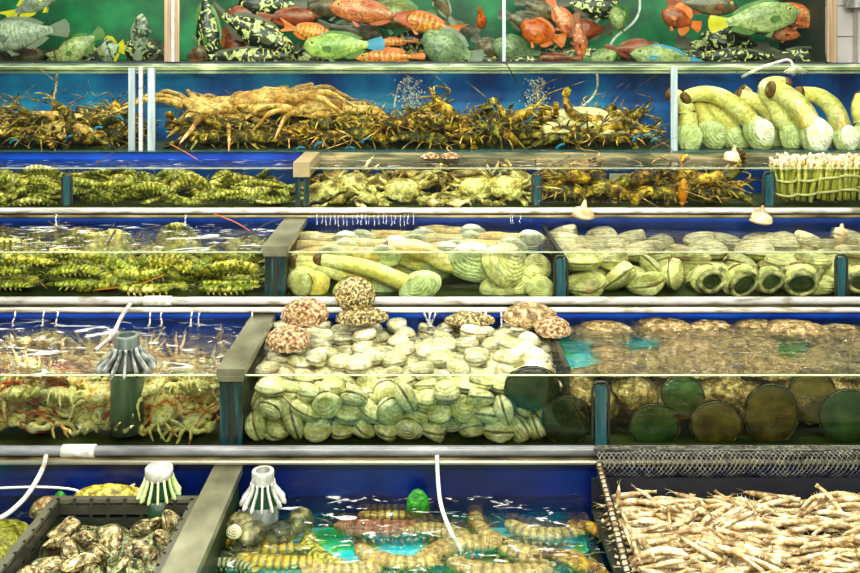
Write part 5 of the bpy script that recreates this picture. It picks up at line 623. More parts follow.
def pipe(y, z, r, lab, x0=X0, x1=X1, m=M_pvc, couple=(), name='pipe'):
    t = tag(empty(name, (0, y, z)), lab, 'pipe', 'water pipes along the tanks')
    MB().loft([(x0, 0, 0), (x1, 0, 0)], [r, r], 16).build('tube', m, t)
    for x in couple:
        MB().loft([(x - .04, 0, 0), (x - .0395, 0, 0), (x + .0395, 0, 0), (x + .04, 0, 0)], [r, r * 1.22, r * 1.22, r], 16).build('coupling', M_white, t)
    return t
pipe(2.155, .778, .0125, 'long grey white water pipe above the lowest tank', couple=(at(79, 0, 2.155).x,), m=M_greypvc)
pipe(2.125, .764, .0055, 'thin metal rail just below the grey pipe over the lowest tank', m=M_steel, name='rail')
pipe(2.640, 1.000, .0115, 'white water pipe running behind the small clams', couple=(at(158, 0, 2.64).x,))
pipe(2.622, .978, .0075, 'thin white pipe running along the ledge behind the small clams', m=M_pvc)
pipe(3.14, 1.172, .0105, 'white water pipe behind the big clams and geoducks')
pipe(3.125, 1.154, .005, 'thin pipe under the white pipe behind the big clams', m=M_ledge)

# dividers
def divider(lab, x0, x1, yf, yb, z0, ztop, m_beam=M_beam, m_post=M_post, lip=.0):
    t = tag(empty('tank_divider', ((x0 + x1) / 2, yf, z0)), lab, 'divider', 'steel dividers between tank compartments'); ox, oy, oz = t.location
    th = .018
    b = MB().box((x0 - ox, yf - .012 - oy, ztop - th - oz), (x1 - ox, yb - oy, ztop - oz)); b.box((x0 + .004 - ox, yf - .014 - oy, ztop - th - .012 - oz), (x1 - .004 - ox, yf - oy, ztop - th - oz)); b.build('beam', m_beam, t, False)
    if m_post:
        wv = (x1 - x0)
        for a, c in ((.10, .42), (.58, .90)):
            MB().box((x0 + wv * a - ox, yf - .01 - oy, z0 - oz), (x0 + wv * c - ox, yf - .0005 - oy, ztop - th - .012 - oz)).build('post', m_post, t, False)
        MB().box((x0 + wv * .42 - ox, yf - .006 - oy, z0 - oz), (x0 + wv * .58 - ox, yf - .0005 - oy, ztop - th - .012 - oz)).build('gap_strip', M_net, t, False)
    MB().box((x0 + .01 - ox, yf + .008 - oy, z0 + .001 - oz), (x1 - .01 - ox, yb - oy, ztop - th - oz)).build('partition', M_tfloor, t, False)
    return t
divider('steel divider beam between the tied crabs and the small clams', -.507, -.438, 2.20, 2.655, .768, .962)
divider('steel divider beam between the mantis shrimps and the flat geoducks', -.487, -.409, 2.70, 3.15, .989, 1.149)
divider('wet steel beam between the oyster crate and the yellow mantis shrimps', -.500, -.432, 1.47, 2.134, .502, .753, m_post=None)
t = tag(empty('tank_divider', (-.435, 3.19, 1.181)), 'beige capped divider left of the cream crabs', 'divider', 'steel dividers between tank compartments')
MB().box((-.030, -.016, .103), (.028, .30, .155)).build('cap_block', M_block, t, False)
for a in (-.024, .006): MB().box((a, -.008, 0), (a + .018, .008, .103)).build('post', M_post, t, False)
def upright(lab, px0, px1, y, z0, z1, m=M_tealpost, frame=True):
    x0 = at(px0, 0, y).x; x1 = at(px1, 0, y).x
    t = tag(empty('upright_post', ((x0 + x1) / 2, y - .012, z0)), lab, 'post', 'upright posts on the tank fronts'); hw = (x1 - x0) / 2
    MB().box((-hw * .7, 0, 0), (hw * .7, .011, z1 - z0 - hw * .4)).build('core', m, t, False)
    if frame:
        b = MB(); b.loft(spline([(-hw, .004, 0), (-hw, .004, (z1 - z0) * .6), (-hw, .004, z1 - z0 - hw), (-hw * .6, .004, z1 - z0), (0, .004, z1 - z0 + .001), (hw * .6, .004, z1 - z0), (hw, .004, z1 - z0 - hw), (hw, .004, (z1 - z0) * .6), (hw, .004, 0)], 30), [.0035] * 30, 6); b.build('gasket', M_net, t)
    return t
upright('dark green post in front of the glass, left of the green abalones', 592, 608, 2.2, .777, .928, M_tealpost)
upright('dark teal post between the geoducks and the big clams', 554, 567, 2.7, .998, 1.118)
upright('dark teal post at the right end of the big clam tank', 834, 846, 2.7, .998, 1.122)
upright('teal post between the lime mantis shrimps on the left', 63, 73, 3.2, 1.181, 1.292)
upright('teal post between the cream crabs and the dark lobsters', 532, 541, 3.2, 1.181, 1.295)
upright('teal post just left of the razor clam bundles', 762, 774, 3.2, 1.181, 1.298)
upright('pale blue upright left of the upright geoducks', 669, 678, 3.54, 1.337, 1.668, M_alu, False)
for lab, a, c, m in (('wide aluminium upright nearest the left lobster tank', 128, 137, M_alu), ('thin cream upright in the middle of the three uprights', 139, 144, M_pvc), ('aluminium upright left of the big tan crab', 147, 157, M_alu)):
    upright(lab, a, c, 3.54, 1.337, 1.668, m, False)
upright('wooden post with a white stripe between the fish tanks', 162, 183, 4.0, 1.676, 2.3, M_wood, False)
o = SC.objects[-1]
upright('slim blue glass seam post in the middle of the fish tank', 501.5, 506, 4.0, 1.676, 2.3, M_alu, False)
upright('pale wooden end post at the right of the fish tank', 824, 838, 4.0, 1.676, 2.3, M_wood, False)
# white stripe on the wooden post
for q in C.objects:
    if q.get('label') == 'wooden post with a white stripe between the fish tanks': MB().box((.0, -.003, .0), (.012, -.0005, .62)).build('stripe', M_white, q, False, 'white stripe')
# perforated black dividers sunk in the water
def netdiv(lab, x, yf, yb, z0, z1):
    b = MB(); b.box((x - .006, yf, z1 - .007), (x + .006, yb, z1)); n = int((yb - yf) / .022)
    for k in range(n + 1): y = yf + (yb - yf) * k / n; b.box((x - .003, y - .003, z0), (x + .003, y + .003, z1 - .007))
    for k in range(6): z = z0 + (z1 - z0) * k / 6; b.box((x - .002, yf, z), (x + .002, yb, z + .003))
    return tag(b.build('grid_divider', M_net, None, False), lab, 'divider', 'black grid dividers under water')
netdiv('black grid divider between the small clams and the abalones', .362, 2.275, 2.66, .778, .936)
netdiv('black grid divider between the geoducks and the big clams', .414, 2.712, 3.155, .999, 1.121)

# ---------------------------------------------------------------- piles
def place(src, p, dz=0., extra=None):
    c = copy_tree(src); c.location = (p[0] / 1000, p[1] / 1000, p[2] / 1000 + dz); c.rotation_mode = 'QUATERNION'
    q = Quaternion([a / 100 for a in p[3:7]]).normalized()
    if extra: q = q @ extra
    c.rotation_quaternion = q; return c
def third(x, x0, x1, names=('left', 'middle', 'right')): return names[min(2, max(0, int((x - x0) / (x1 - x0) * 3)))]
r2 = random.Random(11)
def pile(key, protos, labfn, cat, group, dz=0., dy=0., zs=1., extra=None, scale=(.94, 1.05), flatz=None):
    for i, p in enumerate(PILES[key]):
        if key == 'darklob' and p[2] > 1276: p = [p[0], p[1], 1262] + list(p[3:])
        if zs != 1: z0 = min(q[2] for q in PILES[key]); p = [p[0], p[1], z0 + (p[2] - z0) * zs] + list(p[3:])
        if flatz and p[2] > flatz:
            q = Quaternion([a / 100 for a in p[3:7]]).normalized(); n = q @ Vector((0, 0, 1)); n = n if n.z > 0 else -n
            q = Quaternion((1, 0, 0, 0)).slerp(n.rotation_difference(Vector((0, 0, 1))), .82) @ q; p = p[:3] + [round(a * 100) for a in q]
        c = place(protos[r2.randrange(len(protos))], [p[0], p[1] + dy * 1000] + list(p[2:]), dz, extra); s = r2.uniform(*scale); c.scale = (s, s, s)
        tag(c, labfn(p), cat, group)
    for o in protos: kill(o)
def clamlab(p):
    s = third(p[0] / 1000, -.43, .34)
    if p[1] < 2262: return 'small pale clam at the front glass, %s, %s third' % ('low down' if p[2] < 835 else 'halfway up' if p[2] < 885 else 'just under the water line', s)
    if p[2] > 893: return 'small pale clam on top of the heap, %s, %s third' % ('near the front glass' if p[1] < 2400 else 'near the back pipe' if p[1] > 2540 else 'midway back', s)
    return 'small pale clam buried inside the heap, in its %s third' % s
pile('clams', [clam('clam', .070, .060, .020, M_clam), clam('clam', .072, .056, .019, M_clam), clam('clam', .064, .060, .021, M_clam)], clamlab, 'clam', 'small pale clams heaped between crabs and abalones', flatz=896, scale=(1.02, 1.2), dz=-.013, zs=1.08)
def surflab(p):
    s = third(p[0] / 1000, .43, 1.5)
    if p[1] < 2790: return 'big ridged clam at the front glass, %s third, %s' % (s, 'at the bottom' if p[2] < 1055 else 'at the top')
    return 'big ridged clam lying %s, %s third of its tank' % ('in the middle rows' if p[1] < 2980 else 'in the back rows', s)
pile('surf', [clam('surf_clam', .122, .104, .030, M_surf), clam('surf_clam', .116, .098, .031, M_surf)], surflab, 'clam', 'big ridged clams right of the geoducks', flatz=1071, scale=(1.0, 1.15), dz=-.012, zs=1.10)

# prawns in the net basket
top = sorted(PILES['shrimps'], key=lambda p: -p[2]); PR = [shrimp('prawn', .098 + .004 * k, M_shrimp, (-.45, -.2, .1, .3, .55, .15)[k], k * 1.7) for k in range(6)]
def plab(p):
    return 'pale long prawn in the net basket, %s, %s' % ('near the front' if p[1] < 1830 else 'near the back net' if p[1] > 1960 else 'midway back', ('by the tan rod', 'in the middle', 'towards the right')[min(2, max(0, int((p[0] / 1000 - .39) / .2)))])
for p in top[:298]:
    c = place(PR[r2.randrange(6)], [p[0] + 34] + list(p[1:]), .056, Quaternion((0, 0, 1), r2.choice((0, pi))) @ Quaternion((1, 0, 0), r2.uniform(-.5, .5))); s = r2.uniform(.9, 1.2); c.scale = (s, s, s)
    tag(c, plab(p), 'prawn', 'pale prawns in the net basket')
b = MB()
for p in top[298:]:
    q = Quaternion([a / 100 for a in p[3:7]]).normalized(); me = PR[0].data; base = len(b.v)
    for v in me.vertices: b.v.append(q @ v.co + Vector((p[0] / 1000, p[1] / 1000, p[2] / 1000 + .056))); b.uv.append((0, .5))
    for f in me.polygons: b.f.append(tuple(base + i for i in f.vertices))
tag(b.build('prawn_layer', M_shrimp), 'lower layer of pale prawns under the others in the net basket', 'prawns', kind='stuff')
for o in PR: kill(o)

# oysters in the crate
def oylab(p): return 'rough oyster in the black crate, %s %s' % (('front', 'middle', 'back')[min(2, max(0, int((p[1] / 1000 - 1.6) / .147)))], ('left', 'centre', 'right')[min(2, max(0, int((p[0] / 1000 + .83) / .097)))])
pile('oysters', [oyster('oyster', .098, M_oy, M_oy), oyster('oyster', .085, M_oy, M_oy), oyster('oyster', .10, M_oy, M_oy), oyster('oyster', .09, M_oy, M_oy)], oylab, 'oyster', 'oysters in the black crate', dz=.002, scale=(.85, 1.05))

# tied crabs
def crlab(p):
    s = ('far left', 'left', 'middle', 'right')[min(3, max(0, int((p[0] / 1000 + 1.3) / .2)))]
    return 'mottled tan crab with red tie, %s of its compartment, %s' % (s, 'against the front glass' if p[1] < 2290 else 'behind the front row' if p[1] < 2450 else 'towards the back')
pile('redcrabs', [crab('mottled_crab', .125, M_redcrab, tie=M_tie, spread=.5), crab('mottled_crab', .115, M_redcrab, tie=None, spread=.5), crab('mottled_crab', .118, M_spotcrab, M_redcrab, M_redcrab, tie=M_tie, spread=.5)],
     lambda p: crlab(p).replace(' with red tie', ''), 'crab', 'mottled crabs in the rippled left tank', dy=.022, dz=-.017, zs=1.40, scale=(.78, .92))
# mantis shrimps
def gmlab(p):
    s = ('far left', 'left', 'middle', 'right')[min(3, max(0, int((p[0] / 1000 + 1.6) / .28)))]
    return 'green spotted mantis shrimp, %s of its compartment, %s' % (s, 'against the front glass' if p[1] < 2790 else 'midway back' if p[1] < 2980 else 'at the back')
pile('greenmantis', [mantis('mantis_shrimp', .21, M_gm, M_gm, .3), mantis('mantis_shrimp', .20, M_gm, M_um, -.5), mantis('mantis_shrimp', .20, M_um, M_gm, .9, sag=.15)], gmlab, 'mantis shrimp', 'green spotted mantis shrimps in the middle left tank', dz=-.010, zs=1.24)
def umlab(p):
    s = ('far left', 'left', 'middle', 'right')[min(3, max(0, int((p[0] / 1000 + 1.9) / .36)))]
    return 'lime striped mantis shrimp in the shallow upper tank, %s, %s' % (s, 'against the front glass' if p[1] < 3290 else 'at the back')
pile('uppermantis', [mantis('lime_mantis_shrimp', .19, M_um, M_um, .5), mantis('lime_mantis_shrimp', .18, M_um, M_gm, -.6), mantis('lime_mantis_shrimp', .19, M_um, M_um, .8, sag=.15)], umlab, 'mantis shrimp', 'lime striped mantis shrimps in the upper left tank', dz=-.006, zs=1.3)
# lobsters
pile('darklob', [lobster('spiny_lobster', .30, M_lob, M_lob, M_lobleg, .5, .3, .5), lobster('spiny_lobster', .28, M_lob, M_loborange, M_lobleg, 1.2, .3, .5), lobster('spiny_lobster', .29, M_loborange, M_lob, M_lobleg, .9, .3, .5)],
     lambda p: 'dark spiny lobster in the shallow tank left of the razor clams, %s, %s' % (('left', 'middle', 'right')[min(2, max(0, int((p[0] / 1000 - .43) / .25)))], 'at the glass' if p[1] < 3300 else 'behind'), 'lobster', 'dark spiny lobsters beside the razor clams')
pile('lobleft', [lobster('spiny_lobster', .30, M_lob, M_lob, M_lobleg, .3, .5), lobster('spiny_lobster', .32, M_lob, M_lob, M_lobleg, .9, .4)],
     lambda p: 'dark spiny lobster in the tall tank at upper left, %s' % ('far left' if p[0] < -1600 else 'near the aluminium uprights'), 'lobster', 'dark spiny lobsters in the tall left tank')
def lmlab(p):
    return 'dark spiny lobster in the tall middle tank, %s, %s' % (('far left', 'left of centre', 'right of centre', 'far right')[min(3, max(0, int((p[0] / 1000 + 1.03) / .5)))], 'at the glass' if p[1] < 3650 else 'further back')
pile('lobmid', [lobster('spiny_lobster', .30, M_lob, M_lob, M_lobleg, .3, .45), lobster('spiny_lobster', .31, M_lob, M_loborange, M_lobleg, .9, .4), lobster('spiny_lobster', .30, M_lob, M_lob, M_loborange, 1.3, .5)], lmlab, 'lobster', 'dark spiny lobsters in the tall middle tank')

# ---------------------------------------------------------------- single creatures
def put(o, px, py, Y, rot=(0, 0, 0), lab=None, cat=None, group=None, s=1.):
    o.location = at(px, py, Y); o.rotation_mode = 'XYZ'; o.rotation_euler = [R(a) for a in rot]; o.scale = (s, s, s); return tag(o, lab, cat, group)
# abalones pinned to the glass
AB = 'dark abalones stuck to the glass'
put(abalone('abalone', .142, .112, M_footd, M_rough2), 532, 388, 2.238, (90, 0, 0), 'black-footed abalone stuck to the glass among the clams, upper one', 'abalone', AB)
put(abalone('abalone', .130, .128, M_footd, M_rough2), 567, 420, 2.232, (90, 0, 0), 'black-footed abalone stuck to the glass low beside the dark green post', 'abalone', AB)
for (px, py, w_, h_, m, Y, rz, lab) in (
    (654, 423, 52, 46, M_footg, 2.238, 0, 'dark green abalone disc lowest and furthest left in the abalone tank'),
    (683, 392, 46, 40, M_footg, 2.262, 10, 'green abalone disc tilted above two others, under the water line'),
    (716, 421, 54, 48, M_footb, 2.234, 0, 'brown abalone disc low on the glass beside the dark green one'),
    (771, 411, 56, 64, M_footb, 2.236, 0, 'large olive brown abalone disc in the centre of the right group'),
    (812, 393, 50, 56, M_footb, 2.275, 0, 'brown abalone disc partly behind the large olive one'),
    (849, 414, 62, 58, M_footg, 2.236, 0, 'dark green abalone disc cut off by the right edge')):
    put(abalone('abalone', w_ * Y / 900, h_ * Y / 900, m, M_abshell), px, py + 3, Y, (90 if rz == 0 else 80, rz, 0), lab, 'abalone', AB)
# abalone shells seen from above, under and at the water
k = 0
G = 'rough abalone shells in the water behind the glass'
spots = [(602, 333, 2.60, 62), (665, 331, 2.62, 66), (712, 331, 2.62, 60), (758, 331, 2.62, 58), (800, 328, 2.60, 74), (842, 332, 2.60, 50), (690, 347, 2.48, 60), (742, 345, 2.50, 70), (612, 352, 2.46, 40), (835, 350, 2.46, 56), (655, 360, 2.38, 64), (710, 362, 2.36, 62), (768, 362, 2.36, 66), (826, 364, 2.36, 64), (612, 366, 2.34, 48), (880, 340, 2.52, 60), (895, 362, 2.38, 60)]
for (px, py, Y, w_) in spots:
    W = w_ * Y / 900 * 1.06; o = roughshell('abalone_shell', W, W * .75, W * .17, M_abshell); p = at(px, py, Y)
    row = 'back' if Y > 2.55 else 'middle' if Y > 2.42 else 'front'
    o.location = (p.x, Y, .900 if Y < 2.55 else .912); o.rotation_euler = (r2.uniform(-.12, .12), r2.uniform(-.1, .1), r2.uniform(-.4, .4))
    tag(o, 'rough brown abalone back in the %s row behind the glass, %s' % (row, ('beside the black grid divider', 'left of the middle', 'right of the middle', 'near the right edge')[min(3, max(0, int((px - 590) / 65)))]), 'abalone', G)
# filler: abalones below those, standing on the floor of the tank
for i in range(18):
    x = .43 + (i % 9) * .105 + r2.uniform(-.02, .02); y = (2.32, 2.39)[i // 9]; 
    o = roughshell('abalone_shell', .14, .11, .04, M_abshell); o.location = (x, y, .850 + r2.uniform(-.02, .015)); o.rotation_euler = (r2.uniform(.3, 1.1), r2.uniform(-.4, .4), r2.uniform(-.5, .5))
    tag(o, 'rough brown abalone lying deeper below the others in the abalone tank', 'abalone', 'abalones lying under the top row')
# encrusted shells at the back of the small clams
for (px, py, Y, w_, h_, T, rot, m, lab) in (
    (305, 316, 2.50, 47, 34, .050, (25, 0, 0), M_rough, 'pink brown encrusted shell on the clams beside the steel beam'),
    (355, 295, 2.585, 40, 36, .035, (62, 10, 0), M_rough2, 'barnacled round shell tilted up against the white pipe'),
    (362, 319, 2.56, 52, 30, .032, (5, 0, 8), M_rough2, 'flat dark barnacled shell lying below the tilted round shell'),
    (288, 342, 2.40, 44, 36, .042, (15, 0, -10), M_rough, 'tan encrusted shell nearest the steel beam, in front of the pink one'),
    (470, 322, 2.60, 50, 24, .028, (0, 0, 0), M_rough2, 'dark rough shell at the back under the water jets, left one'),
    (530, 318, 2.60, 54, 36, .04, (15, 0, 0), M_abshell, 'dark ridged shell at the back right corner of the clam heap'),
    (553, 330, 2.52, 36, 30, .035, (15, 0, 0), M_rough, 'orange tan encrusted shell beside the black grid divider')):
    put(roughshell('encrusted_shell', w_ * Y / 900, h_ * Y / 900, T, m), px, py, Y, rot, lab, 'shell', 'encrusted shells among the small clams')

# geoducks standing in the blue tank
GD = 'upright geoducks in the tall blue tank'
def gd(px, py, Y, w_, path, rot, lab, r=.028, m=M_geo, cat='geoduck', group=GD, vm=M_geoshell):
    """shell centre at (px, py), shell length w_ in px, path: siphon points in px relative to the shell centre (x right, y up, depth)"""
    k = Y / 900; W = w_ * k; fat = group == GD; r = r * (1.16 if fat else 1); W = W * (1.35 if fat else 1)
    t = empty('geoduck'); h = W * (.66 if fat else .62); H = W * (.36 if fat else .24); a = R(rot)
    vm_ = Matrix.Rotation(a, 3, 'Y')       # tilts in the picture plane
    for sg in (1, -1):
        g = valve_fn(W, h, H, sg, skew=-.10, point=.05, gape=.10)
        MB().grid((lambda u, v, g=g, sg=sg: vm_ @ (Matrix.Rotation(R(90), 3, 'X') @ g(u if sg > 0 else 1 - u, v))), 28, 10, True).build('valve', vm, t)
    b = MB(); b.ball((0, 0, 0), (W * .44, H * .80, h * .38), 20, 12)
    b.v = [vm_ @ v for v in b.v]; b.build('mantle', m, t, label='cream flesh between the two valves')
    P = spline([(0, 0, 0)] + [(x * k, d, y * k) for x, y, d in path], 30); n = 30; rr = []
    for i in range(n):
        s_ = i / (n - 1); q = r * interp([0, .25, .6, .93, .97, 1], [.8, 1.15, 1., .78, .66, .3], s_); rr.append((q * (1 + .015 * sin(i * 2.1)), q * (1 + .015 * sin(i * 1.3))))
    sp = MB().loft(P, rr, 16).build('siphon', m, t)
    MB().loft(P[-4:], [(x * 1.04 + .0008, y * 1.04 + .0008) for x, y in rr[-4:]], 16).build('siphon_tip', MT['siphon_tip'], sp, label='dark brown wrinkled tip')
    t.location = at(px, py, Y); return tag(t, lab, cat, group)
gd(688, 137, 3.60, 26, [(0, 10, 0), (-1, 26, .01), (-7, 38, .02), (-20, 44, .03)], 80, 'upright geoduck furthest left with its shell by the pale blue upright', .030)
gd(711, 134, 3.62, 27, [(-4, 12, 0), (-10, 26, .02), (-16, 34, .04)], 62, 'geoduck with a slim pale shell, second from the left', .027, vm=M_geoshell)
gd(734, 139, 3.66, 26, [(-6, 12, 0), (-18, 26, .0), (-30, 40, .02), (-48, 40, -.02)], 30, 'geoduck with a long siphon sloping up behind the slim one', .034)
gd(757, 133, 3.59, 30, [(-7, 12, 0), (-22, 28, .01), (-42, 38, .02), (-62, 38, .02), (-76, 32, .0)], 62, 'geoduck with the longest siphon, arching left to the pale blue upright', .029)
gd(775, 134, 3.72, 26, [(-3, 18, 0), (-14, 30, .0), (-30, 36, .02), (-38, 40, .02)], 75, 'geoduck with siphon tip pointing left at mid height', .030)
gd(790, 134, 3.64, 26, [(-7, 14, 0), (-12, 30, .02), (-20, 44, .04), (-10, 50, .05), (6, 48, .04)], 85, 'geoduck whose siphon stands up before curling over', .031)
gd(813, 135, 3.58, 32, [(-6, 14, 0), (-16, 30, .0), (-30, 42, .02), (-44, 46, .02)], 78, 'stout geoduck with big white shell and sloping thick siphon', .037)
gd(843, 138, 3.58, 26, [(-3, 12, 0), (-10, 30, .0), (-24, 42, .02), (-48, 44, .02)], 70, 'geoduck with a smooth siphon arching left, near the right edge', .031)
gd(862, 138, 3.62, 26, [(2, 12, 0), (0, 30, .02), (6, 44, .04)], 90, 'geoduck cut off by the right edge', .030)
gd(722, 110, 3.80, 20, [(-6, 4, 0), (-20, 6, 0), (-33, 12, 0)], 20, 'geoduck in the back row with tip raised at upper left', .030, M_geopale)
gd(752, 112, 3.80, 20, [(-2, 8, 0), (-6, 18, 0), (-12, 24, 0)], 60, 'geoduck in the back row with tip raised, right one', .026, M_geopale)

# geoducks lying flat in the middle tank
GF = 'geoducks lying flat in the middle tank'
gd(475, 263, 2.80, 60, [(-28, 0, 0), (-50, 10, .02), (-68, 14, .04), (-96, 10, .05)], 10, 'geoduck with big white shell, upper right of the flat ones', .026, M_geopale, group=GF)
gd(420, 287, 2.745, 46, [(-20, 6, 0), (-50, 18, 0), (-80, 24, .01), (-108, 26, .02)], -25, 'geoduck with a long tan siphon crossing the front glass', .024, M_geo, group=GF)
gd(388, 284, 2.80, 42, [(-20, 4, .0), (-44, 12, -.02), (-72, 22, -.03), (-98, 24, -.02)], -18, 'geoduck with a siphon under the long one', .026, M_geo, group=GF)
gd(318, 284, 2.77, 38, [(-10, 10, 0), (-20, 16, .02), (-26, 10, .03)], -75, 'broad yellow geoduck at the lower left behind the glass', .030, M_geo, group=GF, vm=M_geopale)
gd(436, 268, 2.86, 40, [(-20, 6, 0), (-42, 14, 0), (-64, 14, 0)], -10, 'geoduck behind the tan siphon, halfway along', .026, M_geo, group=GF)
for i in range(15):
    Y = (2.84, 2.93, 3.02, 3.10)[i % 4] + r2.uniform(-.02, .02); px = 330 + (i // 4) * 58 + (i % 4) * 10 + r2.uniform(-8, 8)
    p = Vector(((px - 425) / 900 * Y, Y, 1.082 + .006 * (i % 3)))
    o = gd(425, 45, 2.7, 36, [(-20, 0, 0), (-42, 2 * (i % 3 - 1), (-.03, .04, .01)[i % 3]), (-66, 1, (-.05, .06, .0)[i % 3])], (0, 8, -6)[i % 3], 'pale geoduck lying flat under the water, %s row, %s' % (('front', 'second', 'third', 'back')[i % 4], ('by the steel beam', 'left of the middle', 'right of the middle', 'by the big white shell')[i // 4]), .024, M_geopale, group=GF)
    o.location = p; o.rotation_euler = (0, 0, r2.uniform(-.15, .15))
for i in range(12):   # lower layer
    Y = (2.90, 3.02, 3.1)[i % 3]; o = gd(425, 45, 2.7, 40, [(-20, 0, 0), (-42, 2, .02), (-66, 1, .0)], 0, 'pale geoduck under the others, seen only between them', .028, M_geopale, group='geoducks under the top layer')
    o.location = (-.22 + (i // 3) * .17, Y, 1.035)
# big clams right end of the geoduck compartment
for (px, py, Y, w_, rot, lab) in ((503, 266, 2.765, 56, (62, 24, 30), 'big ridged clam standing on edge beside the white geoduck shell'), (515, 287, 2.78, 36, (70, -12, 0), 'ridged clam low behind the tilted one'), (536, 268, 2.80, 34, (60, 0, 20), 'pale smooth clam above the smallest one by the teal post'), (540, 288, 2.735, 30, (60, 0, -10), 'small pale clam in the corner by the teal post'), (497, 290, 2.76, 36, (95, 10, 0), 'brown clam low on the glass below the tilted clam'), (350, 291, 2.76, 36, (95, -10, 0), 'pale clam shell low on the glass under the long siphons'), (300, 283, 2.735, 30, (90, 60, 0), 'yellow clam beside the steel divider posts')):
    W = w_ * Y / 900; put(clam('surf_clam', W, W * .8, W * .25, M_surf), px, py, Y, rot, lab, 'clam', 'ridged clams in the geoduck compartment')
# gaping clams
def gaper(W, m):
    t = clam('gaping_clam', W, W * .8, W * .22, m)
    t2 = t
    b = MB(); n = 40
    P = [(W * .34 * cos(2 * pi * i / n), W * .25 * sin(2 * pi * i / n) * (1 + .05 * sin(4 * pi * i / n)) - .03 * W, W * .20) for i in range(n + 1)]
    b.loft(P, [(.0085, .012)] * (n + 1), 8, cap=False); b.build('mantle_lip', M_lip, t, label='grey fleshy lip')
    b = MB(); b.loft([(p[0] * .84, (p[1] + .03 * W) * .84 - .03 * W, W * .235) for p in P], [.0045] * (n + 1), 8, cap=False); b.build('rim', M_footd, t, label='dark inner rim')
    MB().ball((0, -.03 * W, W * .19), (W * .29, W * .205, W * .05), 24, 10).build('foot', M_footd, t, label='dark brown oval flesh')
    MB().loft(spline([(W * .28, .02 * W, W * .2), (W * .42, .10 * W, W * .16), (W * .52, .22 * W, W * .12)], 8), [(.016, .010)] * 4 + [(.012, .007)] * 4, 8).build('flap', M_lip, t)
    return t
M_lip = mat('grey_mantle', [(.36, (.05, .045, .02)), (.5, (.26, .24, .15)), (.68, (.66, .62, .46))], scale=40, rough=.3, bump=.6)
for (px, py, w_, rz, lab) in ((706, 277, 37, 0, 'gaping clam furthest left with a round dark opening'), (739, 278, 40, -10, 'gaping clam second from the left with its dark oval flesh showing'), (767, 277, 34, -6, 'gaping clam between two others, dark oval partly hidden'), (799, 277, 42, -4, 'gaping clam with the widest dark oval, left of the last post'), (857, 277, 36, 0, 'gaping clam right of the last teal post, cut off by the edge')):
    put(gaper(w_ * 2.75 / 900, M_surf), px, py + 2, 2.752, (90 + (px % 5) * 4 - 8, rz * 2.5, (px % 7) * 6 - 18), lab, 'clam', 'gaping clams on the front glass')
# pale conical snail shells sticking out of the water
def conch(H, m):
    t = empty('conch'); b = MB(); H *= .75
    def g(u, v):
        th = 2 * pi * u; r = H * (.44 * max(0, 1 - (v / .62) ** 2) ** .5 * (1 if v < .62 else 0) + .10 * max(0, 1 - abs(v - .6) / .4)) * (1 + .06 * sin(th * 3 + v * 9)) * (1 if v > .08 else .6 + 5 * v) + .003
        return (r * cos(th) * 1.25, r * sin(th), H * (v - .25) + .012 * H * sin(v * 22 + th))
    b.grid(g, 24, 22, True).build('shell', m, t); return t
for (px, py, Y, H, lab) in ((583, 214, 3.08, .085, 'pale pointed snail shell poking up at the back left of the big clams'), (761, 219, 3.08, .085, 'pale pointed snail shell poking up past the blue strip on the right'), (841, 232, 3.0, .05, 'small orange tipped snail shell near the right post'), (733, 158, 3.42, .085, 'pale cone shell standing above the water over the dark lobsters')):
    put(conch(H, M_conch := mat('conch_shell', [(.35, (.40, .28, .13)), (.65, (.86, .76, .54))], scale=20, rough=.35)), px, py, Y, (0, 8, 0), lab, 'shell', 'pointed shells above the water')

# cream crabs facing the glass
CC = 'cream crabs in the shallow upper tank'
M_dimcrab = mat('shaded_crab_shell', [(.34, (.08, .055, .02)), (.47, (.34, .25, .09)), (.62, (.70, .58, .30))], scale=24, detail=5, rough=.35, bump=.6, bump2=90, mott=.6)  # darker copy of the crab colour: shade of the rear crabs painted in
for (px, py, Y, W, rot, lab) in ((350, 184, 3.29, .12, (-62, 18, 172), 'cream crab climbing highest, just right of the beige divider'), (373, 197, 3.262, .10, (-40, -20, 200), 'cream crab below the climbing one, near the glass'), (403, 189, 3.28, .125, (-55, -8, 178), 'cream crab with folded claws in the middle left'), (420, 178, 3.35, .11, (-20, 20, 160), 'orange tinted crab perched behind the middle crabs'), (446, 198, 3.27, .115, (0, 0, 175), 'dark crab lying flat between the two pairs'), (477, 187, 3.28, .125, (-58, 10, 184), 'cream crab with folded claws right of centre'), (506, 187, 3.27, .12, (-60, -12, 170), 'cream crab touching its neighbour right of centre'), (524, 180, 3.32, .11, (-40, -25, 190), 'cream crab by the teal post'), (325, 190, 3.28, .12, (-30, 20, 185), 'brownish crab low beside the beige divider')):
    put(crab('cream_crab', W * 1.12, M_crab, M_crab, M_crab, spread=.5), px, py, Y, rot, lab, 'crab', CC)
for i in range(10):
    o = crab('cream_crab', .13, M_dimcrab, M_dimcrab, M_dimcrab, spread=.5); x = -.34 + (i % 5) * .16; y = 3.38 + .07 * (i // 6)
    o.location = (x, y, 1.222 + .015 * (i % 3)); o.rotation_euler = (r2.uniform(-.5, .3), r2.uniform(-.3, .3), r2.uniform(0, 6.28)); tag(o, 'shade-darkened cream crab in the back of the shallow tank behind the front crabs, %s' % ('left half' if i % 5 < 3 else 'right half'), 'crab', 'crabs behind the cream crabs')
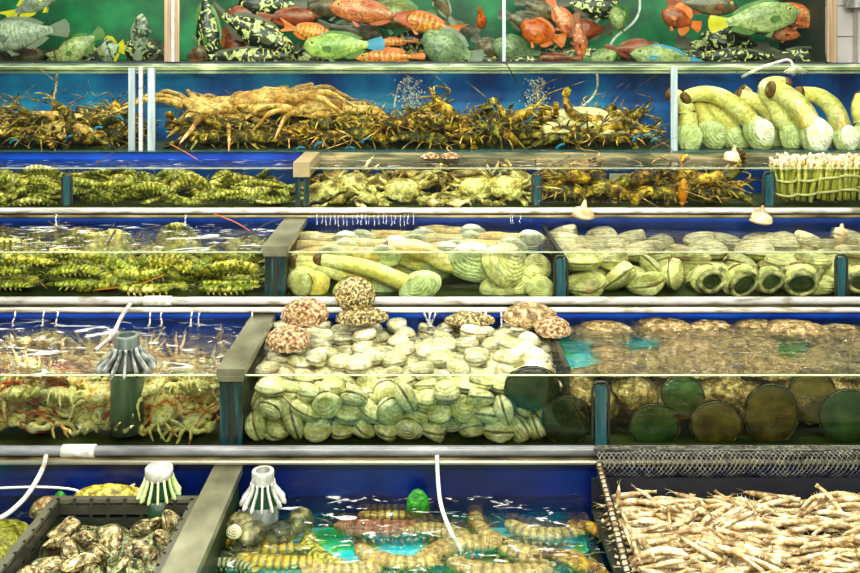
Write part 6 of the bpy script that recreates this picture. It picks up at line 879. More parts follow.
# pair of pinkish crabs on the ledge above
for i, (px, lab) in enumerate(((430, 'small pinkish crab shell above the water, left of the pair'), (450, 'small pinkish crab shell above the water, right of the pair'))):
    put(roughshell('crab_shell', .075, .05, .022, M_rough), px, 158, 3.46, (0, 0, 0), lab, 'shell', 'pinkish shells on the strip above the cream crabs')
put(MB().ball((0, 0, 0), (.018, .02, .045), 16, 10).loft([(0, 0, -.04), (0, 0, -.055)], [.012, .004], 8).build('orange_float', mat('orange_plastic', [(.3, (.75, .25, .005)), (.7, (.98, .55, .02))], scale=20)), 683, 191, 3.225, (0, 4, 0), 'bright orange oval among the dark lobsters', 'float')
put(MB().box((-.085, -.005, -.012), (.085, .005, .012)).build('label_strip', M_white, None, False), 632, 177, 3.40, (0, 0, 0), 'white rectangular strip behind the dark lobsters', 'strip')

# razor clam bundles
def bundle(n, seed, tilt):
    t = empty('razor_clam_bundle'); rr_ = random.Random(seed); Rb = .036
    for i in range(n):
        a = i * 2.4; r = Rb * math.sqrt((i + .5) / n); x, y = r * cos(a), r * sin(a); z0 = rr_.uniform(0, .012)
        tp = Vector((x * 1.35, y * 1.2, .125 + rr_.uniform(0, .012)))
        o = MB().loft([(x, y, z0), (x * .95, y * .95, .05), tp * .99, tp], [(.0085, .0055), (.0105, .006), (.0105, .006), (.009, .005)], 10).build('razor_clam', M_razor, t)
        P = spline([tp - Vector((0, 0, .004)), tp + Vector((rr_.uniform(-.006, .006), 0, .012)), tp + Vector((rr_.uniform(-.02, .02), rr_.uniform(-.01, .01), rr_.uniform(.014, .026)))], 6)
        MB().loft(P, [.0055, .0065, .006, .006, .0065, .003], 8).build('foot', M_razfoot, o, label='cream foot sticking out of the shell')
    for z in (.035, .085):
        MB().loft([(Rb * 1.18 * cos(2 * pi * i / 20), Rb * 1.18 * sin(2 * pi * i / 20), z + .012 * sin(2 * pi * i / 20 + seed)) for i in range(21)], [(.0025, .0048)] * 21, 6, cap=False).build('band', M_band, t)
    return t
names = ('furthest left against the teal post', 'second from the left', 'third from the left', 'fourth from the left', 'cut by the right edge', 'past the right edge')
for i, px in enumerate((784, 803, 824, 845, 866, 888)):
    p = at(px, 0, 3.26); o = bundle(13, i, 0); o.location = (p.x, 3.258, 1.184); o.rotation_euler = (R(-3), R((0, 9, 10, 4, 8, 3)[i]), i * .9 if False else 0)
    tag(o, 'tied bundle of upright razor clams, ' + names[i], 'razor clams', 'razor clam bundles')
for i in range(6):
    p = at(790 + i * 19, 0, 3.35); o = bundle(13, 20 + i, 0); o.location = (p.x, 3.365, 1.186); o.rotation_euler = (R(3), R(4), 0)
    tag(o, 'tied bundle of razor clams in the back row, number %s counted from the teal post' % ('one', 'two', 'three', 'four', 'five', 'six')[i], 'razor clams', 'razor clam bundles')

# big crabs and lobsters of the tall middle tank
TM = 'large crustaceans on top of the lobster pile'
def spider(W, m, ml):
    t = crab('spider_crab', W, m, ml, ml, spread=1.15, pale=m, rough_=.25); return t
put(spider(.27, M_tan, M_tan), 262, 100, 3.80, (8, -8, 10), 'big tan long-legged crab spread across the middle tank, left one', 'crab', TM)
put(spider(.23, M_tan, M_tan), 208, 108, 3.80, (6, 14, -20), 'tan long-legged crab reaching left towards the aluminium upright', 'crab', TM)
put(spider(.23, M_tan, M_tan), 318, 108, 3.80, (10, 0, 30), 'tan long-legged crab with legs hanging down at the glass', 'crab', TM)
put(lobster('spiny_lobster', .34, M_tan, M_tan, M_lobleg, .4, .8), 430, 120, 3.70, (0, 8, 170), 'brown lobster raised above the pile under the bubbles', 'lobster', TM)
put(lobster('spiny_lobster', .32, M_loborange, M_lob, M_loborange, .6, .9), 508, 122, 3.64, (0, -25, 10), 'amber lobster lifting its legs in the middle tank', 'lobster', TM)
put(lobster('spiny_lobster', .30, M_loborange, M_loborange, M_loborange, .6, .5), 455, 118, 3.62, (0, -40, 160), 'orange lobster head up left of the amber one', 'lobster', TM)
M_white2 = mat('cream_crab_back', [(.3, (.66, .56, .36)), (.6, (.93, .88, .70)), (.8, (.99, .97, .88))], scale=50, detail=4, rough=.5, bump=1., bump2=120)
put(crab('white_crab', .25, M_white2, M_white2, M_lobleg, spread=.45, rough_=.1), 582, 119, 3.75, (-22, 0, 178), 'cream white crab back humped on the right of the lobster pile', 'crab', TM)
put(crab('pale_crab', .14, M_geopale, M_crab, M_crab, spread=.8), 226, 135, 3.68, (8, 0, 10), 'pale yellow crab at the glass below the tan crabs', 'crab', TM)
for (px, py, Y, rot, L, lab) in ((45, 118, 3.66, (0, 3, 5), .42, 'tan brown lobster lying along the top of the left pile'), (70, 128, 3.60, (0, 0, 175), .34, 'tan lobster lower at the glass in the left tank'), (20, 132, 3.60, (0, 10, 40), .32, 'tan lobster at the left edge of the left tank'), (112, 118, 3.74, (0, -30, 100), .30, 'reddish lobster climbing near the aluminium uprights')):
    put(lobster('spiny_lobster', L, M_tan if L > .3 else M_loborange, M_tan if L > .33 else M_lob, M_lobleg, .3, .5), px, py, Y, rot, lab, 'lobster', 'lobsters on top of the left pile')
# bits of blue ribbon
M_ribbon = flat('blue_ribbon', (.01, .38, .75), .4)
for i, (px, py) in enumerate(((14, 141), (68, 138), (98, 128), (300, 148), (318, 144), (365, 140), (560, 146), (636, 118 + 20), (648, 136), (655, 139), (350, 148), (120, 118))):
    o = MB().loft(spline([(-.02, 0, -.005), (0, -.004, .004), (.02, 0, -.002)], 7), [(.002, .005)] * 7, 6).build('blue_ribbon', M_ribbon); put(o, px, py, 3.556, (0, r2.uniform(-40, 40), 0), 'short blue ribbon tied on a lobster in the %s' % ('left tank' if px < 130 else 'middle tank, left half' if px < 420 else 'middle tank, right half'), 'ribbon', 'blue ribbons on the lobsters')

# ---------------------------------------------------------------- bottom tank creatures
BT = 'mantis shrimps in the lowest tank'
for (px, py, Y, L, mm, rz, bend, lab) in (
    (262, 543, 1.95, .21, M_ym, 168, .3, 'yellow ridged mantis shrimp behind the striped one, lower left'),
    (280, 560, 1.86, .20, M_ym, 175, .2, 'yellow mantis shrimp below the other at lower left'),
    (232, 567, 1.84, .13, M_sm, 175, -.4, 'black and white striped tail at the lower left by the beam'),
    (395, 512, 2.07, .20, M_ym, 180, .1, 'yellow banded mantis shrimp near the back wall, left of the hose'),
    (386, 527, 2.02, .25, M_rm, 178, .1, 'reddish brown mantis shrimp in front of the yellow banded one'),
    (545, 508, 2.08, .22, M_ym, 175, -.2, 'yellow and black banded mantis shrimp near the back wall on the right'),
    (602, 540, 1.95, .22, M_loborange, -55, .5, 'orange mantis shrimp curving down near the net basket'),
    (485, 522, 2.03, .16, M_bm, 100, .4, 'brown headed mantis shrimp standing up beside the hose'),
    (455, 555, 1.90, .24, M_bm, 20, .5, 'pale mantis shrimp in the froth right of the hose'),
    (530, 545, 1.92, .26, M_bm, -20, -.5, 'pale tan mantis shrimp in the middle of the right half'),
    (400, 555, 1.90, .22, M_bm, 160, .6, 'pale mantis shrimp in the froth left of the hose'),
    (345, 566, 1.86, .20, M_bm, 10, -.3, 'pale mantis shrimp at the bottom edge under white froth'),
    (500, 566, 1.84, .24, M_bm, 170, .4, 'tan mantis shrimp at the bottom edge in the middle'),
    (570, 566, 1.85, .20, M_loborange, -40, .4, 'orange tan mantis shrimp at the bottom edge on the right'),
    (545, 527, 2.01, .20, M_bm, 165, .5, 'tan mantis shrimp under the banded one on the right'),
    (325, 548, 1.93, .17, M_gm, 120, .5, 'dim olive mantis shrimp between the yellow and the pale ones'),
    (430, 535, 1.98, .20, M_bm, -10, .4, 'tan mantis shrimp behind the hose end')):
    o = mantis('mantis_shrimp', L, mm, mm if mm is not M_sm else M_head, bend); p = at(px, py, Y); zt = .635 if Y > 1.9 else .645
    # slide along the sight line to the depth the animal lies at
    kk = (1.75 - zt) / (1.75 - p.z); o.location = (p.x * kk, Y * kk, zt); o.rotation_euler = (R(r2.uniform(-8, 8)), 0, R(rz)); tag(o, lab, 'mantis shrimp', BT)
for (px, py, s_, lab) in ((418, 497, .028, 'green algae tuft against the back wall of the lowest tank'), (60, 495, .022, 'green algae tuft on the back wall left of the strainer')):
    o = roughshell('algae_tuft', s_ * 2., s_ * 1.2, s_ * 1.7, M_alg := mat('algae', [(.3, (.01, .10, .01)), (.7, (.06, .32, .02))], scale=80, rough=.6, bump=1.)); o.location = at(px, py, 2.10) - Vector((0, 0, .03)); tag(o, lab, 'algae', kind='stuff')
M_dimshell = mat('dim_brown_shell', [(.38, (.02, .02, .01)), (.52, (.13, .13, .06)), (.68, (.34, .33, .18))], scale=45, detail=5, rough=.4, bump=.8)
# single white clam and dim shells beside the beam
put(clam('clam', .035, .03, .009, M_clam), 234, 532, 1.95, (60, 0, 0), 'single small white clam beside the steel beam in the lowest tank', 'clam')
for i, (px, py, Y) in enumerate(((243, 518, 2.02), (282, 527, 2.02), (252, 528, 1.98), (300, 515, 2.06))):
    put(roughshell('rough_snail', .08, .06, .03, M_dimshell), px, py + 8, Y, (0, 0, 30 * i), 'dim brown shell beside the white strainer, %s' % ('nearest the beam', 'right of the strainer', 'in front of the strainer', 'furthest back')[i], 'shell', 'dim shells around the white strainer')

# crate and sack
t = tag(empty('plastic_crate', (-.682, 1.82, .582)), 'black plastic crate holding the oysters', 'crate')
x0, x1, y0, y1, z1 = -.158, .155, -.25, .235, .133
b = MB()
for (lo, hi) in (((x0, y0, 0), (x1, y1, .008)),): b.box(lo, hi)
b.build('base', M_plastic, t, False)
def side(nm, lo, hi): return MB().box(lo, hi).build(nm, M_plastic, t, False)
for a in ('y0', 'y1'):
    y = y0 if a == 'y0' else y1 - .008; s = MB()
    for k in range(4): s.box((x0, y, .01 + k * .03), (x1, y + .008, .03 + k * .03))
    for k in range(9): xx = x0 + (x1 - x0 - .008) * k / 8; s.box((xx, y + .001, .01), (xx + .008, y + .007, z1))
    s.build('side_panel', M_plastic, t, False)
for x in (x0, x1 - .008):
    s = MB()
    for k in range(4): s.box((x, y0, .01 + k * .03), (x + .008, y1, .03 + k * .03))
    for k in range(12): yy = y0 + (y1 - y0 - .008) * k / 11; s.box((x + .001, yy, .01), (x + .007, yy + .008, z1))
    s.build('side_panel', M_plastic, t, False)
s = MB(); e = .012
s.box((x0 - e, y0 - e, z1 - .008), (x1 + e, y0 + .006, z1)).box((x0 - e, y1 - .006, z1 - .008), (x1 + e, y1 + e, z1)).box((x0 - e, y0 + .006, z1 - .008), (x0 + .006, y1 - .006, z1)).box((x1 - .006, y0 + .006, z1 - .008), (x1 + e, y1 - .006, z1))
s.build('rim', flat('crate_rim', (.10, .10, .075), .3), t, False, 'glossy raised rim')
def sk(d): return 1 + .10 * mnoise.noise(d * 2.3) + .04 * mnoise.noise(d * 9)
put(MB().ball((0, 0, 0), (.12, .15, .075), 48, 24, sk).build('net_sack', M_sack), -20, 545, 1.90, (0, 0, 0), 'yellow mesh sack of shellfish left of the crate', 'sack')
SC.objects['net_sack'].location = (-.985, 1.97, .606)
put(roughshell('rough_snail', .07, .06, .035, M_abshell), 46, 512, 2.10, (0, 0, 20), 'brown rough shell between the sack and the crate', 'shell')
put(roughshell('yellow_sponge', .17, .06, .03, M_sack), 110, 498, 2.10, (0, 0, 0), 'yellow strip of shellfish behind the crate', 'shellfish')

# strainers
M_silver = mat('silver_plastic', [(.38, (.05, .06, .055)), (.52, (.22, .24, .22)), (.7, (.55, .57, .54))], scale=40, rough=.3)
def strainer(name, r0, r1, h, mtop, mrib, nr, dome=False, inner=M_net):
    t = empty(name)
    MB().lathe([(r0 * .7, h), (r0 * .72, h * .96), (r0 * .78, h * .80), (r0 * .8, h * .62), (r0, h * .60), (r0 * 1.04, h * .64), (r0 * 1.04, h * .97), (r0, h), (r0 * .7, h)], 32).build('collar', mtop, t)
    if dome: MB().lathe([(.001, h * 1.02), (r0 * .95, h * 1.0), (r0 * 1.08, h * .96), (r0 * 1.08, h * .66), (r0, h * .62)], 32).build('cap', mtop, t)
    MB().lathe([(r0 * .8, h * .62), (r0 * .86, h * .4), (r1 * .80, h * .1), (r1 * .78, 0)], 32).build('cone', inner, t)
    for k in range(nr):
        a = 2 * pi * k / nr; d = Vector((cos(a), sin(a), 0))
        P = spline([d * r0 * .98 + Vector((0, 0, h * .66)), d * r0 * 1.1 + Vector((0, 0, h * .45)), d * (r0 * .35 + r1 * .65) + Vector((0, 0, h * .2)), d * r1 + Vector((0, 0, h * .05)), d * r1 * .98 + Vector((0, 0, -.02 * h))], 10)
        MB().loft(P, [(r1 * .10 * (1 + .7 * i / 9), r1 * .06) for i in range(10)], 8, up=(-sin(a), cos(a), .01)).build('rib', mrib, t)
    return t
o = strainer('drain_strainer', .030, .064, .082, M_grey, M_silver, 14); put(o, 127, 372, 2.225, (0, 0, 0), 'grey ribbed strainer on a standpipe above the tied crabs', 'strainer')
o.location = (at(127, 0, 2.262).x, 2.262, .940)
MB().loft([(0, 0, -.160), (0, 0, -.02), (0, 0, .0)], [.040, .040, .040], 24).build('standpipe', mat('slate_pipe', [(.35, (.06, .10, .08)), (.7, (.20, .27, .24))], scale=14, stretch=(3, 3, .3)), o, label='dark grey standpipe')
o = strainer('drain_strainer', .029, .044, .072, M_white, M_paleg, 14, True, M_dgreen); o.scale = (1, 1, .88); o.location = at(159, 494, 2.07); tag(o, 'white capped strainer with green ribs behind the oyster crate', 'strainer')
MB().loft([(0, 0, -.10), (0, 0, .0)], [.03, .03], 20).build('standpipe', M_dgreen, o)
o = strainer('drain_strainer', .024, .046, .072, M_white, M_white, 13, False, M_dgreen); o.location = at(263, 502, 2.04); tag(o, 'white ribbed strainer standing right of the steel beam', 'strainer')
MB().loft([(0, 0, -.10), (0, 0, .0)], [.036, .036], 20).build('standpipe', M_grey, o)

# hoses
def hose(P, r, lab, m=M_hose, n=24):
    p0 = P[0]; b = MB(); b.loft(spline([q - p0 for q in P], n), [r] * n, 10); o = b.build('hose', m); o.location = p0; return tag(o, lab, 'hose', 'thin hoses feeding the tanks')
hose([at(46, 456, 2.12), at(42, 470, 2.06), at(28, 494, 2.0), at(10, 512, 1.97), at(-6, 521, 1.95)], .0055, 'white hose bending down at the far left of the lowest tank', M_pvc)
hose([at(437, 455, 2.12), at(438, 480, 2.10), at(441, 505, 2.03), at(450, 530, 1.98), at(462, 552, 1.94)], .0048, 'clear hose dropping into the middle of the lowest tank')
hose([at(131, 303, 2.60), at(122, 316, 2.50), at(112, 335, 2.38), at(96, 350, 2.32)], .0055, 'white hose arching from the pipe into the rippled crab water', M_pvc)
hose([at(0, 488, 2.11), at(40, 487, 2.11), at(75, 490, 2.10), at(86, 499, 2.08)], .0028, 'thin pale tube along the navy wall, left end')
hose([at(103, 500, 2.08), at(118, 493, 2.10), at(135, 484, 2.12)], .0028, 'thin pale tube left of the white capped strainer')
hose([at(742, 77, 3.70), at(760, 68, 3.72), at(775, 63, 3.75), at(788, 60, 3.76), at(793, 66, 3.76), at(793, 76, 3.76)], .006, 'white hose looping over the upright geoducks', M_pvc)
hose([at(640, -6, 4.2), at(639, 12, 4.2), at(632, 24, 4.2), at(615, 38, 4.2), at(606, 54, 4.2)], .0065, 'white tube curving down in the right part of the fish tank', M_pvc)
hose([at(597, 74, 3.8), at(597, 88, 3.8), at(590, 100, 3.8), at(578, 109, 3.8)], .005, 'pale tube curving down above the white crab back', M_pvc)
hose([at(399, 84, 3.84), at(396, 96, 3.84), at(394, 108, 3.84)], .004, 'pale short tube beside the left bubble column', M_pvc)
hose([at(57, 74, 3.70), at(56, 88, 3.70), at(54, 100, 3.70), at(60, 104, 3.70)], .005, 'short pale tube in the tall left tank', M_pvc)
o = MB(); 
for k in range(9):
    a = -1.1 + k * .27; o.loft([(0, 0, 0), (.012 * sin(a), 0, .0 - .012 * cos(a) * .5), (.055 * sin(a), 0, -.030 * cos(a) - .01)], [.004, .004, .0025], 6)
put(o.build('spray_nozzle', M_white), 796, 66, 3.70, (0, 0, 0), 'white fan shaped spray nozzle over the geoducks', 'nozzle')
# clear water lid strip / white strip light reflections are left to the lamps
# falling water
def jet(px, y, z0, z1, r, lab, sp=0.):
    o = MB(); n = 9; x = at(px, 0, y).x; rr_ = random.Random(int(px))
    o.loft([(0, 0, 0), (rr_.uniform(-.003, .003), -.006, (z1 - z0) * .35), (rr_.uniform(-.004, .004), -.010, (z1 - z0) * .75), (0, -.012, (z1 - z0))], [r, r * .7, r * .9, r * (1.8 + sp)], 8)
    if sp:
        for sg in (-1, 1): o.loft([(sg * .02, 0, .002), (sg * .008, -.005, (z1 - z0) * .5), (0, -.01, (z1 - z0) * .9)], [r * .8, r * .7, r], 6)
    q = o.build('water_jet', M_jet); q.location = (x, y, z0); return tag(q, lab, 'water', 'jets of water falling from the pipes')
jet(430, 2.61, .975, .935, .004, 'fan shaped jet of water above the small clams', 1)
for i, px in enumerate((472, 486, 501, 516, 534)): jet(px, 2.61, .978, .93, .0038, 'narrow water jet above the back of the small clams, %s right of the fan' % ('first', 'second', 'third', 'fourth', 'fifth')[i])
for i, px in enumerate((44, 58, 150, 162, 192, 200, 252, 15)): jet(px, 2.61, .978, .937, .003, 'thin water jet falling into the rippled crab water, %s' % ('left part' if px < 100 else 'right part'))
for i in range(26):
    px = 318 + i * 4.3 + r2.uniform(-1, 1) if i < 23 else (513, 520, 511)[i - 23]; jet(px, 3.115, 1.163, 1.124 + r2.uniform(0, .012), r2.uniform(.0009, .0018), 'thin water jet in the row behind the flat geoducks' if i < 23 else 'thin water jet right of the main row behind the geoducks')
for px in (57, 186): jet(px, 3.115, 1.163, 1.124, .004, 'white water jet falling behind the green mantis shrimps, %s' % ('left' if px < 100 else 'right'))
# bubble columns
M_bub = clear('bubbles', (.97, .98, 1), 1.3, .1, wave=(60, (1, 1, 1)), bump=.1, foam_glints=(60, .30, .30))
for (px, py0, py1, Y, lab) in ((410, 78, 112, 3.80, 'white bubble column above the brown lobster'), (537, 78, 115, 3.84, 'white bubble column between the amber lobster and the white crab')):
    b = MB()
    for i in range(240):
        f = r2.random(); p = at(px + r2.gauss(0, 6), py0 + (py1 - py0) * f, Y) - at(px, py1, Y); rr_ = r2.uniform(.002, .0055); b.ball(p + Vector((0, r2.gauss(0, .02), 0)), rr_, 6, 4)
    q = b.build('bubbles', M_bub); q.location = at(px, py1, Y); tag(q, lab, 'bubbles', kind='stuff')

# ---------------------------------------------------------------- net basket
t = tag(empty('net_basket', (.70, 1.9, .66)), 'net basket on a tan rod holding the pale prawns', 'basket'); ox, oy, oz = t.location
def rel(v): return (v[0] - ox, v[1] - oy, v[2] - oz)
A = Vector((.406, 2.10, .772)); B_ = Vector((.372, 1.60, .765))
P = [A.lerp(B_, k / 30) for k in range(31)]
MB().loft([rel(p) for p in P], [.0052 + .0006 * sin(k * 2) for k in range(31)], 10).build('rod', M_rope, t, label='tan weathered rod along the left edge')
b = MB()
for k in range(26):
    c = A.lerp(B_, (k + .5) / 26)
    b.loft([rel(c + Vector((.009 * cos(a), .004 * a / 6, .009 * sin(a)))) for a in [q * .7 for q in range(10)]], [.0016] * 10, 5)
b.build('lashing', M_net, t)
def netsheet(fn, nu, nv, r):
    """diamond mesh of twine over the surface fn(u, v)"""
    b = MB()
    for s in range(-nv, nu):
        for sg in (1, -1):
            Pn = []
            for j in range(nv + 1):
                i = (s + j) if sg > 0 else (s + nv - j)
                if 0 <= i <= nu: Pn.append(rel(Vector(fn(i / nu, j / nv))))
            if len(Pn) > 1: b.loft(Pn, [r] * len(Pn), 4, cap=False)
    return b
# back net hanging behind the prawns and draped over the pipe
bk = spline([(0, 2.148, .668), (0, 2.135, .72), (0, 2.118, .752), (0, 2.135, .788), (0, 2.155, .7945), (0, 2.19, .777)], 15)
def nb(u, v):
    x = v * 14; i = min(int(x), 13); q = bk[i].lerp(bk[i + 1], x - i); return (.405 + 1.0 * u, q.y - .012 + .003 * sin(u * 40), q.z)
netsheet(nb, 88, 14, .0013).build('back_net', M_wire, t, False)
netsheet(lambda u, v: (A.lerp(B_, u).x + .004 * v + .012 * sin(v * 3), A.lerp(B_, u).y - .0, .765 - .12 * v), 44, 10, .0014).build('side_net', M_net, t, False)
MB().box(rel((.39, 1.62, .655)), rel((1.12, 2.105, .664))).build('bottom_mat', M_net, t, False)
MB().box(rel((.39, 2.106, .655)), rel((1.4, 2.112, .735))).build('back_mat', flat('dark_net_cloth', (.008, .010, .016), .6), t, False)
MB().loft([rel((.40, 2.128, .792)), rel((1.4, 2.128, .792))], [.0035, .0035], 8).build('top_wire', M_wire, t)

# ---------------------------------------------------------------- straws and feelers hanging over the tank edges
M_straw = flat('dark_straw', (.05, .03, .01), .5); M_ostraw = flat('orange_straw', (.65, .25, .04), .5)
for (P, r, m, lab) in (
    ([at(115, 231, 2.95), at(108, 243, 2.90), at(103, 256, 2.86)], .0045, M_straw, 'thick dark feeler sticking up through the rippled water'),
    ([at(0, 227, 2.98), at(35, 234, 2.93)], .002, M_straw, 'thin dark feeler at the left edge above the rippled water'),
    ([at(48, 221, 3.05), at(63, 231, 2.95)], .002, M_straw, 'thin dark feeler under the blue strip on the left'),
    ([at(243, 240, 2.95), at(262, 226, 3.02), at(286, 217, 3.1)], .002, M_straw, 'thin dark feeler beside the middle steel beam'),
    ([at(214, 214, 3.10), at(235, 222, 3.05), at(250, 231, 2.98)], .0022, M_ostraw, 'orange brown feeler hanging from the pipe'),
    ([at(135, 235, 2.95), at(148, 228, 3.0), at(165, 226, 3.0)], .0018, M_straw, 'short thin feeler at the centre of the rippled water'),
    ([at(170, 190, 3.25), at(205, 182, 3.24), at(238, 169, 3.22)], .0028, M_straw, 'brown feeler slanting across the lime mantis shrimps'),
    ([at(92, 165, 3.40), at(110, 155, 3.48), at(127, 144, 3.53)], .0022, M_straw, 'feeler hanging down below the aluminium uprights'),
    ([at(170, 144, 3.53), at(185, 152, 3.48), at(198, 160, 3.42)], .0022, M_ostraw, 'orange feeler over the rim right of the uprights'),
    ([at(505, 62, 3.53), at(513, 75, 3.6), at(527, 104, 3.68)], .003, M_straw, 'dark feeler leaning down from the rim under the seam post'),
    ([at(398, 120, 3.6), at(428, 104, 3.7)], .0025, M_straw, 'dark feeler slanting up under the bubble column'),
    ([at(95, 299 - 9, 2.72), at(135, 285, 2.72), at(165, 275, 2.73)], .003, M_ostraw, 'orange feeler low on the glass across the green mantis shrimps')):
    b = MB(); n = 10; b.loft(spline([q - P[0] for q in P], n), [r * (1 - .5 * k / n) for k in range(n)], 6); o = b.build('feeler', m); o.location = P[0]; tag(o, lab, 'feeler', 'loose feelers poking out of the tanks')

# ---------------------------------------------------------------- fish of the top tank
def FM(name, ramp, **k): return mat(name, ramp, **dict(dict(rough=.35, bump=.3, vary=.05, coat=.2, mott=.5), **k))
F_red = FM('red_fish', [(.3, (.45, .12, .06)), (.5, (.82, .30, .12)), (.75, (.98, .62, .36))], scale=14, spots=(60, (1, .72, .5), .18, .7))
F_orange = FM('orange_fish', [(.3, (.60, .13, .01)), (.6, (.95, .30, .02))], scale=12, spots=(70, (.35, .05, .0), .14, .7))
F_redor = FM('striped_orange_fish', [(.3, (.72, .16, .02)), (.6, (.98, .42, .08))], scale=18, bands=(11, .5, (.98, .75, .25), .1))
F_brown = FM('brown_fish', [(.3, (.16, .04, .01)), (.6, (.45, .13, .04))], scale=14, spots=(60, (.05, .01, 0), .16, .6))
F_dark = FM('dark_fish', [(.3, (.04, .035, .02)), (.6, (.22, .16, .09))], scale=14)
F_wras = FM('lime_wrasse', [(.3, (.36, .48, .16)), (.5, (.66, .76, .26)), (.72, (.92, .96, .46))], scale=6, spots=(70, (.25, .60, .30), .13, .4))
F_green = FM('scaled_green_fish', [(.3, (.26, .29, .12)), (.7, (.62, .66, .34))], scale=10, spots=(110, (.88, .94, .66), .18, .6))
F_grey = FM('grey_fish', [(.3, (.16, .20, .12)), (.7, (.40, .46, .28))], scale=10, spots=(90, (.85, .88, .70), .10, .4))
F_white = FM('pale_silver_fish', [(.3, (.26, .28, .22)), (.7, (.60, .62, .50))], scale=8, bands=(22, .15, (.3, .35, .3), .1))
F_leop = FM('leopard_grouper', [(.45, (.008, .010, .006)), (.52, (.02, .02, .01)), (.56, (.80, .78, .34)), (.7, (.92, .92, .58))], scale=26, detail=2, dist=1.5)
F_pale = FM('maze_fish', [(.42, (.03, .035, .025)), (.52, (.34, .36, .28)), (.6, (.55, .58, .45))], scale=34, detail=2, dist=1.)
F_olive = FM('olive_fish', [(.3, (.12, .14, .04)), (.7, (.42, .42, .16))], scale=14)
FF = {k: flat('fin_' + k, c, .4, vary=0) for k, c in dict(red=(.70, .20, .07), orange=(.85, .28, .03), blue=(.12, .42, .62), yellow=(.90, .78, .04), dark=(.10, .09, .06), green=(.14, .24, .08), grey=(.26, .28, .22), brown=(.35, .10, .03)).items()}
FG = 'fish in the top tank'
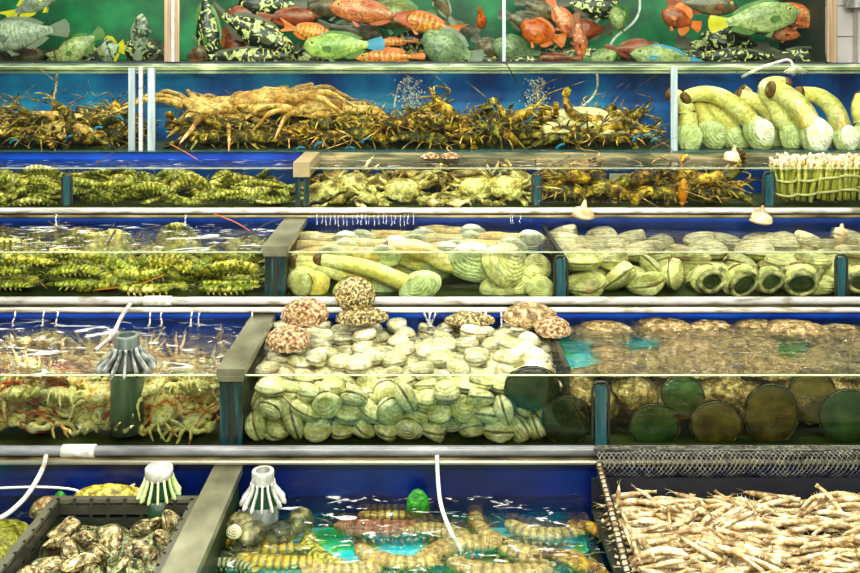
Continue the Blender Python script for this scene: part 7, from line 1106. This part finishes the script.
for (px, py, Y, L, D, mm, ff, rot, kw, lab) in (
    (32, 4, 4.14, 60, 22, F_white, 'yellow', (0, -28, 0), dict(tail='fork'), 'silver fish with yellow fin edges at the top left corner'),
    (24, 34, 4.10, 86, 32, F_white, 'grey', (0, 8, 180), dict(blunt=.5), 'pale silver fish with a blue spot swimming left, second down at the left'),
    (80, 46, 4.16, 52, 24, F_green, 'green', (0, 32, 180), dict(tail='round'), 'small scaled green fish pointing up left behind the silver one'),
    (112, 50, 4.12, 34, 26, F_pale, 'yellow', (0, 10, 150), dict(blunt=.6), 'maze patterned grouper with a yellow lip facing the front'),
    (140, 37, 4.14, 44, 17, F_pale, 'grey', (0, -84, 0), dict(), 'grey fish standing nose up beside the wooden post'),
    (146, 50, 4.30, 44, 24, F_leop, 'dark', (0, 0, 180), dict(), 'leopard patterned fish behind the grey upright one'),
    (18, 56, 4.28, 50, 22, F_dark, 'dark', (0, 0, 0), dict(), 'dark fish low in the left corner'),
    (207, 24, 4.14, 78, 24, F_leop, 'green', (0, 86, 0), dict(), 'leopard grouper hanging nose down right of the wooden post'),
    (198, 55, 4.08, 20, 14, F_dark, 'brown', (0, -60, 0), dict(), 'small brown round fish at the bottom right of the wooden post'),
    (250, 30, 4.20, 92, 30, F_leop, 'dark', (0, 28, 180 + 180), dict(blunt=.4), 'leopard grouper slanting down right in the left of the middle section'),
    (238, 57, 4.10, 96, 18, F_leop, 'dark', (0, 0, 0), dict(), 'leopard grouper resting on the bottom between post and green wrasse'),
    (232, 42, 4.30, 30, 22, F_brown, 'orange', (0, 60, 0), dict(), 'small orange brown fish behind the slanting leopard grouper'),
    (288, 17, 4.26, 56, 18, F_brown, 'brown', (0, 0, 0), dict(), 'dull red fish in the upper middle'),
    (322, 7, 4.34, 66, 22, F_dark, 'dark', (0, 0, 0), dict(), 'dark olive fish at the top edge above the red one'),
    (308, 32, 4.20, 52, 18, F_redor, 'orange', (0, 14, 0), dict(tail='fork'), 'orange fish with forked tail above the lime wrasse'),
    (344, 46, 4.07, 76, 27, F_wras, 'green', (0, 3, 180), dict(mt=FF['blue'], blunt=.7, thick=.45), 'lime green wrasse with a blue tail facing left'),
    (370, 13, 4.10, 78, 24, F_red, 'red', (0, -8, 180 + 0), dict(tail='fork', blunt=.4), 'pink orange spotted grouper facing left at the top centre'),
    (402, 15, 4.26, 66, 32, F_olive, 'green', (0, -4, 180), dict(), 'olive fish behind the pink orange grouper'),
    (428, 24, 4.14, 68, 20, F_redor, 'orange', (0, -12, 180), dict(tail='fork'), 'orange striped fish swimming left, right of the olive fish'),
    (390, 57, 4.07, 66, 13, F_redor, 'orange', (0, 2, 180), dict(dorsal=.5), 'long orange fish on the bottom right of the lime wrasse'),
    (395, 42, 4.22, 44, 8, F_redor, 'orange', (0, 4, 180), dict(), 'slim orange fish just above the long one'),
    (452, 50, 4.09, 60, 36, F_grey, 'grey', (0, -18, 180), dict(blunt=.6), 'grey green fish nosing down left on the bottom'),
    (443, 6, 4.2, 44, 14, F_dark, 'grey', (0, -60, 180), dict(), 'thin dark tail hanging from the top edge, centre right'),
    (481, 18, 4.12, 22, 17, F_orange, 'orange', (0, 70, 60), dict(), 'small bright orange fish seen head on left of the seam post'),
    (485, 46, 4.22, 30, 20, F_dark, 'dark', (0, 40, 0), dict(), 'dark small fish above the bottom left of the seam post'),
    (470, 60, 4.16, 60, 11, F_leop, 'dark', (0, 0, 0), dict(), 'leopard patterned back on the bottom left of the seam post'),
    (543, 34, 4.10, 44, 26, F_orange, 'orange', (0, -18, 180), dict(blunt=.5), 'bright orange grouper facing left right of the seam post'),
    (562, 18, 4.18, 46, 18, F_red, 'red', (0, 58, 0), dict(), 'pink red striped fish diving down beside the orange grouper'),
    (579, 36, 4.12, 44, 14, F_red, 'brown', (0, 84, 0), dict(), 'red blotched fish hanging nose down, right of the diving pink one'),
    (516, 50, 4.20, 46, 26, F_grey, 'green', (0, -10, 180), dict(), 'grey green fish low beside the seam post'),
    (590, 5, 4.30, 60, 26, F_leop, 'dark', (0, 10, 0), dict(), 'leopard grouper at the top edge above the red hanging fish'),
    (540, 8, 4.34, 50, 20, F_dark, 'dark', (0, 20, 0), dict(), 'dark fish at the top behind the orange grouper'),
    (560, 58, 4.10, 40, 9, F_brown, 'brown', (0, 0, 180), dict(), 'brown fish lying on the bottom under the orange grouper'),
    (620, 17, 4.18, 26, 25, F_green, 'green', (0, 20, 118), dict(thick=.7), 'green fish facing the glass beside the white tube'),
    (632, 49, 4.14, 52, 18, F_brown, 'brown', (0, 0, 0), dict(), 'brown fish above the bottom below the white tube'),
    (600, 58, 4.08, 32, 16, F_green, 'green', (0, -10, 0), dict(), 'small green head on the bottom below the white tube'),
    (668, 58, 4.08, 72, 22, F_green, 'blue', (0, -6, 180), dict(), 'green fish with blue fins resting on the bottom centre right'),
    (681, 20, 4.14, 40, 21, F_brown, 'orange', (0, -20, 180), dict(dorsal=.5), 'rusty brown fish facing left above the centre'),
    (703, 5, 4.16, 68, 20, F_dark, 'brown', (0, 5, 0), dict(), 'dark brown fish at the top edge above the big green wrasse'),
    (754, 19, 4.08, 86, 31, F_green, 'green', (0, -7, 0), dict(mt=FF['yellow'], blunt=.5, thick=.42), 'big scaled green wrasse with a yellow edged tail facing right'),
    (790, 14, 4.16, 56, 22, F_red, 'red', (0, 20, 0), dict(), 'red spotted grouper behind the snout of the big green wrasse'),
    (776, 33, 4.18, 46, 14, F_red, 'brown', (0, 6, 0), dict(), 'red fish below the big green wrasse'),
    (735, 42, 4.24, 66, 24, F_leop, 'dark', (0, -10, 180), dict(), 'dark leopard grouper under the big green wrasse'),
    (745, 57, 4.08, 92, 16, F_leop, 'dark', (0, 0, 180), dict(), 'leopard grouper resting on the bottom at the right'),
    (800, 57, 4.12, 60, 20, F_leop, 'dark', (0, 8, 0), dict(), 'leopard grouper in the bottom right corner of the tank'),
    (525, 60, 4.14, 50, 9, F_leop, 'dark', (0, 0, 0), dict(), 'leopard patterned back on the bottom right of the seam post')):
    k = Y / 900
    put(fish('fish', L * k * 1.06, D * k, mm, FF[ff], **kw), px, py, Y, rot, lab, 'fish', FG)
BK = 'dim fish at the back of the top tank'
for (px, py, L, D, mm, rot, lab) in (
    (60, 58, 70, 20, F_leop, 4, 'dim leopard fish on the bottom under the silver fish'),
    (270, 50, 60, 26, F_leop, 200, 'dim leopard fish behind the slanting grouper and green wrasse'),
    (300, 58, 66, 18, F_leop, 0, 'dim leopard back left of the lime wrasse head'),
    (272, 5, 70, 24, F_leop, 190, 'dim leopard fish at the top edge over the dull red one'),
    (405, 48, 74, 24, F_leop, 170, 'dim leopard fish behind the long orange fish'),
    (350, 30, 70, 20, F_dark, 10, 'dim dark fish between pink orange grouper and wrasse'),
    (425, 40, 60, 22, F_leop, 200, 'dim leopard fish below the orange striped fish'),
    (250, 14, 50, 20, F_brown, 170, 'dim reddish fish above the slanting grouper'),
    (455, 30, 50, 20, F_dark, 150, 'dim dark fish above the grey green one'),
    (525, 22, 56, 22, F_dark, 20, 'dim dark fish behind the bright orange grouper'),
    (575, 56, 70, 16, F_leop, 0, 'dim leopard back below the diving red fish'),
    (590, 30, 46, 22, F_brown, 240, 'dim brown fish left of the white tube'),
    (715, 48, 80, 26, F_leop, 10, 'dim leopard grouper low under the green wrasse tail'),
    (700, 58, 66, 16, F_leop, 180, 'dim leopard back between blue finned fish and right corner')):
    Y = 4.32; k = Y / 900; o = put(fish('fish', L * k, D * k, mm, FF['dark']), px, py, Y, (0, rot if rot < 100 else 0, 0 if rot < 100 else 180), lab, 'fish', BK)
M_coral = mat('black_rock', [(.4, (.01, .012, .008)), (.55, (.05, .05, .03)), (.65, (.5, .48, .2))], scale=40, rough=.6, bump=1.)
for i, (px, w_) in enumerate(((30, 60), (90, 40), (150, 50), (230, 60), (300, 50), (400, 60), (470, 50), (560, 60), (650, 60), (750, 70), (800, 40))):
    o = roughshell('dark_rock', w_ / 210, .14, .05 + .02 * (i % 3), M_coral); o.location = (at(px, 0, 4.36).x, 4.40, 1.678); tag(o, 'dark mottled rock on the fish tank floor, %s' % ('in the left section', 'in the middle section', 'in the right section')[0 if px < 162 else 1 if px < 505 else 2], 'rock', 'dark rocks at the back of the fish tank')
